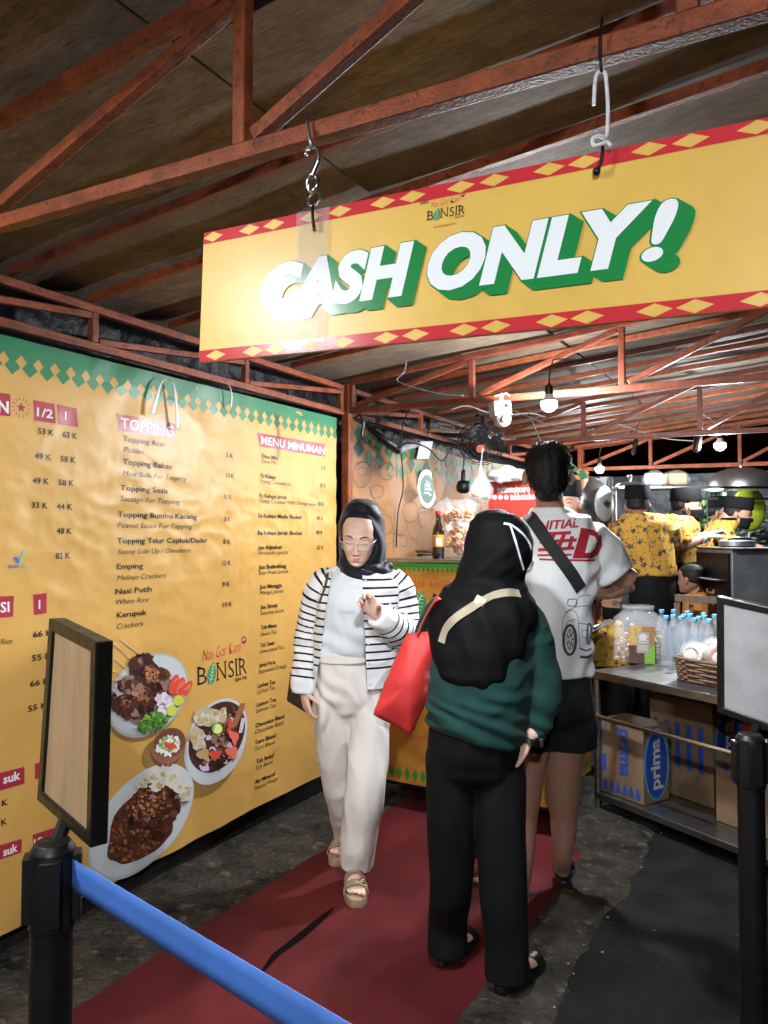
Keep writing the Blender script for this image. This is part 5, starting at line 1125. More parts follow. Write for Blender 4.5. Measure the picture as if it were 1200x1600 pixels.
def sbottle(p, label):
    t = thing('sauce_bottle', label, 'bottle', p, 'dark bottles on the counter'); b = MB(); b.lathe([(.03, .0), (.033, .006), (.033, .14), (.029, .165), (.015, .195), (.0125, .235), (.014, .24)], p, M_glassb, 20); b.build('glass', t, smooth=50)
    b = MB(); b.lathe([(.0145, .236), (.0155, .238), (.0155, .258), (.01, .261)], p, mat('red cap', (.35, .02, .02), .4), 16); b.build('cap', t, smooth=40)
    b = MB(); p = Vector(p); f = lambda a, z: p + V(.0338 * math.cos(a), .0338 * math.sin(a), z)
    a0 = math.atan2(-p.y, -p.x); b.grid(lambda u, v: f(a0 + (u - .5) * 2.2, .03 + .1 * v), 12, 2, mat('orange label', (.5, .2, .03), .5)); b.grid(lambda u, v: p + V(.0342 * math.cos(a0 + (u - .5) * 2.2), .0342 * math.sin(a0 + (u - .5) * 2.2), .03 + .035 * v), 12, 1, M_ink)
    text(b, 'B', lambda x, z: p + V(.0348 * math.cos(a0 + x / .034), .0348 * math.sin(a0 + x / .034), z), -.012, .074, .038, M_wink, bold=.03); b.build('label', t)
sbottle(atZ(685, 873, CZ), 'dark glass bottle with orange label left of the cracker tub'); sbottle(atZ(749, 872, CZ) + V(.0, .06, 0), 'dark bottle with red cap partly behind the cracker tub')
M_clear = mat('clear plastic', (.75, .77, .8), .12, spec=.7, alpha=.2); M_crk = mat('orange crackers', (.5, .2, .07), .6, var=(40, .35, None)); M_film = mat('crinkled film', (.8, .82, .85), .1, spec=.8, alpha=.16, bump=(40, .9, .01))
def chips(b, c, r, n, size, m, seed=1, flatz=1.):
    rg = random.Random(seed); k = 0
    while k < n:
        q = V(rg.uniform(-1, 1), rg.uniform(-1, 1), rg.uniform(-1, 1))
        if q.length > 1: continue
        k += 1; o = Vector(c) + V(q.x * r[0], q.y * r[1], q.z * r[2]); M = Matrix.Translation(o) @ Matrix.Rotation(rg.uniform(0, 6.3), 4, V(rg.random(), rg.random(), rg.random() + .1)); s = size * rg.uniform(.7, 1.3)
        b.ball((0, 0, 0), (s, s * rg.uniform(.6, 1), s * .3 * flatz), m, 8, 5, M)
tb = atZ(721, 873, CZ); t = thing('cracker_tub', 'clear plastic tub of orange crackers topped with bagged crackers on the counter', 'tub', tb)
b = MB(); b.lathe([(.082, .002), (.088, .01), (.097, .2), (.101, .205), (.101, .215), (.095, .215)], tb, M_clear, 32, cap=False); b.build('tub', t, smooth=50)
b = MB(); chips(b, tb + V(0, 0, .1), (.075, .075, .08), 70, .02, M_crk, 4); b.build('crackers', t, smooth=180)
for i, (dx, dy, rz) in enumerate(((-.07, -.03, -.5), (-.01, -.05, .1), (.055, -.03, .5), (.02, .03, .2))):
    g = thing('cracker_bag', 'small film bag of orange crackers, %s on top of the tub' % ('leftmost', 'front middle', 'rightmost', 'rearmost')[i], 'bag', tb + V(dx, dy, .2), 'bags of crackers on the tub')
    c = tb + V(dx, dy, .245); b = MB(); M = Matrix.Translation(c) @ Matrix.Rotation(rz, 4, 'Y') @ Matrix.Rotation(.25, 4, 'X'); b.grid(lambda u, v: M @ V((u - .5) * .1, -.02 * math.sin(math.pi * u) * math.sin(math.pi * v), (v - .42) * .13), 8, 8, M_film); b.grid(lambda u, v: M @ V((u - .5) * .1, .02 * math.sin(math.pi * u) * math.sin(math.pi * v), (v - .42) * .13), 8, 8, M_film); b.build('film', g, smooth=180)
    b = MB(); chips(b, M @ V(0, 0, -.015), (.035, .012, .035), 16, .016, M_crk, i + 20); b.build('crackers', g, smooth=180)
# red drinks banner behind the counter, hanging bag, black handset
RBY = 4.75
rb_ = thing('drinks_banner', 'bright red banner with white lettering behind the counter', 'banner', atY(795, 790, RBY)); A = atY(763, 753, RBY); B_ = atY(872, 753, RBY); C_ = atY(763, 815, RBY)
b = MB(); b.box(((A.x + B_.x) / 2, RBY + .004, (A.z + C_.z) / 2 - .1), (B_.x - A.x, .006, A.z - C_.z + .2), mat('drinks red', (.45, .042, .03), .45)); b.build('panel', rb_)
f = lambda x, z: (x, RBY - .001, z); b = MB()
p = atY(777, 770, RBY); text(b, 'tehbotolsosro', f, p.x, p.z, .045, M_wink, u1=atY(828, 770, RBY).x, bold=.03); p = atY(797, 781, RBY); text(b, 'tehbotolsosro', f, p.x, p.z, .045, M_wink, u1=atY(848, 781, RBY).x, bold=.03)
for px in (773, 782, 791): q = atY(px, 777, RBY); poly(b, ell(q.x, q.z, .016, .016, n=14), f, M_wink)
b.build('lettering', rb_)
bg = thing('plastic_bag', 'tied clear plastic bag of pale crackers hanging behind the tub', 'bag', atD(752, 770, 4.55)); b = MB(); c = atD(752, 770, 4.55); b.lathe([(.01, .15), (.02, .11), (.05, .07), (.075, .02), (.07, -.03), (.04, -.06), (.005, -.07)], c, M_film, 20); b.build('film', bg, smooth=180); b = MB(); chips(b, c + V(0, 0, -.005), (.045, .045, .04), 26, .02, mat('pale crackers', (.55, .47, .33), .6), 8); b.build('crackers', bg, smooth=180); b = MB(); b.tube([c + V(0, 0, .13), c + V(0, 0, .18), c + V(.01, 0, .26)], .004, M_film, 6); b.build('tie', bg)
hs = thing('hanging_handset', 'black microphone handset hanging on cord in front of the brown curtain', 'handset', atD(724, 757, 5.2)); c = atD(724, 757, 5.2); b = MB(); b.lathe([(.02, -.06), (.045, -.045), (.05, -.01), (.04, .02), (.018, .03), (.015, .09), (.008, .1)], c, M_black, 16); b.build('head', hs, smooth=60); b = MB(); b.tube([c + V(0, 0, .1), c + V(.01, 0, .2), c + V(-.02, 0, .36)], .006, M_black, 6); b.build('cord', hs)
# brown curtain with line drawings
KX = WX + .035
cur = thing('drawn_curtain', 'brown orange curtain with line drawings and halal badge behind the counter', 'curtain', (KX, 4.5, 1.))
_kp = [(lambda p: (p.y, p.z))(atX(x, y, KX + .03)) for x, y in ((540, 650), (560, 662), (590, 682), (622, 700), (645, 690), (690, 706), (722, 716), (770, 722), (830, 738))]
def ktop(y):
    if y <= _kp[0][0]: return _kp[0][1]
    for (a, c), (d, e) in zip(_kp, _kp[1:]):
        if y <= d: return c + (e - c) * (y - a) / (d - a)
    return _kp[-1][1]
def kw(y, z): return .04 * noise.noise((y * 2.2, z * 1.1, 7)) + .018 * math.sin(y * 17 + z * 2 + 3 * noise.noise((y * 2, z, 0))) * (.4 + .6 * abs(noise.noise((y * 2, z * 2, 4)))) + .03 * max(0, .5 - abs(z - (ktop(y) - .2)) / .3) * math.sin((y - 3.9) * 6)
kf = lambda l: (lambda y, z: (KX + .03 + kw(y, z) + .0015 * l, y, z))
M_cur = mat('brown curtain', (.36, .175, .072), .6, var=(3, .12, None)); b = MB(); b.grid(lambda u, v: kf(0)(3.87 + 3.6 * u, .9 + (ktop(3.87 + 3.6 * u) - .9) * v), 150, 60, M_cur); b.build('cloth', cur, smooth=180)
b = MB(); M_kg = flat('curtain green', (.02, .17, .085), .55); M_kd = flat('curtain dark green', (.012, .09, .06), .55)
for k in range(24):
    y = 3.93 + k * .118
    for dz, hh, m in ((-.02, .055, M_kg), (-.11 - .03 * (k % 2), .06, M_kg if k % 2 else M_kd)):
        z = ktop(y) + dz - .04; P4 = [(y - .05, z), (y, z - hh), (y + .05, z), (y, z + hh)]; poly(b, P4, kf(1.5), m)
b.build('diamonds', cur)
M_line = flat('curtain line', (.085, .045, .025), .6)
def kuv(px, py): p = atX(px, py, KX + .03); return p.y, p.z
b = MB()
def kstroke(pts, w=.0032):
    b = MB(); pts = [kuv(*q) for q in pts]; Pc, _ = catmull([(x, y, 0) for x, y in pts], [0] * len(pts), 4)
    for a, c in zip(Pc, Pc[1:]):
        d = c - a
        if d.length < 1e-6: continue
        nx, ny = -d.y / d.length * w / 2, d.x / d.length * w / 2; poly(b, [(a.x + nx, a.y + ny), (a.x - nx, a.y - ny), (c.x - nx, c.y - ny), (c.x + nx, c.y + ny)], kf(2), M_line)
    b.build('line_drawing', cur)
kc = lambda x, y, a, c, n=10: [(x + a * math.cos(2 * math.pi * k / n), y + c * math.sin(2 * math.pi * k / n)) for k in range(n + 1)]
kstroke(kc(565, 742, 13, 20)); kstroke(kc(565, 737, 8, 6)); kstroke([(556, 726), (560, 722), (572, 723), (576, 730)]); kstroke(kc(600, 737, 10, 13)); kstroke([(590, 733), (598, 722), (604, 722), (610, 732)]); kstroke([(545, 770), (556, 780), (552, 795), (545, 800)]); kstroke(kc(590, 768, 8, 10)); kstroke([(578, 760), (592, 790), (600, 800)])
for k in range(9): a = R(150 + 12 * k); kstroke([(652, 775), (652 + 22 * math.cos(a) , 775 + 26 * math.sin(a) * .9)], .003)
kstroke(kc(640, 800, 12, 16)); kstroke([(632, 812), (640, 838), (652, 845)]); kstroke(kc(660, 812, 9, 12)); kstroke(kc(598, 820, 10, 16)); kstroke([(586, 835), (598, 850), (612, 846), (620, 858)]); kstroke(kc(628, 845, 8, 9)); kstroke([(648, 800), (656, 822), (650, 850)])
for k in range(6): a = R(200 + 22 * k); kstroke([(622, 838), (622 + 20 * math.cos(a), 838 + 18 * math.sin(a))], .003)
for x, y in ((690, 742), (698, 775), (708, 752), (640, 730)): kstroke(kc(x, y, 6, 9), .0025)
b = MB(); c = kuv(667, 764); kf = lambda l: (lambda y, z: (KX + .045 + kw(*c) + .0015 * l, y, z)); r1 = kuv(667, 734)[1] - c[1]; ry = abs(r1); rx = abs(kuv(681, 764)[0] - kuv(653, 764)[0]) / 2 * 1.05
poly(b, ell(*c, rx, ry, n=32), kf(2.4), M_wink); poly(b, ell(*c, rx * .74, ry * .74, n=28), kf(3.), flat('halal green', (.02, .13, .07), .5))
for x, z, w, h in ((-.3, .15, .5, .08), (-.1, -.05, .6, .07), (-.35, -.25, .6, .08), (-.28, -.1, .08, .4), (.02, -.1, .07, .5), (.22, .0, .07, .36), (-.1, .3, .08, .14), (.18, -.32, .25, .07)): poly(b, [(c[0] + x * rx, c[1] + z * ry), (c[0] + (x + w) * rx, c[1] + z * ry), (c[0] + (x + w) * rx, c[1] + (z + h) * ry), (c[0] + x * rx, c[1] + (z + h) * ry)], kf(3.6), M_wink)
def ringtext(s, a0, a1, r, inside):
    for i, ch in enumerate(s):
        a = a0 + (a1 - a0) * (i + .5) / len(s); text(b, ch, kf(3.2), c[0] + rx * r * math.cos(a), c[1] + ry * r * math.sin(a), ry * .15, M_ink, bold=.02, rot=(a - math.pi / 2) if not inside else (a + math.pi / 2), center=True)
ringtext('MAJELIS ULAMA', R(170), R(10), .80, False); ringtext('INDONESIA', R(215), R(325), .93, True); ringtext('LPPOM-00110141280', R(205), R(335), 1.28, True)
b.build('halal_badge', cur)
# things under the roof
def cable(pts, r, m, label, par=None):
    Pc, _ = catmull([Vector(q) for q in pts], [0] * len(pts), 5); b = MB(); b.tube(Pc, r, m, 6); o = b.build('cable', par, smooth=180)
    if par is None: tag(o, label, 'cable')
    return o
cable([atY(*q, 3.78) for q in ((635, 560), (632, 580), (620, 594), (640, 603), (672, 612), (700, 617), (725, 618))], .004, mat('dull cable', (.13, .13, .13), .6), 'white cable drooping from the plywood left of the camera box')
cable([atX(*q, -2.33) for q in ((640, 640), (630, 660), (627, 700), (630, 760), (622, 800), (619, 855))], .005, M_black, 'black wire hanging down over the curtain drawings')
cable([atD(*q, 4.6) for q in ((705, 640), (730, 634), (760, 644), (790, 648), (830, 646), (852, 652))], .004, mat('dull cable', (.13, .13, .13), .6), 'white cable looping from the fan arm to the security camera')
cable([atD(*q, 3.9) for q in ((555, 655), (562, 648), (568, 660), (565, 680), (572, 690))], .008, M_black, 'black cord bundle tied at the curtain corner')
cable([atD(*q, 4.9) for q in ((622, 700), (640, 692), (668, 700), (690, 720), (705, 700))], .005, M_black, 'thin black wire sagging beside the white router')
for i, (x0, y0, x1, y1, D) in enumerate(((800, 640, 905, 668, 5.), (826, 646, 845, 690, 4.4), (960, 660, 1100, 690, 6.), (1000, 660, 945, 690, 6.2), (1090, 640, 1130, 655, 5.3), (690, 665, 720, 650, 5.), (870, 690, 905, 735, 6.))):
    cable([atD(x0, y0, D), atD((x0 + x1) / 2 + 4, (y0 + y1) / 2 + 9, D), atD(x1, y1, D)], .004, M_black if i % 2 else mat('grey cable', (.1, .1, .1), .5), 'thin loose cable under the roof, %s of those behind the counter' % ordn[i])
fb = thing('pipe_bundle', 'long rolled umbrella hanging along the top of the brown curtain', 'umbrella', atX(630, 700, -2.33)); b = MB(); b.tube([atX(575, 668, -2.36), atX(622, 703, -2.34), ], [.012, .03], M_black, 10); b.build('folded_cover', fb, smooth=180); b = MB(); b.tube([atX(622, 703, -2.34), atX(655, 694, -2.34)], [.026, .016], mat('grey sleeve', (.3, .3, .32), .6), 10); b.build('sleeve', fb, smooth=180)
ro = thing('router_box', 'white router box hanging at a slant over the curtain', 'router', atX(664, 703, -2.33)); b = MB(); b.add([atX(*q, -2.34) for q in ((656, 690), (677, 689), (670, 717), (651, 718))] + [atX(*q, -2.37) for q in ((656, 690), (677, 689), (670, 717), (651, 718))], [(3, 2, 1, 0), (4, 5, 6, 7), (0, 1, 5, 4), (1, 2, 6, 5), (2, 3, 7, 6), (3, 0, 4, 7)], M_white); b.build('case', ro, bev=.004); cable([atX(666, 690, -2.35), atX(668, 678, -2.37), atX(672, 668, -2.38)], .004, M_black, '', ro)
cc = thing('security_camera', 'white double lens security camera box under the roof truss', 'camera', atD(782, 645, 3.95)); c = atD(782, 645, 3.95); Mc = Matrix.Translation(c) @ Matrix.Rotation(YAW + R(18), 4, 'Z') @ Matrix.Rotation(R(-6), 4, 'Y')
b = MB(); b.box((0, 0, .02), (.098, .07, .075), mat('camera white', (.3, .31, .32), .4), Mc); b.ball((0, -.012, -.035), (.046, .046, .042), mat('camera white'), 20, 12, Mc); b.build('housing', cc, smooth=40, bev=.006)
b = MB(); b.box((-.005, -.0365, .03), (.07, .004, .036), M_black, Mc); b.box((.016, -.039, .03), (.02, .004, .02), mat('lens glass', (.01, .01, .012), .05), Mc); b.lathe([(.022, 0), (.02, .006), (.001, .006)], Mc @ V(-.004, -.055, -.038), M_black, 18, Mc.to_3x3() @ V(0, -1, -.2)); b.build('lenses', cc, smooth=40)
b = MB(); b.tube([c + V(0, 0, .055), c + V(.0, .02, .1)], .012, M_white, 10); b.tube([c + V(-.03, 0, .09), c + V(.03, .01, .1), c + V(.04, .03, .09)], .003, M_white, 6); b.build('bracket', cc, smooth=60)
fn = thing('wall_fan', 'black caged fan hanging under the roof behind the counter', 'fan', atD(752, 693, 4.9)); c = atD(752, 692, 4.9); ax = V(.25, -.75, -.62).normalized(); fx_, fy_ = frame_from(ax); b = MB(); M_fan = mat('fan black', (.01, .011, .012), .3)
for r, h in ((.15, 0), (.145, .035), (.12, .05), (.09, .06), (.06, .065), (.035, .068), (.145, -.035), (.1, -.05)): b.tube([c + ax * h + (fx_ * math.cos(t) + fy_ * math.sin(t)) * r for t in [2 * math.pi * k / 36 for k in range(36)]], .0022, M_fan, 5, True)
for k in range(40):
    t = 2 * math.pi * k / 40; e = fx_ * math.cos(t) + fy_ * math.sin(t)
    for sg_ in (1, -1): b.tube([c + ax * .068 * sg_ + e * .03, c + ax * .056 * sg_ + e * .1, c + ax * .035 * sg_ + e * .145, c + e * .15], .0013, M_fan, 4)
b.build('cage', fn, smooth=60)
b = MB(); b.lathe([(.03, .07), (.028, .074), (.001, .075)], c, mat('fan badge', (.35, .08, .05), .4), 16, ax); b.build('badge', fn)
b = MB()
for k in range(3):
    t0 = 2 * math.pi * k / 3; b.grid(lambda u, v: c + (fx_ * math.cos(t0 + (u - .5) * 1.2) + fy_ * math.sin(t0 + (u - .5) * 1.2)) * (.025 + .105 * v) + ax * (.03 * (u - .5)), 8, 5, M_fan)
b.build('blades', fn, smooth=180, solid=.002)
b = MB(); b.lathe([(.04, -.16), (.055, -.15), (.06, -.07), (.045, -.05)], c, M_fan, 20, ax); b.tube([c - ax * .12, c - ax * .16 + V(-.02, .06, .09), c + V(-.08, .12, .2)], .014, M_fan, 8); b.build('motor', fn, smooth=50)
for q, D, lb in (((1090, 690), 5.35, 'black junction box hanging beside the second bulb'), ((992, 698), 5.5, 'black cable plug hanging from wires in the middle of the roof')):
    t = thing('cable_box', lb, 'junction box', atD(*q, D)); c = atD(*q, D); b = MB(); b.lathe([(.012, -.075), (.026, -.06), (.028, .04), (.012, .06)] if q[0] > 1050 else [(.006, -.06), (.017, -.04), (.012, -.01), (.02, .01), (.012, .05), (.004, .07)], c, M_black, 12, (.15, 0, 1)); b.build('case', t, smooth=40); b = MB(); b.tube([c + V(0, 0, .05), c + V(.02, 0, .14)], .004, M_black, 5); b.build('wire', t)
# ============================================================ STEEL TABLE, right
O3 = atZ(922, 1047, .745); ux = atZ(1118, 1087, .745) - O3; ux.z = 0; ux.normalize(); uy = V(-ux.y, ux.x, 0)
uy = uy if uy.dot(Fw) > 0 else -uy
TLn, TDp = 1.3, .62
def T(u, v, z): return V(O3.x, O3.y, 0) + ux * u + uy * v + V(0, 0, z)
TM = Matrix.Translation(V(O3.x, O3.y, 0)) @ Matrix((ux, uy, V(0, 0, 1))).transposed().to_4x4()
tab = thing('steel_table', 'stainless steel work table with a lower shelf at the right', 'table', V(O3.x, O3.y, 0))
b = MB(); b.box((TLn / 2, TDp / 2, .725), (TLn, TDp, .042), M_steel, TM); b.build('top', tab, bev=.004)
b = MB(); b.box((TLn / 2, TDp / 2, .075), (TLn - .02, TDp - .02, .034), M_steel, TM); b.build('lower_shelf', tab, bev=.003)
for u, v in ((.022, .03), (TLn - .03, .03), (.022, TDp - .03), (TLn - .03, TDp - .03)):
    b = MB(); b.lathe([(.019, 0), (.019, .702)], T(u, v, 0.002), M_steel, 16); b.build('leg', tab, smooth=40)
b = MB(); b.tube([T(.02, .012, .5), T(TLn - .02, .012, .5)], .013, M_chrome, 12); b.build('rail', tab, smooth=60)
M_card = mat('brown cardboard', (.19, .12, .067), .75, var=(18, .12, None)); M_bl = flat('carton blue', (.02, .07, .36), .6); M_lb = flat('carton light blue', (.1, .35, .6), .6)
def carton(u, v, w, d, h, z, label, design, rz=0.):
    M = TM @ Matrix.Translation(V(u, v, z)) @ Matrix.Rotation(rz, 4, 'Z'); o = M @ V(0, 0, 0); t = thing('cardboard_box', label, 'box', o, 'cardboard drink cartons under the steel table')
    b = MB(); b.box((w / 2, d / 2, h / 2), (w, d, h), M_card, M); b.build('carton', t, bev=.003)
    b = MB(); ff = lambda l: (lambda x, y: M @ V(x, -.0015 - .001 * l, y)); fs_ = lambda l: (lambda x, y: M @ V(w + .0015 + .001 * l, x, y))
    if design == 'vert':
        vs, fcs, w_ = text2d('prima', .03, 0, 3); sc = h * .62 / w_; hh = w * .30
        b.add([ff(0)(w * .52 + y * hh - hh * .2, h * .92 - x * sc) for x, y in vs], fcs, M_bl)
        b.build('lettering', t); b = MB()
        for k in range(6): x = w * (.05 + .155 * k); b.add([ff(0)(*q) for q in ((x, .02), (x + .028, .02), (x + .028, .055), (x, .055))], [(0, 1, 2, 3)], M_bl); b.add([ff(0)(*q) for q in ((x + .006, .06), (x + .02, .06), (x + .02, .075), (x + .006, .075))], [(0, 1, 2, 3)], M_bl)
        b.build('symbol_row', t); b = MB()
        b.add([ff(0)(*q) for q in ((w * .03, h * .3), (w * .12, h * .3), (w * .12, h * .52), (w * .03, h * .52))], [(0, 1, 2, 3)], M_bl); b.build('print', t); b = MB(); text(b, '600 ml', lambda x, y: ff(0)(w * .07 + y, h * .95 - x), 0, 0, .022, M_bl)
    elif design == 'front':
        text(b, 'prima', ff(0), w * .26, h * .68, h * .17, M_bl, bold=.03); b.build('lettering', t); b = MB(); text(b, '24 Bottles Prima 600 ml', ff(0), w * .3, h * .24, .011, M_bl, u1=w * .9)
        b.add([ff(0)(*q) for q in ((0, h * .5), (w, h * .5), (w, h * .505), (0, h * .505))], [(0, 1, 2, 3)], flat('carton seam', (.12, .075, .045)))
        for cx in (w * .5, w * .6): b.add([ff(0)(cx + x, h * .13 + y) for x, y in ell(0, 0, .012, .012, n=12)], [tuple(range(12))], M_bl)
        b.add([ff(0)(*q) for q in ((w * .1, h * .82), (w * .16, h * .9), (w * .22, h * .82), (w * .19, h * .82), (w * .19, h * .76), (w * .13, h * .76), (w * .13, h * .82))], [(0, 6, 5, 4, 3, 2, 1)], M_bl)
    else:
        for k in range(5): x = w * (.06 + .18 * k); b.add([ff(0)(*q) for q in ((x, h * .3), (x + .03, h * .3), (x + .03, h * .75), (x, h * .75))], [(0, 1, 2, 3)], M_bl)
    b.build('print', t); b = MB()
    b.add([fs_(0)(x, y) for x, y in ell(d * .5, h * .5, d * .5, h * .47, n=26)], [tuple(range(26))], M_lb); b.add([fs_(.7)(x, y) for x, y in ell(d * .5, h * .49, d * .42, h * .44, n=26)], [tuple(range(26))], M_bl)
    vs, fcs, w_ = text2d('prima', .03, 0, 3); sc = h * .66 / w_; b.add([fs_(1.5)(d * .62 - y * d * .38, h * .17 + x * sc) for x, y in vs], fcs, M_wink)
    b.build('oval_mark', t)
carton(.03, .05, .28, .2, .395, .094, 'tall carton with blue prima lettering running down its front, on the lower shelf', 'vert', .03)
carton(.12, .33, .40, .26, .52, .094, 'darker carton standing behind the tall prima carton', 'rows')
carton(.63, .20, .36, .3, .33, .094, 'low carton with blue prima lettering at the right end of the shelf', 'front')
cr = thing('plastic_crate', 'red plastic crate standing behind the low carton under the table', 'crate', T(.56, .5, .094)); M_cr = mat('red crate plastic', (.4, .02, .025), .4)
b = MB()
for k in range(5):
    b.box((.78, .52, .13 + .1 * k), (.44, .012, .055), M_cr, TM)
for u in (.57, .99): b.box((u, .53, .33), (.025, .03, .47), M_cr, TM)
b.box((.78, .63, .105), (.44, .22, .02), M_cr, TM); b.box((.78, .745, .33), (.44, .012, .46), M_cr, TM); b.build('crate_body', cr, bev=.003)
# on the table
jp = atZ(998, 1033, .747); t = thing('snack_jar', 'big clear plastic jar with snack label, standing on the steel table', 'jar', jp); jx = (Rt * .97 - Vector((-math.sin(YAW), math.cos(YAW), 0)) * .24); jy = V(-jx.y, jx.x, 0); jm = lambda x, y, z: jp + (jx * x + jy * y) * 1.12 + V(0, 0, z * 1.08)
b = MB(); b.loft([(jm(0, 0, z), rx * 1.12, ry * 1.12, p, jx, jy) for z, rx, ry, p in ((.003, .118, .095, 4), (.012, .128, .105, 4), (.2, .128, .105, 4), (.235, .122, .1, 3.4), (.262, .09, .085, 2.4), (.272, .076, .076, 2), (.285, .076, .076, 2), (.287, .082, .082, 2), (.3, .082, .082, 2), (.302, .074, .074, 2))], M_clear, 40, cap=False); b.build('jar_body', t, smooth=50)
b = MB(); rg = random.Random(3); chips(b, jm(-.06, 0, .085), (.055, .08, .08), 60, .014, mat('peanut snack', (.5, .36, .19), .6, var=(30, .3, None)), 31); chips(b, jm(.07, 0, .1), (.05, .08, .09), 60, .016, mat('chip snack', (.42, .25, .12), .6, var=(30, .3, None)), 32); b.build('snacks', t, smooth=180)
b = MB(); lf = lambda l: (lambda x, z: jm(x, -.1075 - .0012 * l, z))
lab = [((-.055, .1), (.07, .2), mat('label chips', (.42, .26, .07), .5, var=(60, .4, None))), ((.01, .1), (.07, .2), mat('label nuts', (.25, .13, .05), .5, var=(110, .6, None))), ((-.055, .005), (.02, .1), mat('label beans', (.07, .03, .025), .5, var=(120, .6, None))), ((.02, .005), (.07, .1), mat('label peas', (.16, .33, .04), .5, var=(130, .5, None)))]
for i, (a, c, m) in enumerate(lab): poly(b, [(a[0], a[1]), (c[0], a[1]), (c[0], c[1]), (a[0], c[1])], lf(1 + .3 * i), m)
poly(b, [(-.018, .06), (.044, .06), (.044, .17), (-.018, .17)], lf(3), flat('label grey', (.28, .26, .24))); poly(b, ell(.013, .145, .02, .017), lf(3.6), flat('label pale', (.5, .48, .45)))
for z in (.125, .115, .095, .085, .075): poly(b, [(-.01, z), (.036, z), (.036, z + .004), (-.01, z + .004)], lf(3.6), flat('label pale', (.5, .48, .45)))
b.build('label', t)
bp_ = T(.43, .16, .747); t = thing('wicker_basket', 'brown wicker basket of cracker bags on the steel table', 'basket', bp_); M_wick = mat('wicker', (.12, .068, .034), .6, var=(60, .4, None), bump=(90, .6, .004)); b = MB(); bw, bd, bh = .40, .24, .105
for k in range(9):
    z = .008 + bh * k / 8; e = 1 + .08 * k / 8; N_ = 120; P_ = []
    for i in range(N_):
        a = 2 * math.pi * i / N_; x = math.copysign(abs(math.cos(a)) ** .3, math.cos(a)) * bw / 2 * e; y = math.copysign(abs(math.sin(a)) ** .3, math.sin(a)) * bd / 2 * e; wv = .0035 * (1 if (i // 3 + k) % 2 else -1); P_.append(bp_ + ux * (bw / 2 + x + wv * math.cos(a)) + uy * (bd / 2 + y + wv * math.sin(a)) + V(0, 0, z))
    b.tube(P_, .0068 if k < 8 else .009, M_wick, 6, True)
b.box((bw / 2, bd / 2, .006), (bw * .96, bd * .96, .01), M_wick, Matrix.Translation(bp_) @ Matrix((ux, uy, V(0, 0, 1))).transposed().to_4x4()); b.build('weave', t, smooth=180)
M_wcr = mat('white crackers', (.62, .58, .5), .6, bump=(80, .6, .006))
for i, (u, v, z, lb) in enumerate(((.09, .05, .16, 'film bag of round white crackers at the left end of the basket'), (.24, .06, .165, 'film bag of white and red crackers at the right of the basket'), (.13, .16, .18, 'film bag of crackers lying at the back of the basket'))):
    c = bp_ + ux * u + uy * v + V(0, 0, z - .03); g = thing('cracker_pack', lb, 'bag', c, 'cracker packs in the basket'); b = MB()
    for k in range(5): Mk = Matrix.Translation(c + uy * (.012 * k - .02)) @ Matrix.Rotation(.1 * (k - 2), 4, 'Z'); b.tube([Mk @ (ux * .055 * math.cos(t_) * (1 + .1 * math.sin(3 * t_)) + V(0, 0, .048 * math.sin(t_))) for t_ in [2 * math.pi * q / 16 for q in range(16)]], .013, M_wcr if k or i != 1 else mat('red crackers', (.45, .1, .07), .6), 6, True); b.ball(Mk @ V(0, 0, 0), (.04, .012, .036), M_wcr, 12, 8)
    b.build('crackers', g, smooth=180); b = MB(); b.ball(c, (.082, .052, .07), M_film, 18, 12); me_ = b.mesh('f'); wrinkle(me_, .016, 22, (1, 1, 1), i); me_.transform(Matrix.Translation(-c)); put(me_, 'film', g, [M_film])
M_pet = mat('clear bottle plastic', (.62, .70, .78), .08, spec=.9, alpha=.2); M_cap = mat('blue bottle cap', (.12, .42, .68), .45)
proto = None
capx = [(630, 352), (655, 385), (695, 352), (693, 378), (733, 388), (748, 378), (768, 360), (783, 374), (806, 397), (855, 368), (860, 382), (886, 402), (915, 378), (830, 388)]
for i, (cx, cy) in enumerate(capx):
    p = atZ(850 + cx / 3.4286, 850 + cy / 3.4286, 1.025); p.z = .747
    if proto is None:
        proto = thing('water_bottle', 'clear water bottle with light blue cap in the crowd behind the basket', 'bottle', p, 'water bottles on the steel table'); b = MB(); b.lathe([(.028, .001), (.033, .006), (.033, .06), (.031, .066), (.033, .072), (.033, .16), (.031, .18), (.019, .235), (.0125, .252), (.0125, .262)], p, M_pet, 18); b.build('bottle_body', proto, smooth=60); b = MB(); b.lathe([(.0155, .26), (.016, .262), (.016, .278), (.013, .28), (.001, .2805)], p, M_cap, 16); b.build('cap', proto, smooth=40)
    else: c = copy_tree(proto); c.location = p
sp = atZ(1037, 932, 1.06); sp.z = .747; t = thing('straw_cup', 'clear cup packed with white paper straws behind the jar', 'cup', sp); b = MB(); b.lathe([(.05, .001), (.056, .22)], sp, M_clear, 20, cap=False); b.build('cup', t, smooth=60); b = MB(); rg = random.Random(2)
for k in range(46): a, r = rg.uniform(0, 6.28), .047 * math.sqrt(rg.random()); b.tube([sp + V(r * math.cos(a), r * math.sin(a), .004), sp + V(1.25 * r * math.cos(a), 1.25 * r * math.sin(a), .205 + rg.uniform(-.008, .008) + .1)], .0045, M_white, 6)
b.build('straws', t, smooth=60)
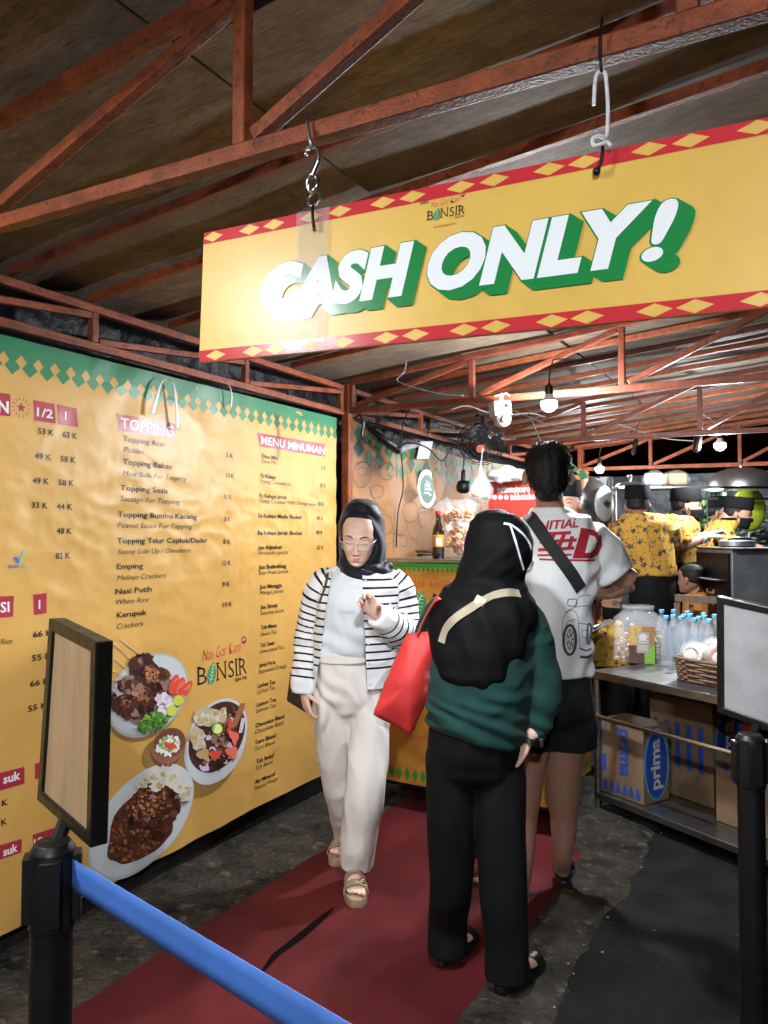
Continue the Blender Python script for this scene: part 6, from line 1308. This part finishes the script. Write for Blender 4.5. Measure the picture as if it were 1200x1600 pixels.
# ============================================================ STANCHIONS
def frame_board(par, TLc, TRc, BRc, BLc, n, th, m_face, m_edge, bw=.018):
    c4 = [TLc, TRc, BRc, BLc]; cen_ = sum(c4, V(0, 0, 0)) / 4; b = MB(); inn_ = []
    ex = (TRc - TLc).normalized(); ey = (BLc - TLc).normalized(); inn_ = [TLc + ex * bw + ey * bw, TRc - ex * bw + ey * bw, BRc - ex * bw - ey * bw, BLc + ex * bw - ey * bw]; rec = -n * .007
    vs = c4 + inn_ + [q + rec for q in inn_] + [q - n * th for q in c4]; fs = []
    for i in range(4): j = (i + 1) % 4; fs += [(i, j, j + 4, i + 4), (i + 4, j + 4, j + 8, i + 8), (i, i + 12, j + 12, j)]
    fs.append((15, 14, 13, 12)); b.add(vs, fs, m_edge); b.build('frame', par, bev=.002)
    b = MB(); b.add([q + rec * .7 for q in inn_], [(0, 1, 2, 3)], m_face); return b.build('panel', par)
M_edge = mat('black wooden frame', (.012, .011, .01), .35, var=(30, .5, None), bump=(60, .3, .003))
def stanchion(p, H, label, cs, n, face, m_edge=M_edge, rz=0.):
    t = thing('queue_stanchion', label, 'barrier post', p, 'black queue posts'); p = Vector(p)
    b = MB(); b.lathe([(.17, .0), (.17, .012), (.15, .022), (.05, .034), (.034, .05)], p, M_black, 32); b.build('base', t, smooth=40)
    b = MB(); b.lathe([(.0315, .03), (.0315, H - .12)], p, M_black, 28); b.build('post', t, smooth=40)
    b = MB(); b.lathe([(.032, H - .13), (.034, H - .128), (.034, H - .012), (.026, H), (.001, H + .001)], p, M_black, 28)
    for k in range(4): a = rz + k * math.pi / 2; b.box(p + V(.034 * math.cos(a), .034 * math.sin(a), H - .068), (.016, .03, .1), M_black, None, a)
    b.build('head', t, smooth=40, bev=.003)
    cx = (cs[2] + cs[3]) / 2; b = MB(); b.tube([p + V(0, 0, H - .02), cs[3] * .55 + cs[2] * .45 - n * .012 + V(0, 0, .003)], .012, M_black, 8); b.build('holder', t)
    frame_board(t, *cs, n, .028, face, m_edge); return t
pL = atD(83, 1310, 1.19); pL.z = 0
cs = [atD(76, 966, 1.28), atD(150, 1003, 1.155), atD(141, 1326, 1.155), atD(57, 1250, 1.28)]; nn = (cs[1] - cs[0]).cross(cs[3] - cs[0]).normalized(); nn = nn if nn.dot(CAM - cs[0]) > 0 else -nn
M_tapef = mat('taped black frame', (.006, .0055, .005), .3, bump=(50, .5, .004), stain=(40, .62, .72, (.03, .025, .02)))
sL_ = stanchion(pL, 1.0, 'black queue post at left holding an empty plywood sign frame and blue belt', cs, nn, M_wood, M_tapef, YAW + .3)
M_belt = mat('blue belt webbing', (.03, .10, .33), .7, var=(10, .15, None), bump=(300, .3, .002), stain=(60, .68, .74, (.02, .05, .14)))
q0 = atD(107, 1362, 1.19); q1 = atD(497, 1600, .82); d_ = q1 - q0; b = MB()
b.grid(lambda u, v: q0 + d_ * (2.3 * u) + V(0, 0, (v - .5) * .046 - .003 * math.sin(math.pi * u)), 40, 3, M_belt); b.build('belt', sL_, smooth=180, solid=.0018)
pR = atD(1172, 1146, 1.9); pR.z = 0
cs = [atD(1119, 931, 2.02), atD(1262, 962, 1.86), atD(1262, 1163, 1.86), atD(1120, 1113, 2.02)]; nn = (cs[1] - cs[0]).cross(cs[3] - cs[0]).normalized(); nn = nn if nn.dot(CAM - cs[0]) > 0 else -nn
stanchion(pR, .985, 'black queue post at right holding a sign frame with torn white paper', cs, nn, mat('torn white paper', (.21, .215, .225), .6, var=(12, .15, None), stain=(9, .64, .67, (.1, .07, .05))), M_tapef, .4)
# ============================================================ KITCHEN BEHIND
def batik():
    m = mat('yellow batik', (.40, .215, .022), .75); n = m.node_tree.nodes; l = m.node_tree.links; b = n['Principled BSDF']; tc = n.new('ShaderNodeTexCoord')
    nz = n.new('ShaderNodeTexNoise'); nz.inputs['Scale'].default_value = 30; nz.inputs['Detail'].default_value = 2; l.new(tc.outputs['Object'], nz.inputs['Vector'])
    mx = n.new('ShaderNodeMix'); mx.data_type = 'VECTOR'; mx.inputs['Factor'].default_value = .045; l.new(tc.outputs['Object'], mx.inputs['A']); l.new(nz.outputs['Color'], mx.inputs['B'])
    def layer(scale, lo, hi, rnd):
        v = n.new('ShaderNodeTexVoronoi'); v.inputs['Scale'].default_value = scale; v.inputs['Randomness'].default_value = rnd; l.new(mx.outputs['Result'], v.inputs['Vector'])
        sub = n.new('ShaderNodeVectorMath'); sub.operation = 'SUBTRACT'; l.new(v.outputs['Position'], sub.inputs[0]); l.new(mx.outputs['Result'], sub.inputs[1]); s = n.new('ShaderNodeSeparateXYZ'); l.new(sub.outputs[0], s.inputs[0])
        at = n.new('ShaderNodeMath'); at.operation = 'ARCTAN2'; l.new(s.outputs['X'], at.inputs[0]); l.new(s.outputs['Z'], at.inputs[1]); mu = n.new('ShaderNodeMath'); mu.operation = 'MULTIPLY'; mu.inputs[1].default_value = 5; l.new(at.outputs[0], mu.inputs[0]); co = n.new('ShaderNodeMath'); co.operation = 'COSINE'; l.new(mu.outputs[0], co.inputs[0])
        ma = n.new('ShaderNodeMath'); ma.operation = 'MULTIPLY_ADD'; ma.inputs[1].default_value = -.13; l.new(co.outputs[0], ma.inputs[0]); l.new(v.outputs['Distance'], ma.inputs[2])
        r = n.new('ShaderNodeMapRange'); r.inputs['From Min'].default_value = lo; r.inputs['From Max'].default_value = hi; r.inputs['To Min'].default_value = 1; r.inputs['To Max'].default_value = 0; l.new(ma.outputs[0], r.inputs['Value']); return r.outputs['Result']
    a, c = layer(21, .29, .33, .9), layer(44, .19, .24, 1.)
    mm = n.new('ShaderNodeMath'); mm.operation = 'MAXIMUM'; l.new(a, mm.inputs[0]); l.new(c, mm.inputs[1])
    x = n.new('ShaderNodeMix'); x.data_type = 'RGBA'; x.inputs['A'].default_value = (.40, .215, .022, 1); x.inputs['B'].default_value = (.012, .018, .03, 1); l.new(mm.outputs[0], x.inputs['Factor']); l.new(x.outputs['Result'], b.inputs['Base Color']); return m
M_bat = batik(); M_capc = mat('black cap cloth', (.003, .003, .004), .85, spec=.15); M_msk = mat('black mask cloth', (.003, .003, .0035), .85, spec=.2); M_glove = mat('clear glove', (.6, .6, .62), .35, spec=.6)
def worker(label, px0, D, head, yaw, torso=None, arms=(), pitch=0., cap=True, mask=True, pants=None, shirt=M_bat, skin=SK3, sc=1., hair=False, hands=(), collar=None, glove=False, legs=None, name='person'):
    """head = (px, py) of the eyes; arms = lists of (px, py, dy, radius px); all in the picture's own metre frame"""
    F = Fig(label, px0, D, 'cooks in yellow batik shirts' if shirt is M_bat else None); P = F.P; b = MB(); HC = P(*head, 0); HM = rotm(R(pitch), 0, R(yaw)); head_rings(b, HC, HM, skin, sc)
    for s in (-1, 1): b.ball(HC + HM @ V(s * .077 * sc, .012 * sc, -.01 * sc), (.01 * sc, .018 * sc, .03 * sc), skin, 10, 8)
    t0 = torso[0] if torso else (head[1] + 40, head[0], 40, .1); limb(b, [HC + HM @ V(0, .02, -.06) * sc, P(t0[1], t0[0] - 4, .03), P(t0[1], t0[0] + 14, .03)], [.055 * sc, .052 * sc, .06 * sc], skin)
    if torso: b.loft([(c, rx * .82, ry * .8, p) for c, rx, ry, p in F.rows([r for r in torso[1:]])], skin)
    for i, a in enumerate(arms):
        limb(b, [P(*q[:3]) for q in a], [q[3] * F.k for q in a], skin)
        e, w = P(*a[-2][:3]), P(*a[-1][:3]); d = w - e; hd = hands[i] if i < len(hands) else ((0, 0, -1), (0, 1, 0)); hand(b, w, d, hd[0], hd[1], skin, .5, .95 * sc)
    if legs:
        for lg in legs: limb(b, [P(*q[:3]) for q in lg], [q[3] * F.k for q in lg], skin)
    me = remesh(b, .006, 3); face_features(me, HC, HM, sc); put(me, 'body', F.root, [skin])
    X, Y = HM @ V(1, 0, 0), HM @ V(0, 1, 0)
    FT_ = BVHTree.FromPolygons([v.co for v in me.vertices], [p.vertices for p in me.polygons]); b = MB()
    for s in (-1, 1):
        for pts, w in ((((.014, .021), (.026, .026), (.04, .026), (.05, .02)), .0032), (((.02, -.001), (.03, .0015), (.044, -.001)), .0032)):
            q = []
            for x, z in pts: h = FT_.ray_cast(HC + HM @ V(s * x, -.3, z) * sc, HM @ V(0, 1, 0)); q.append(h[0] if h[0] else HC + HM @ V(s * x, -.09, z) * sc)
            b.tube(q, w, M_brow, 6)
    b.build('brows_and_lashes', F.root, smooth=180, local=True)
    b = MB(); b.loft([(HC + HM @ V(0, y, z) * sc, rx * sc, ry * sc, 2.1, X, Y) for z, y, rx, ry in ((-.03, .042, .05, .056), (-.018, .032, .069, .077), (.005, .022, .0775, .088), (.04, .014, .0785, .1), (.08, .016, .073, .094), (.11, .018, .05, .066), (.122, .018, .012, .016))], M_hair, 28)
    me = remesh(b, .006, 3); Mi = HM.inverted()
    cut(me, [lambda c: (Mi @ (c - HC)).y < -.05 * sc and (Mi @ (c - HC)).z < .06 * sc, lambda c: abs((Mi @ (c - HC)).x) > .05 * sc and (Mi @ (c - HC)).z < (-.01 if not hair else -.03) * sc and (Mi @ (c - HC)).y < .035 * sc], 2); wrinkle(me, .003, 34, (1, 1, .4), 2, False); put(me, 'hair', F.root, [M_hair])
    if cap:
        b = MB(); b.loft([(HC + HM @ V(0, .008, z) * sc, rx * sc, ry * sc, 2.1, X, Y) for z, rx, ry in ((.042, .084, .107), (.05, .087, .11), (.085, .087, .109), (.125, .086, .107), (.138, .08, .1), (.14, .05, .06))], M_capc, 32); b.build('cap', F.root, smooth=50, local=True)
    if mask:
        b = MB(); mk = []
        def mp(u, v):
            a = (u - .5) * 2.5; z = -.105 + .088 * v - .012 * abs(u - .5); d = HM @ V(math.sin(a), -math.cos(a), 0); o = HC + HM @ V(0, .0, z) * sc; h = FT_.ray_cast(o + d * .3, -d); q = h[0] if h[0] else o + d * .07
            r = (q - o).dot(d); r = max(r, .083 * math.cos(a * .75)) if v > .3 else r
            return o + d * (r + .004)
        b.grid(mp, 18, 9, M_msk)
        for s in (-1, 1): b.tube([HC + HM @ V(s * .071, -.025, -.03) * sc, HC + HM @ V(s * .08, .02, .01) * sc], .002, M_msk, 5)
        b.build('face_mask', F.root, smooth=180, local=True, solid=.003)
    if torso:
        b = MB(); b.loft(F.rows(torso, 5), shirt, 32)
        for a in arms:
            n_ = max(2, int(len(a) * .62)) if len(a) > 2 else 2; limb(b, [P(*q[:3]) for q in a[:n_]], [q[3] * F.k * 1.42 + .008 for q in a[:n_]], shirt)
        me = remesh(b, .0085, 6); wrinkle(me, .008, 6, (1.4, 1, .7), head[0] * .1); put(me, 'shirt', F.root, [shirt])
    if collar:
        b = MB(); b.loft(F.rows(collar, 3), M_capc, 24); b.build('collar', F.root, smooth=60, local=True)
    if pants:
        b = MB()
        for q in pants: b.loft(F.rows(q, 4), M_pant, 28)
        put(remesh(b, .01, 5), 'trousers', F.root, [M_pant])
    if glove:
        b = MB(); a = arms[-1]; e, w = P(*a[-2][:3]), P(*a[-1][:3]); d = (w - e).normalized(); hd = hands[len(arms) - 1] if len(arms) - 1 < len(hands) else ((0, 0, -1), (0, 1, 0)); hand(b, w - d * .02, d, hd[0], hd[1], M_glove, .5, 1.12 * sc); limb(b, [w - d * .05, w + d * .01], [.042 * sc, .034 * sc], M_glove); me = remesh(b, .006, 3); wrinkle(me, .003, 40); put(me, 'glove', F.root, [M_glove])
    return F
worker('cook from behind in yellow batik shirt and black cap, nearest of the cooks', 1008, 5.25, (996, 790), 165, [(799, 1003, 22, .06), (806, 1005, 36, .09), (822, 1006, 46, .115), (850, 1010, 45, .12), (880, 1018, 38, .12), (896, 1021, 36, .125), (900, 1021, 34, .12)],
    [[(968, 822, .0, 12), (958, 850, .04, 11), (966, 872, .16, 10), (985, 870, .3, 8)], [(1044, 822, .0, 12), (1050, 850, .05, 11), (1046, 868, .2, 9), (1030, 866, .3, 8)]], collar=[(788, 1000, 17, .066, .01), (797, 1003, 20, .072, .01), (803, 1004, 24, .08, .01)],
    pants=[[(892, 1021, 33, .115), (930, 1020, 37, .13), (965, 1018, 36, .125), (1040, 1004, 18, .09), (1200, 1002, 15, .075)], [(930, 1024, 30, .12), (975, 1030, 22, .1), (1040, 1034, 18, .09), (1200, 1034, 15, .075)]])
worker('cook in profile with black mask, reaching right with a gloved hand', 1066, 5.6, (1073, 792), 72, [(803, 1060, 18, .06), (810, 1060, 26, .1), (826, 1062, 30, .13), (850, 1064, 29, .14), (878, 1066, 27, .13), (884, 1066, 24, .12)],
    [[(1062, 826, -.16, 11), (1066, 850, -.2, 10), (1082, 848, -.22, 8), (1103, 838, -.2, 6.5)]], hands=[((0, .2, -1), (0, -1, 0))], collar=[(798, 1062, 14, .06), (808, 1060, 19, .075)], glove=True, pants=[[(876, 1066, 27, .13), (910, 1064, 28, .14), (1000, 1060, 24, .12), (1180, 1060, 20, .1)]])
worker('cook bending over the steel cart with black mask and cap at far right', 1140, 6.0, (1154, 804), 60, [(812, 1136, 14, .06, 0), (816, 1134, 18, .09, 0), (826, 1127, 22, .12, .02), (842, 1117, 23, .13, .04), (860, 1107, 21, .13, .06), (876, 1100, 20, .13, .08), (882, 1098, 17, .12, .08)],
    [[(1130, 828, -.14, 10), (1140, 848, -.2, 8), (1165, 853, -.26, 7), (1192, 858, -.3, 5.5)]], pitch=8, pants=[[(874, 1098, 20, .13, .08), (890, 1096, 23, .15, .08), (950, 1094, 22, .13, .06), (1150, 1094, 18, .1, .06)]], collar=[(809, 1140, 12, .06), (818, 1136, 17, .08)])
worker('half hidden cook with black mask behind the bending cook', 1124, 6.55, (1127, 801), 50, [(812, 1122, 10, .05), (820, 1121, 20, .09), (840, 1120, 22, .11), (880, 1120, 20, .11)], [], pants=[[(878, 1120, 19, .11), (1000, 1118, 18, .11), (1110, 1118, 15, .09)]])
worker('cook behind the counter seen past the neck of the man, bare faced under black cap', 880, 4.75, (886, 787), -28, [(812, 884, 22, .07), (822, 884, 40, .1), (850, 884, 46, .12), (900, 884, 44, .12), (930, 884, 40, .11)], [], mask=False, pants=[[(925, 884, 40, .11), (1000, 884, 38, .12), (1160, 884, 30, .1)]], skin=SK2)
worker('crouching helper in black mask and batik between counter and table', 945, 5.0, (948, 940), 38, [(966, 940, 18, .06), (974, 940, 34, .1), (1000, 942, 38, .13), (1040, 945, 38, .14)], [], cap=False, hair=True, pitch=10, pants=[[(1035, 945, 38, .15), (1075, 950, 40, .16), (1150, 950, 30, .14)]])
worker('small child with short black hair and orange shirt seen through the wooden rack', 1086, 5.2, (1078, 905), -140, [(925, 1090, 12, .05), (932, 1092, 24, .075), (952, 1094, 27, .09), (990, 1094, 27, .1)], [], cap=False, mask=False, hair=True, shirt=mat('orange child shirt', (.45, .17, .04), .8), skin=SK2, sc=.86, pants=[[(985, 1094, 26, .1), (1060, 1094, 24, .1), (1120, 1094, 18, .08)]])
# wooden rack, steel cart
wk = thing('wooden_rack', 'rough wooden rack frame standing between table and cart', 'rack', atD(1120, 1000, 5.0)); M_rw = mat('grey brown timber', (.13, .085, .055), .7, var=(20, .3, None), stretch=(2, 2, .5))
def member2(nm, a, c, w, h, D=5.0): b = MB(); b.bar(atD(*a, D), atD(*c, D - .25 * (c[0] - a[0]) / 130), w, h, M_rw); b.build(nm, wk, bev=.002)
member2('top_rail', (1055, 934), (1190, 942), .03, .045); member2('upright', (1058, 942), (1058, 1010), .035, .028); member2('upright', (1186, 948), (1186, 1030), .035, .028); member2('slat', (1062, 968), (1188, 976), .02, .03)
for x in (1080, 1117, 1150): member2('slat', (x, 944), (x, 972), .025, .012)
bx = thing('tissue_box', 'white and green cardboard box standing on the wooden rack', 'box', atD(1117, 921, 5.1)); c = atD(1117, 912, 5.1); b = MB(); b.box((0, 0, 0), (.075, .06, .1), mat('box white', (.6, .6, .58), .6), Matrix.Translation(c) @ Matrix.Rotation(YAW - .2, 4, 'Z')); b.build('carton', bx, bev=.003); b = MB(); b.box((.0395, 0, 0), (.003, .056, .096), mat('box green', (.1, .3, .05), .6), Matrix.Translation(c) @ Matrix.Rotation(YAW - .2, 4, 'Z')); b.build('printed_side', bx)
tr_ = thing('wooden_tray', 'orange brown wooden tray under the small white box', 'tray', atD(1128, 925, 5.05)); c = atD(1128, 926, 5.05); b = MB(); M = Matrix.Translation(c) @ Matrix.Rotation(YAW - .1, 4, 'Z'); b.box((0, 0, 0), (.16, .12, .012), mat('tray wood', (.3, .13, .05), .5), M); b.box((0, -.06, .012), (.16, .008, .024), mat('tray wood', (.3, .13, .05), .5), M); b.box((0, .06, .012), (.16, .008, .024), mat('tray wood', (.3, .13, .05), .5), M); b.build('tray_body', tr_, bev=.002)
ca = thing('steel_cart', 'scratched grey steel food cart at the right edge', 'cart', atD(1230, 900, 4.8)); M_sc = mat('scratched steel', (.26, .275, .3), .45, .8, var=(9, .25, None), bump=(50, .2, .002), stain=(30, .62, .72, (.5, .52, .55)))
Ac = atD(1143, 860, 4.75); M = Matrix.Translation(V(Ac.x, Ac.y, 0)) @ Matrix.Rotation(YAW - R(3), 4, 'Z'); b = MB(); b.box((.45, .3, 1.18), (.9, .6, .43), M_sc, M); b.build('body', ca, bev=.006); b = MB(); b.box((.45, .3, .5), (.86, .56, .9), M_black, M); b.build('cabinet', ca); b = MB(); b.box((.45, .28, 1.40), (.92, .66, .012), M_steel, M); b.build('work_top', ca, bev=.003)
b = MB(); b.box((-.008, .3, 1.17), (.012, .56, .40), M_black, M); b.box((-.05, .3, 1.2), (.07, .5, .01), M_steel, M); b.build('side_panel', ca)
po = thing('stew_pot', 'low cooking pot with black handle and green knob on the steel cart', 'pot', M @ V(.12, .2, 1.406)); c = M @ V(.12, .22, 1.406); b = MB(); b.lathe([(.1, .0), (.11, .01), (.11, .04), (.105, .045), (.03, .052)], c, M_sc, 24); b.build('pot_body', po, smooth=40); b = MB(); b.tube([c + (M.to_3x3() @ V(x, -.06, z)) for x, z in ((-.08, .01), (-.075, .05), (-.05, .056), (.05, .056), (.075, .05), (.08, .01))], .009, M_black, 8); b.build('handle', po, smooth=60); b = MB(); b.lathe([(.02, .05), (.026, .056), (.026, .066), (.01, .072)], c + V(0, 0, -.0), mat('lime knob', (.15, .5, .06), .4), 14); b.build('knob', po, smooth=40)
# back shelf and what is on it
sh_ = thing('steel_shelf', 'long bright steel wall shelf above the cooks', 'shelf', atD(1080, 765, 6.4)); dS = V(math.cos(R(8)), math.sin(R(8)), 0)
a = atD(958, 763, 6.4); c = atD(1330, 763, 6.4); b = MB(); b.bar(a, c, .3, .022, M_steel); b.build('board', sh_, bev=.003); b = MB(); b.bar(atD(1062, 779, 6.5), atD(1330, 780, 6.5), .03, .02, M_steel); b.build('rail', sh_)
for px in (960, 1132, 1325): b = MB(); b.bar(atD(px, 763, 6.5), atD(px, 800, 6.5) * 1. - V(0, 0, 1.6), .03, .03, M_steel); b.build('upright', sh_)
bulb(atD(1118, 787, 7.1), 'small bulb glowing under the steel shelf behind the cooks', .8, .05, .03)
for i, (px, w, m, lb) in enumerate(((1022, .15, M_film, 'clear film packet of white foam trays on the steel shelf'), (1055, .19, M_film, 'clear film packet of orange noodles on the steel shelf'))):
    c = atD(px, 749, 6.35); g = thing('film_packet', lb, 'packet', c, 'packets on the steel shelf'); b = MB(); b.box(c, (w * .8, .14, .1), mat('foam white', (.6, .6, .6), .6) if i == 0 else mat('noodle orange', (.45, .22, .08), .6, var=(40, .5, None)), None, YAW); b.build('contents', g, bev=.02); b = MB(); b.ball(c, (w * .62, .11, .075), M_film, 20, 12); me_ = b.mesh('f'); wrinkle(me_, .012, 18, seed=i); me_.transform(Matrix.Translation(-c)); put(me_, 'film', g, [M_film])
def domed(p, r, h, label, nm):
    t = thing(nm, label, 'lid', p); b = MB(); b.lathe([(r, 0), (r * .98, h * .25), (r * .9, h * .5), (r * .7, h * .78), (r * .35, h * .95), (.002, h)], p, mat('dented steel', (.3, .3, .31), .3, .95, bump=(70, .25, .003)), 40); b.build('dome', t, smooth=60); b = MB(); b.lathe([(.012, h), (.012, h + .03), (.022, h + .04), (.02, h + .055), (.002, h + .06)], p, M_chrome, 14); b.build('knob', t, smooth=50)
domed(atD(1158, 762, 6.35), .26, .17, 'wide dented steel lid lying on the back shelf', 'pan_lid'); domed(atD(985, 762, 6.35), .12, .05, 'small steel lid on the shelf above the nearest cook', 'pan_lid')
wo = thing('wok', 'big round steel wok hanging beside the counter post', 'wok', atD(922, 786, 5.3)); c = atD(922, 787, 5.3); axw = (Rt * .72 - Fw * .7).normalized(); b = MB(); b.lathe([(.19, 0), (.185, .02), (.16, .06), (.11, .1), (.075, .115)], c, mat('worn wok steel', (.33, .33, .33), .28, .95, bump=(30, .3, .006)), 40, axw); b.build('bowl', wo, smooth=60); b = MB(); b.lathe([(.12, .1), (.122, .112), (.1, .12), (.002, .122)], c, mat('wok lid white', (.34, .35, .36), .4), 32, axw); b.build('disc', wo, smooth=50)
b = MB(); q = c + axw * .124
for s_, r_ in (((-.03, .0), .012), ((-.01, .01), .014), ((.012, -.002), .013), ((.032, .004), .012), ((.0, -.016), .01)): xx, yy = frame_from(axw); b.ball(q + xx * s_[0] + yy * s_[1], r_, M_ink, 8, 6)
b.build('emblem', wo, smooth=180)
pc = thing('hanging_sheet', 'grey translucent plastic sheet hanging behind the wok', 'sheet', atD(945, 790, 5.6)); b = MB(); b.grid(lambda u, v: atD(915 + 42 * u, 745 + 115 * v, 5.7 + .06 * math.sin(u * 9 + v * 2)), 24, 20, mat('grey plastic sheet', (.16, .17, .19), .35, bump=(20, .4, .01))); b.build('film', pc, smooth=180, solid=.002)
ob = thing('hanging_banner', 'narrow orange banner strip with green leaf top hanging behind the man', 'banner', atD(905, 770, 5.2)); b = MB(); b.grid(lambda u, v: atD(893 + 26 * u, 742 + 60 * v, 5.2 + .03 * math.sin(u * 7)), 12, 10, M_cur); b.build('strip', ob, smooth=180, solid=.002); b = MB()
rg = random.Random(6)
for k in range(14): x, y = 892 + rg.uniform(0, 30), 735 + rg.uniform(0, 12); b.add([atD(x + p_, y + q_, 5.16 - .002 * k) for p_, q_ in ell(0, 0, 5, 3, rg.uniform(-.8, .8), 10)], [tuple(range(10))], M_kg if k % 3 else mat('leaf orange', (.45, .2, .06), .6))
b.build('leaf_border', ob, solid=.002)
mbag = thing('plastic_bundle', 'bundle of white plastic bags heaped over the red drinks banner', 'bags', atD(790, 742, 4.9)); b = MB()
for i, (x, y, r) in enumerate(((775, 742, .06), (792, 735, .055), (806, 742, .06), (818, 738, .05), (786, 748, .05))): b.ball(atD(x, y, 4.85), (r, r * .8, r * .6), mat('white bag film', (.5, .5, .52), .35, bump=(40, .8, .01)), 14, 10)
me_ = remesh(b, .01, 2); wrinkle(me_, .015, 16, seed=4); me_.transform(Matrix.Translation(-mbag.location)); put(me_, 'film', mbag, [mat('white bag film')])
# beyond the stall: dark shrub, lime disc, parked car
li = thing('round_balloon', 'lime green round balloon glowing behind the bending cook', 'balloon', atD(1170, 795, 6.9)); b = MB(); b.ball(atD(1170, 796, 6.9), (.14, .14, .2), mat('lime balloon', (.38, .5, .03), .4), 24, 16); b.build('skin', li, smooth=180); b = MB(); b.tube([atD(1170, 833, 6.9), atD(1172, 880, 6.9), atD(1172, 1030, 6.9)], .006, M_white, 6); b.build('stick', li)
sb = thing('shrub', 'dark leafy potted shrub between the cooks in the background', 'shrub', V(*atD(1105, 830, 7.6)[:2], 0)); cen = atD(1105, 835, 7.6); rg = random.Random(12)
M_lf = mat('dark leaf', (.03, .07, .025), .45, var=(12, .4, None)); b = MB()
for k in range(900):
    q = V(rg.gauss(0, .17), rg.gauss(0, .17), rg.gauss(0, .2)); o = cen + q; d = (q.normalized() + V(rg.uniform(-.6, .6), rg.uniform(-.6, .6), rg.uniform(-.3, .6))).normalized(); x = d.orthogonal().normalized(); L_ = rg.uniform(.05, .1); b.add([o, o + d * L_ * .5 + x * L_ * .2, o + d * L_, o + d * L_ * .5 - x * L_ * .2], [(0, 1, 2, 3)], M_lf)
b.build('leaves', sb); b = MB(); b.tube([V(cen.x, cen.y, .3), cen], .02, M_rw, 8); b.build('stem', sb); b = MB(); b.lathe([(.12, 0), (.16, .3), (.17, .32)], V(cen.x, cen.y, 0), M_black, 20); b.build('pot', sb, smooth=40)
cr_ = thing('parked_car', 'dark car parked in the night behind the stall, number plate showing', 'car', V(*atD(1230, 840, 8.6)[:2], 0)); c = atD(1230, 840, 8.6); M = Matrix.Translation(V(c.x, c.y, 0)) @ Matrix.Rotation(YAW, 4, 'Z'); M_carp = mat('dark car paint', (.012, .013, .016), .2, coat=.5); b = MB()
b.loft([((0, y, z), w, h, 4., (1, 0, 0), (0, 0, 1)) for y, z, w, h in ((-.02, .75, .78, .3), (.05, .78, .84, .38), (1.0, .8, .86, .42), (3.2, .78, .86, .4), (4.2, .7, .82, .32), (4.3, .7, .7, .25))], M_carp, 32, M=M); b.loft([((0, y, z), w, h, 4., (1, 0, 0), (0, 0, 1)) for y, z, w, h in ((.1, 1.15, .62, .1), (.5, 1.3, .68, .24), (1.8, 1.32, .68, .26), (3., 1.12, .66, .1))], M_carp, 28, M=M); b.build('body', cr_, smooth=50)
for x, y in ((-.75, .9), (.75, .9), (-.75, 3.3), (.75, 3.3)): b = MB(); b.lathe([(.31, -.1), (.32, -.08), (.32, .08), (.31, .1)], M @ V(x, y, .325), M_black, 24, M.to_3x3() @ V(1, 0, 0)); b.build('wheel', cr_, smooth=40)
q = atD(1187, 840, 8.55); b = MB(); Mq = Matrix.Translation(q) @ Matrix.Rotation(YAW, 4, 'Z'); b.box((0, 0, 0), (.42, .01, .15), mat('number plate', (.3, .31, .31), .5), Mq); pl = b.build('number_plate', cr_); b = MB(); text(b, 'B W', lambda x, z: Mq @ V(x, -.008, z), -.14, -.045, .09, M_ink, bold=.02); b.build('plate_letters', pl, local=False)

bt = MB(); bt.grid(lambda u, v: (-2.1 + 2.6 * u, 8.35 + .08 * noise.noise((u * 6, v * 3, 9)), .02 + 2.1 * v), 60, 40, mat('grey blue back sheet', (.02, .024, .03), .5, spec=.4, bump=(7, .7, .05)))  # sheet added to catch bulb light in the empty dark behind the cooks
tag(bt.build('tarpaulin', smooth=180), 'dark grey blue back sheet added to catch bulb light behind the cooks', 'tarpaulin')
for i, px in enumerate((1078, 1092, 1105)):
    a = atD(px, 781, 6.42); t = thing('ladle', ('left', 'middle', 'right')[i] + ' steel ladle of three hanging under the steel shelf', 'ladle', a, 'ladles under the steel shelf'); b = MB(); b.tube([a, a - V(0, 0, .2 + .03 * i)], .005, M_steel, 6); b.build('handle', t); b = MB(); b.lathe([(.004, 0), (.03, .01), (.042, .035), (.043, .04)], a - V(0, 0, .245 + .03 * i), M_steel, 16); b.build('bowl', t, smooth=60)
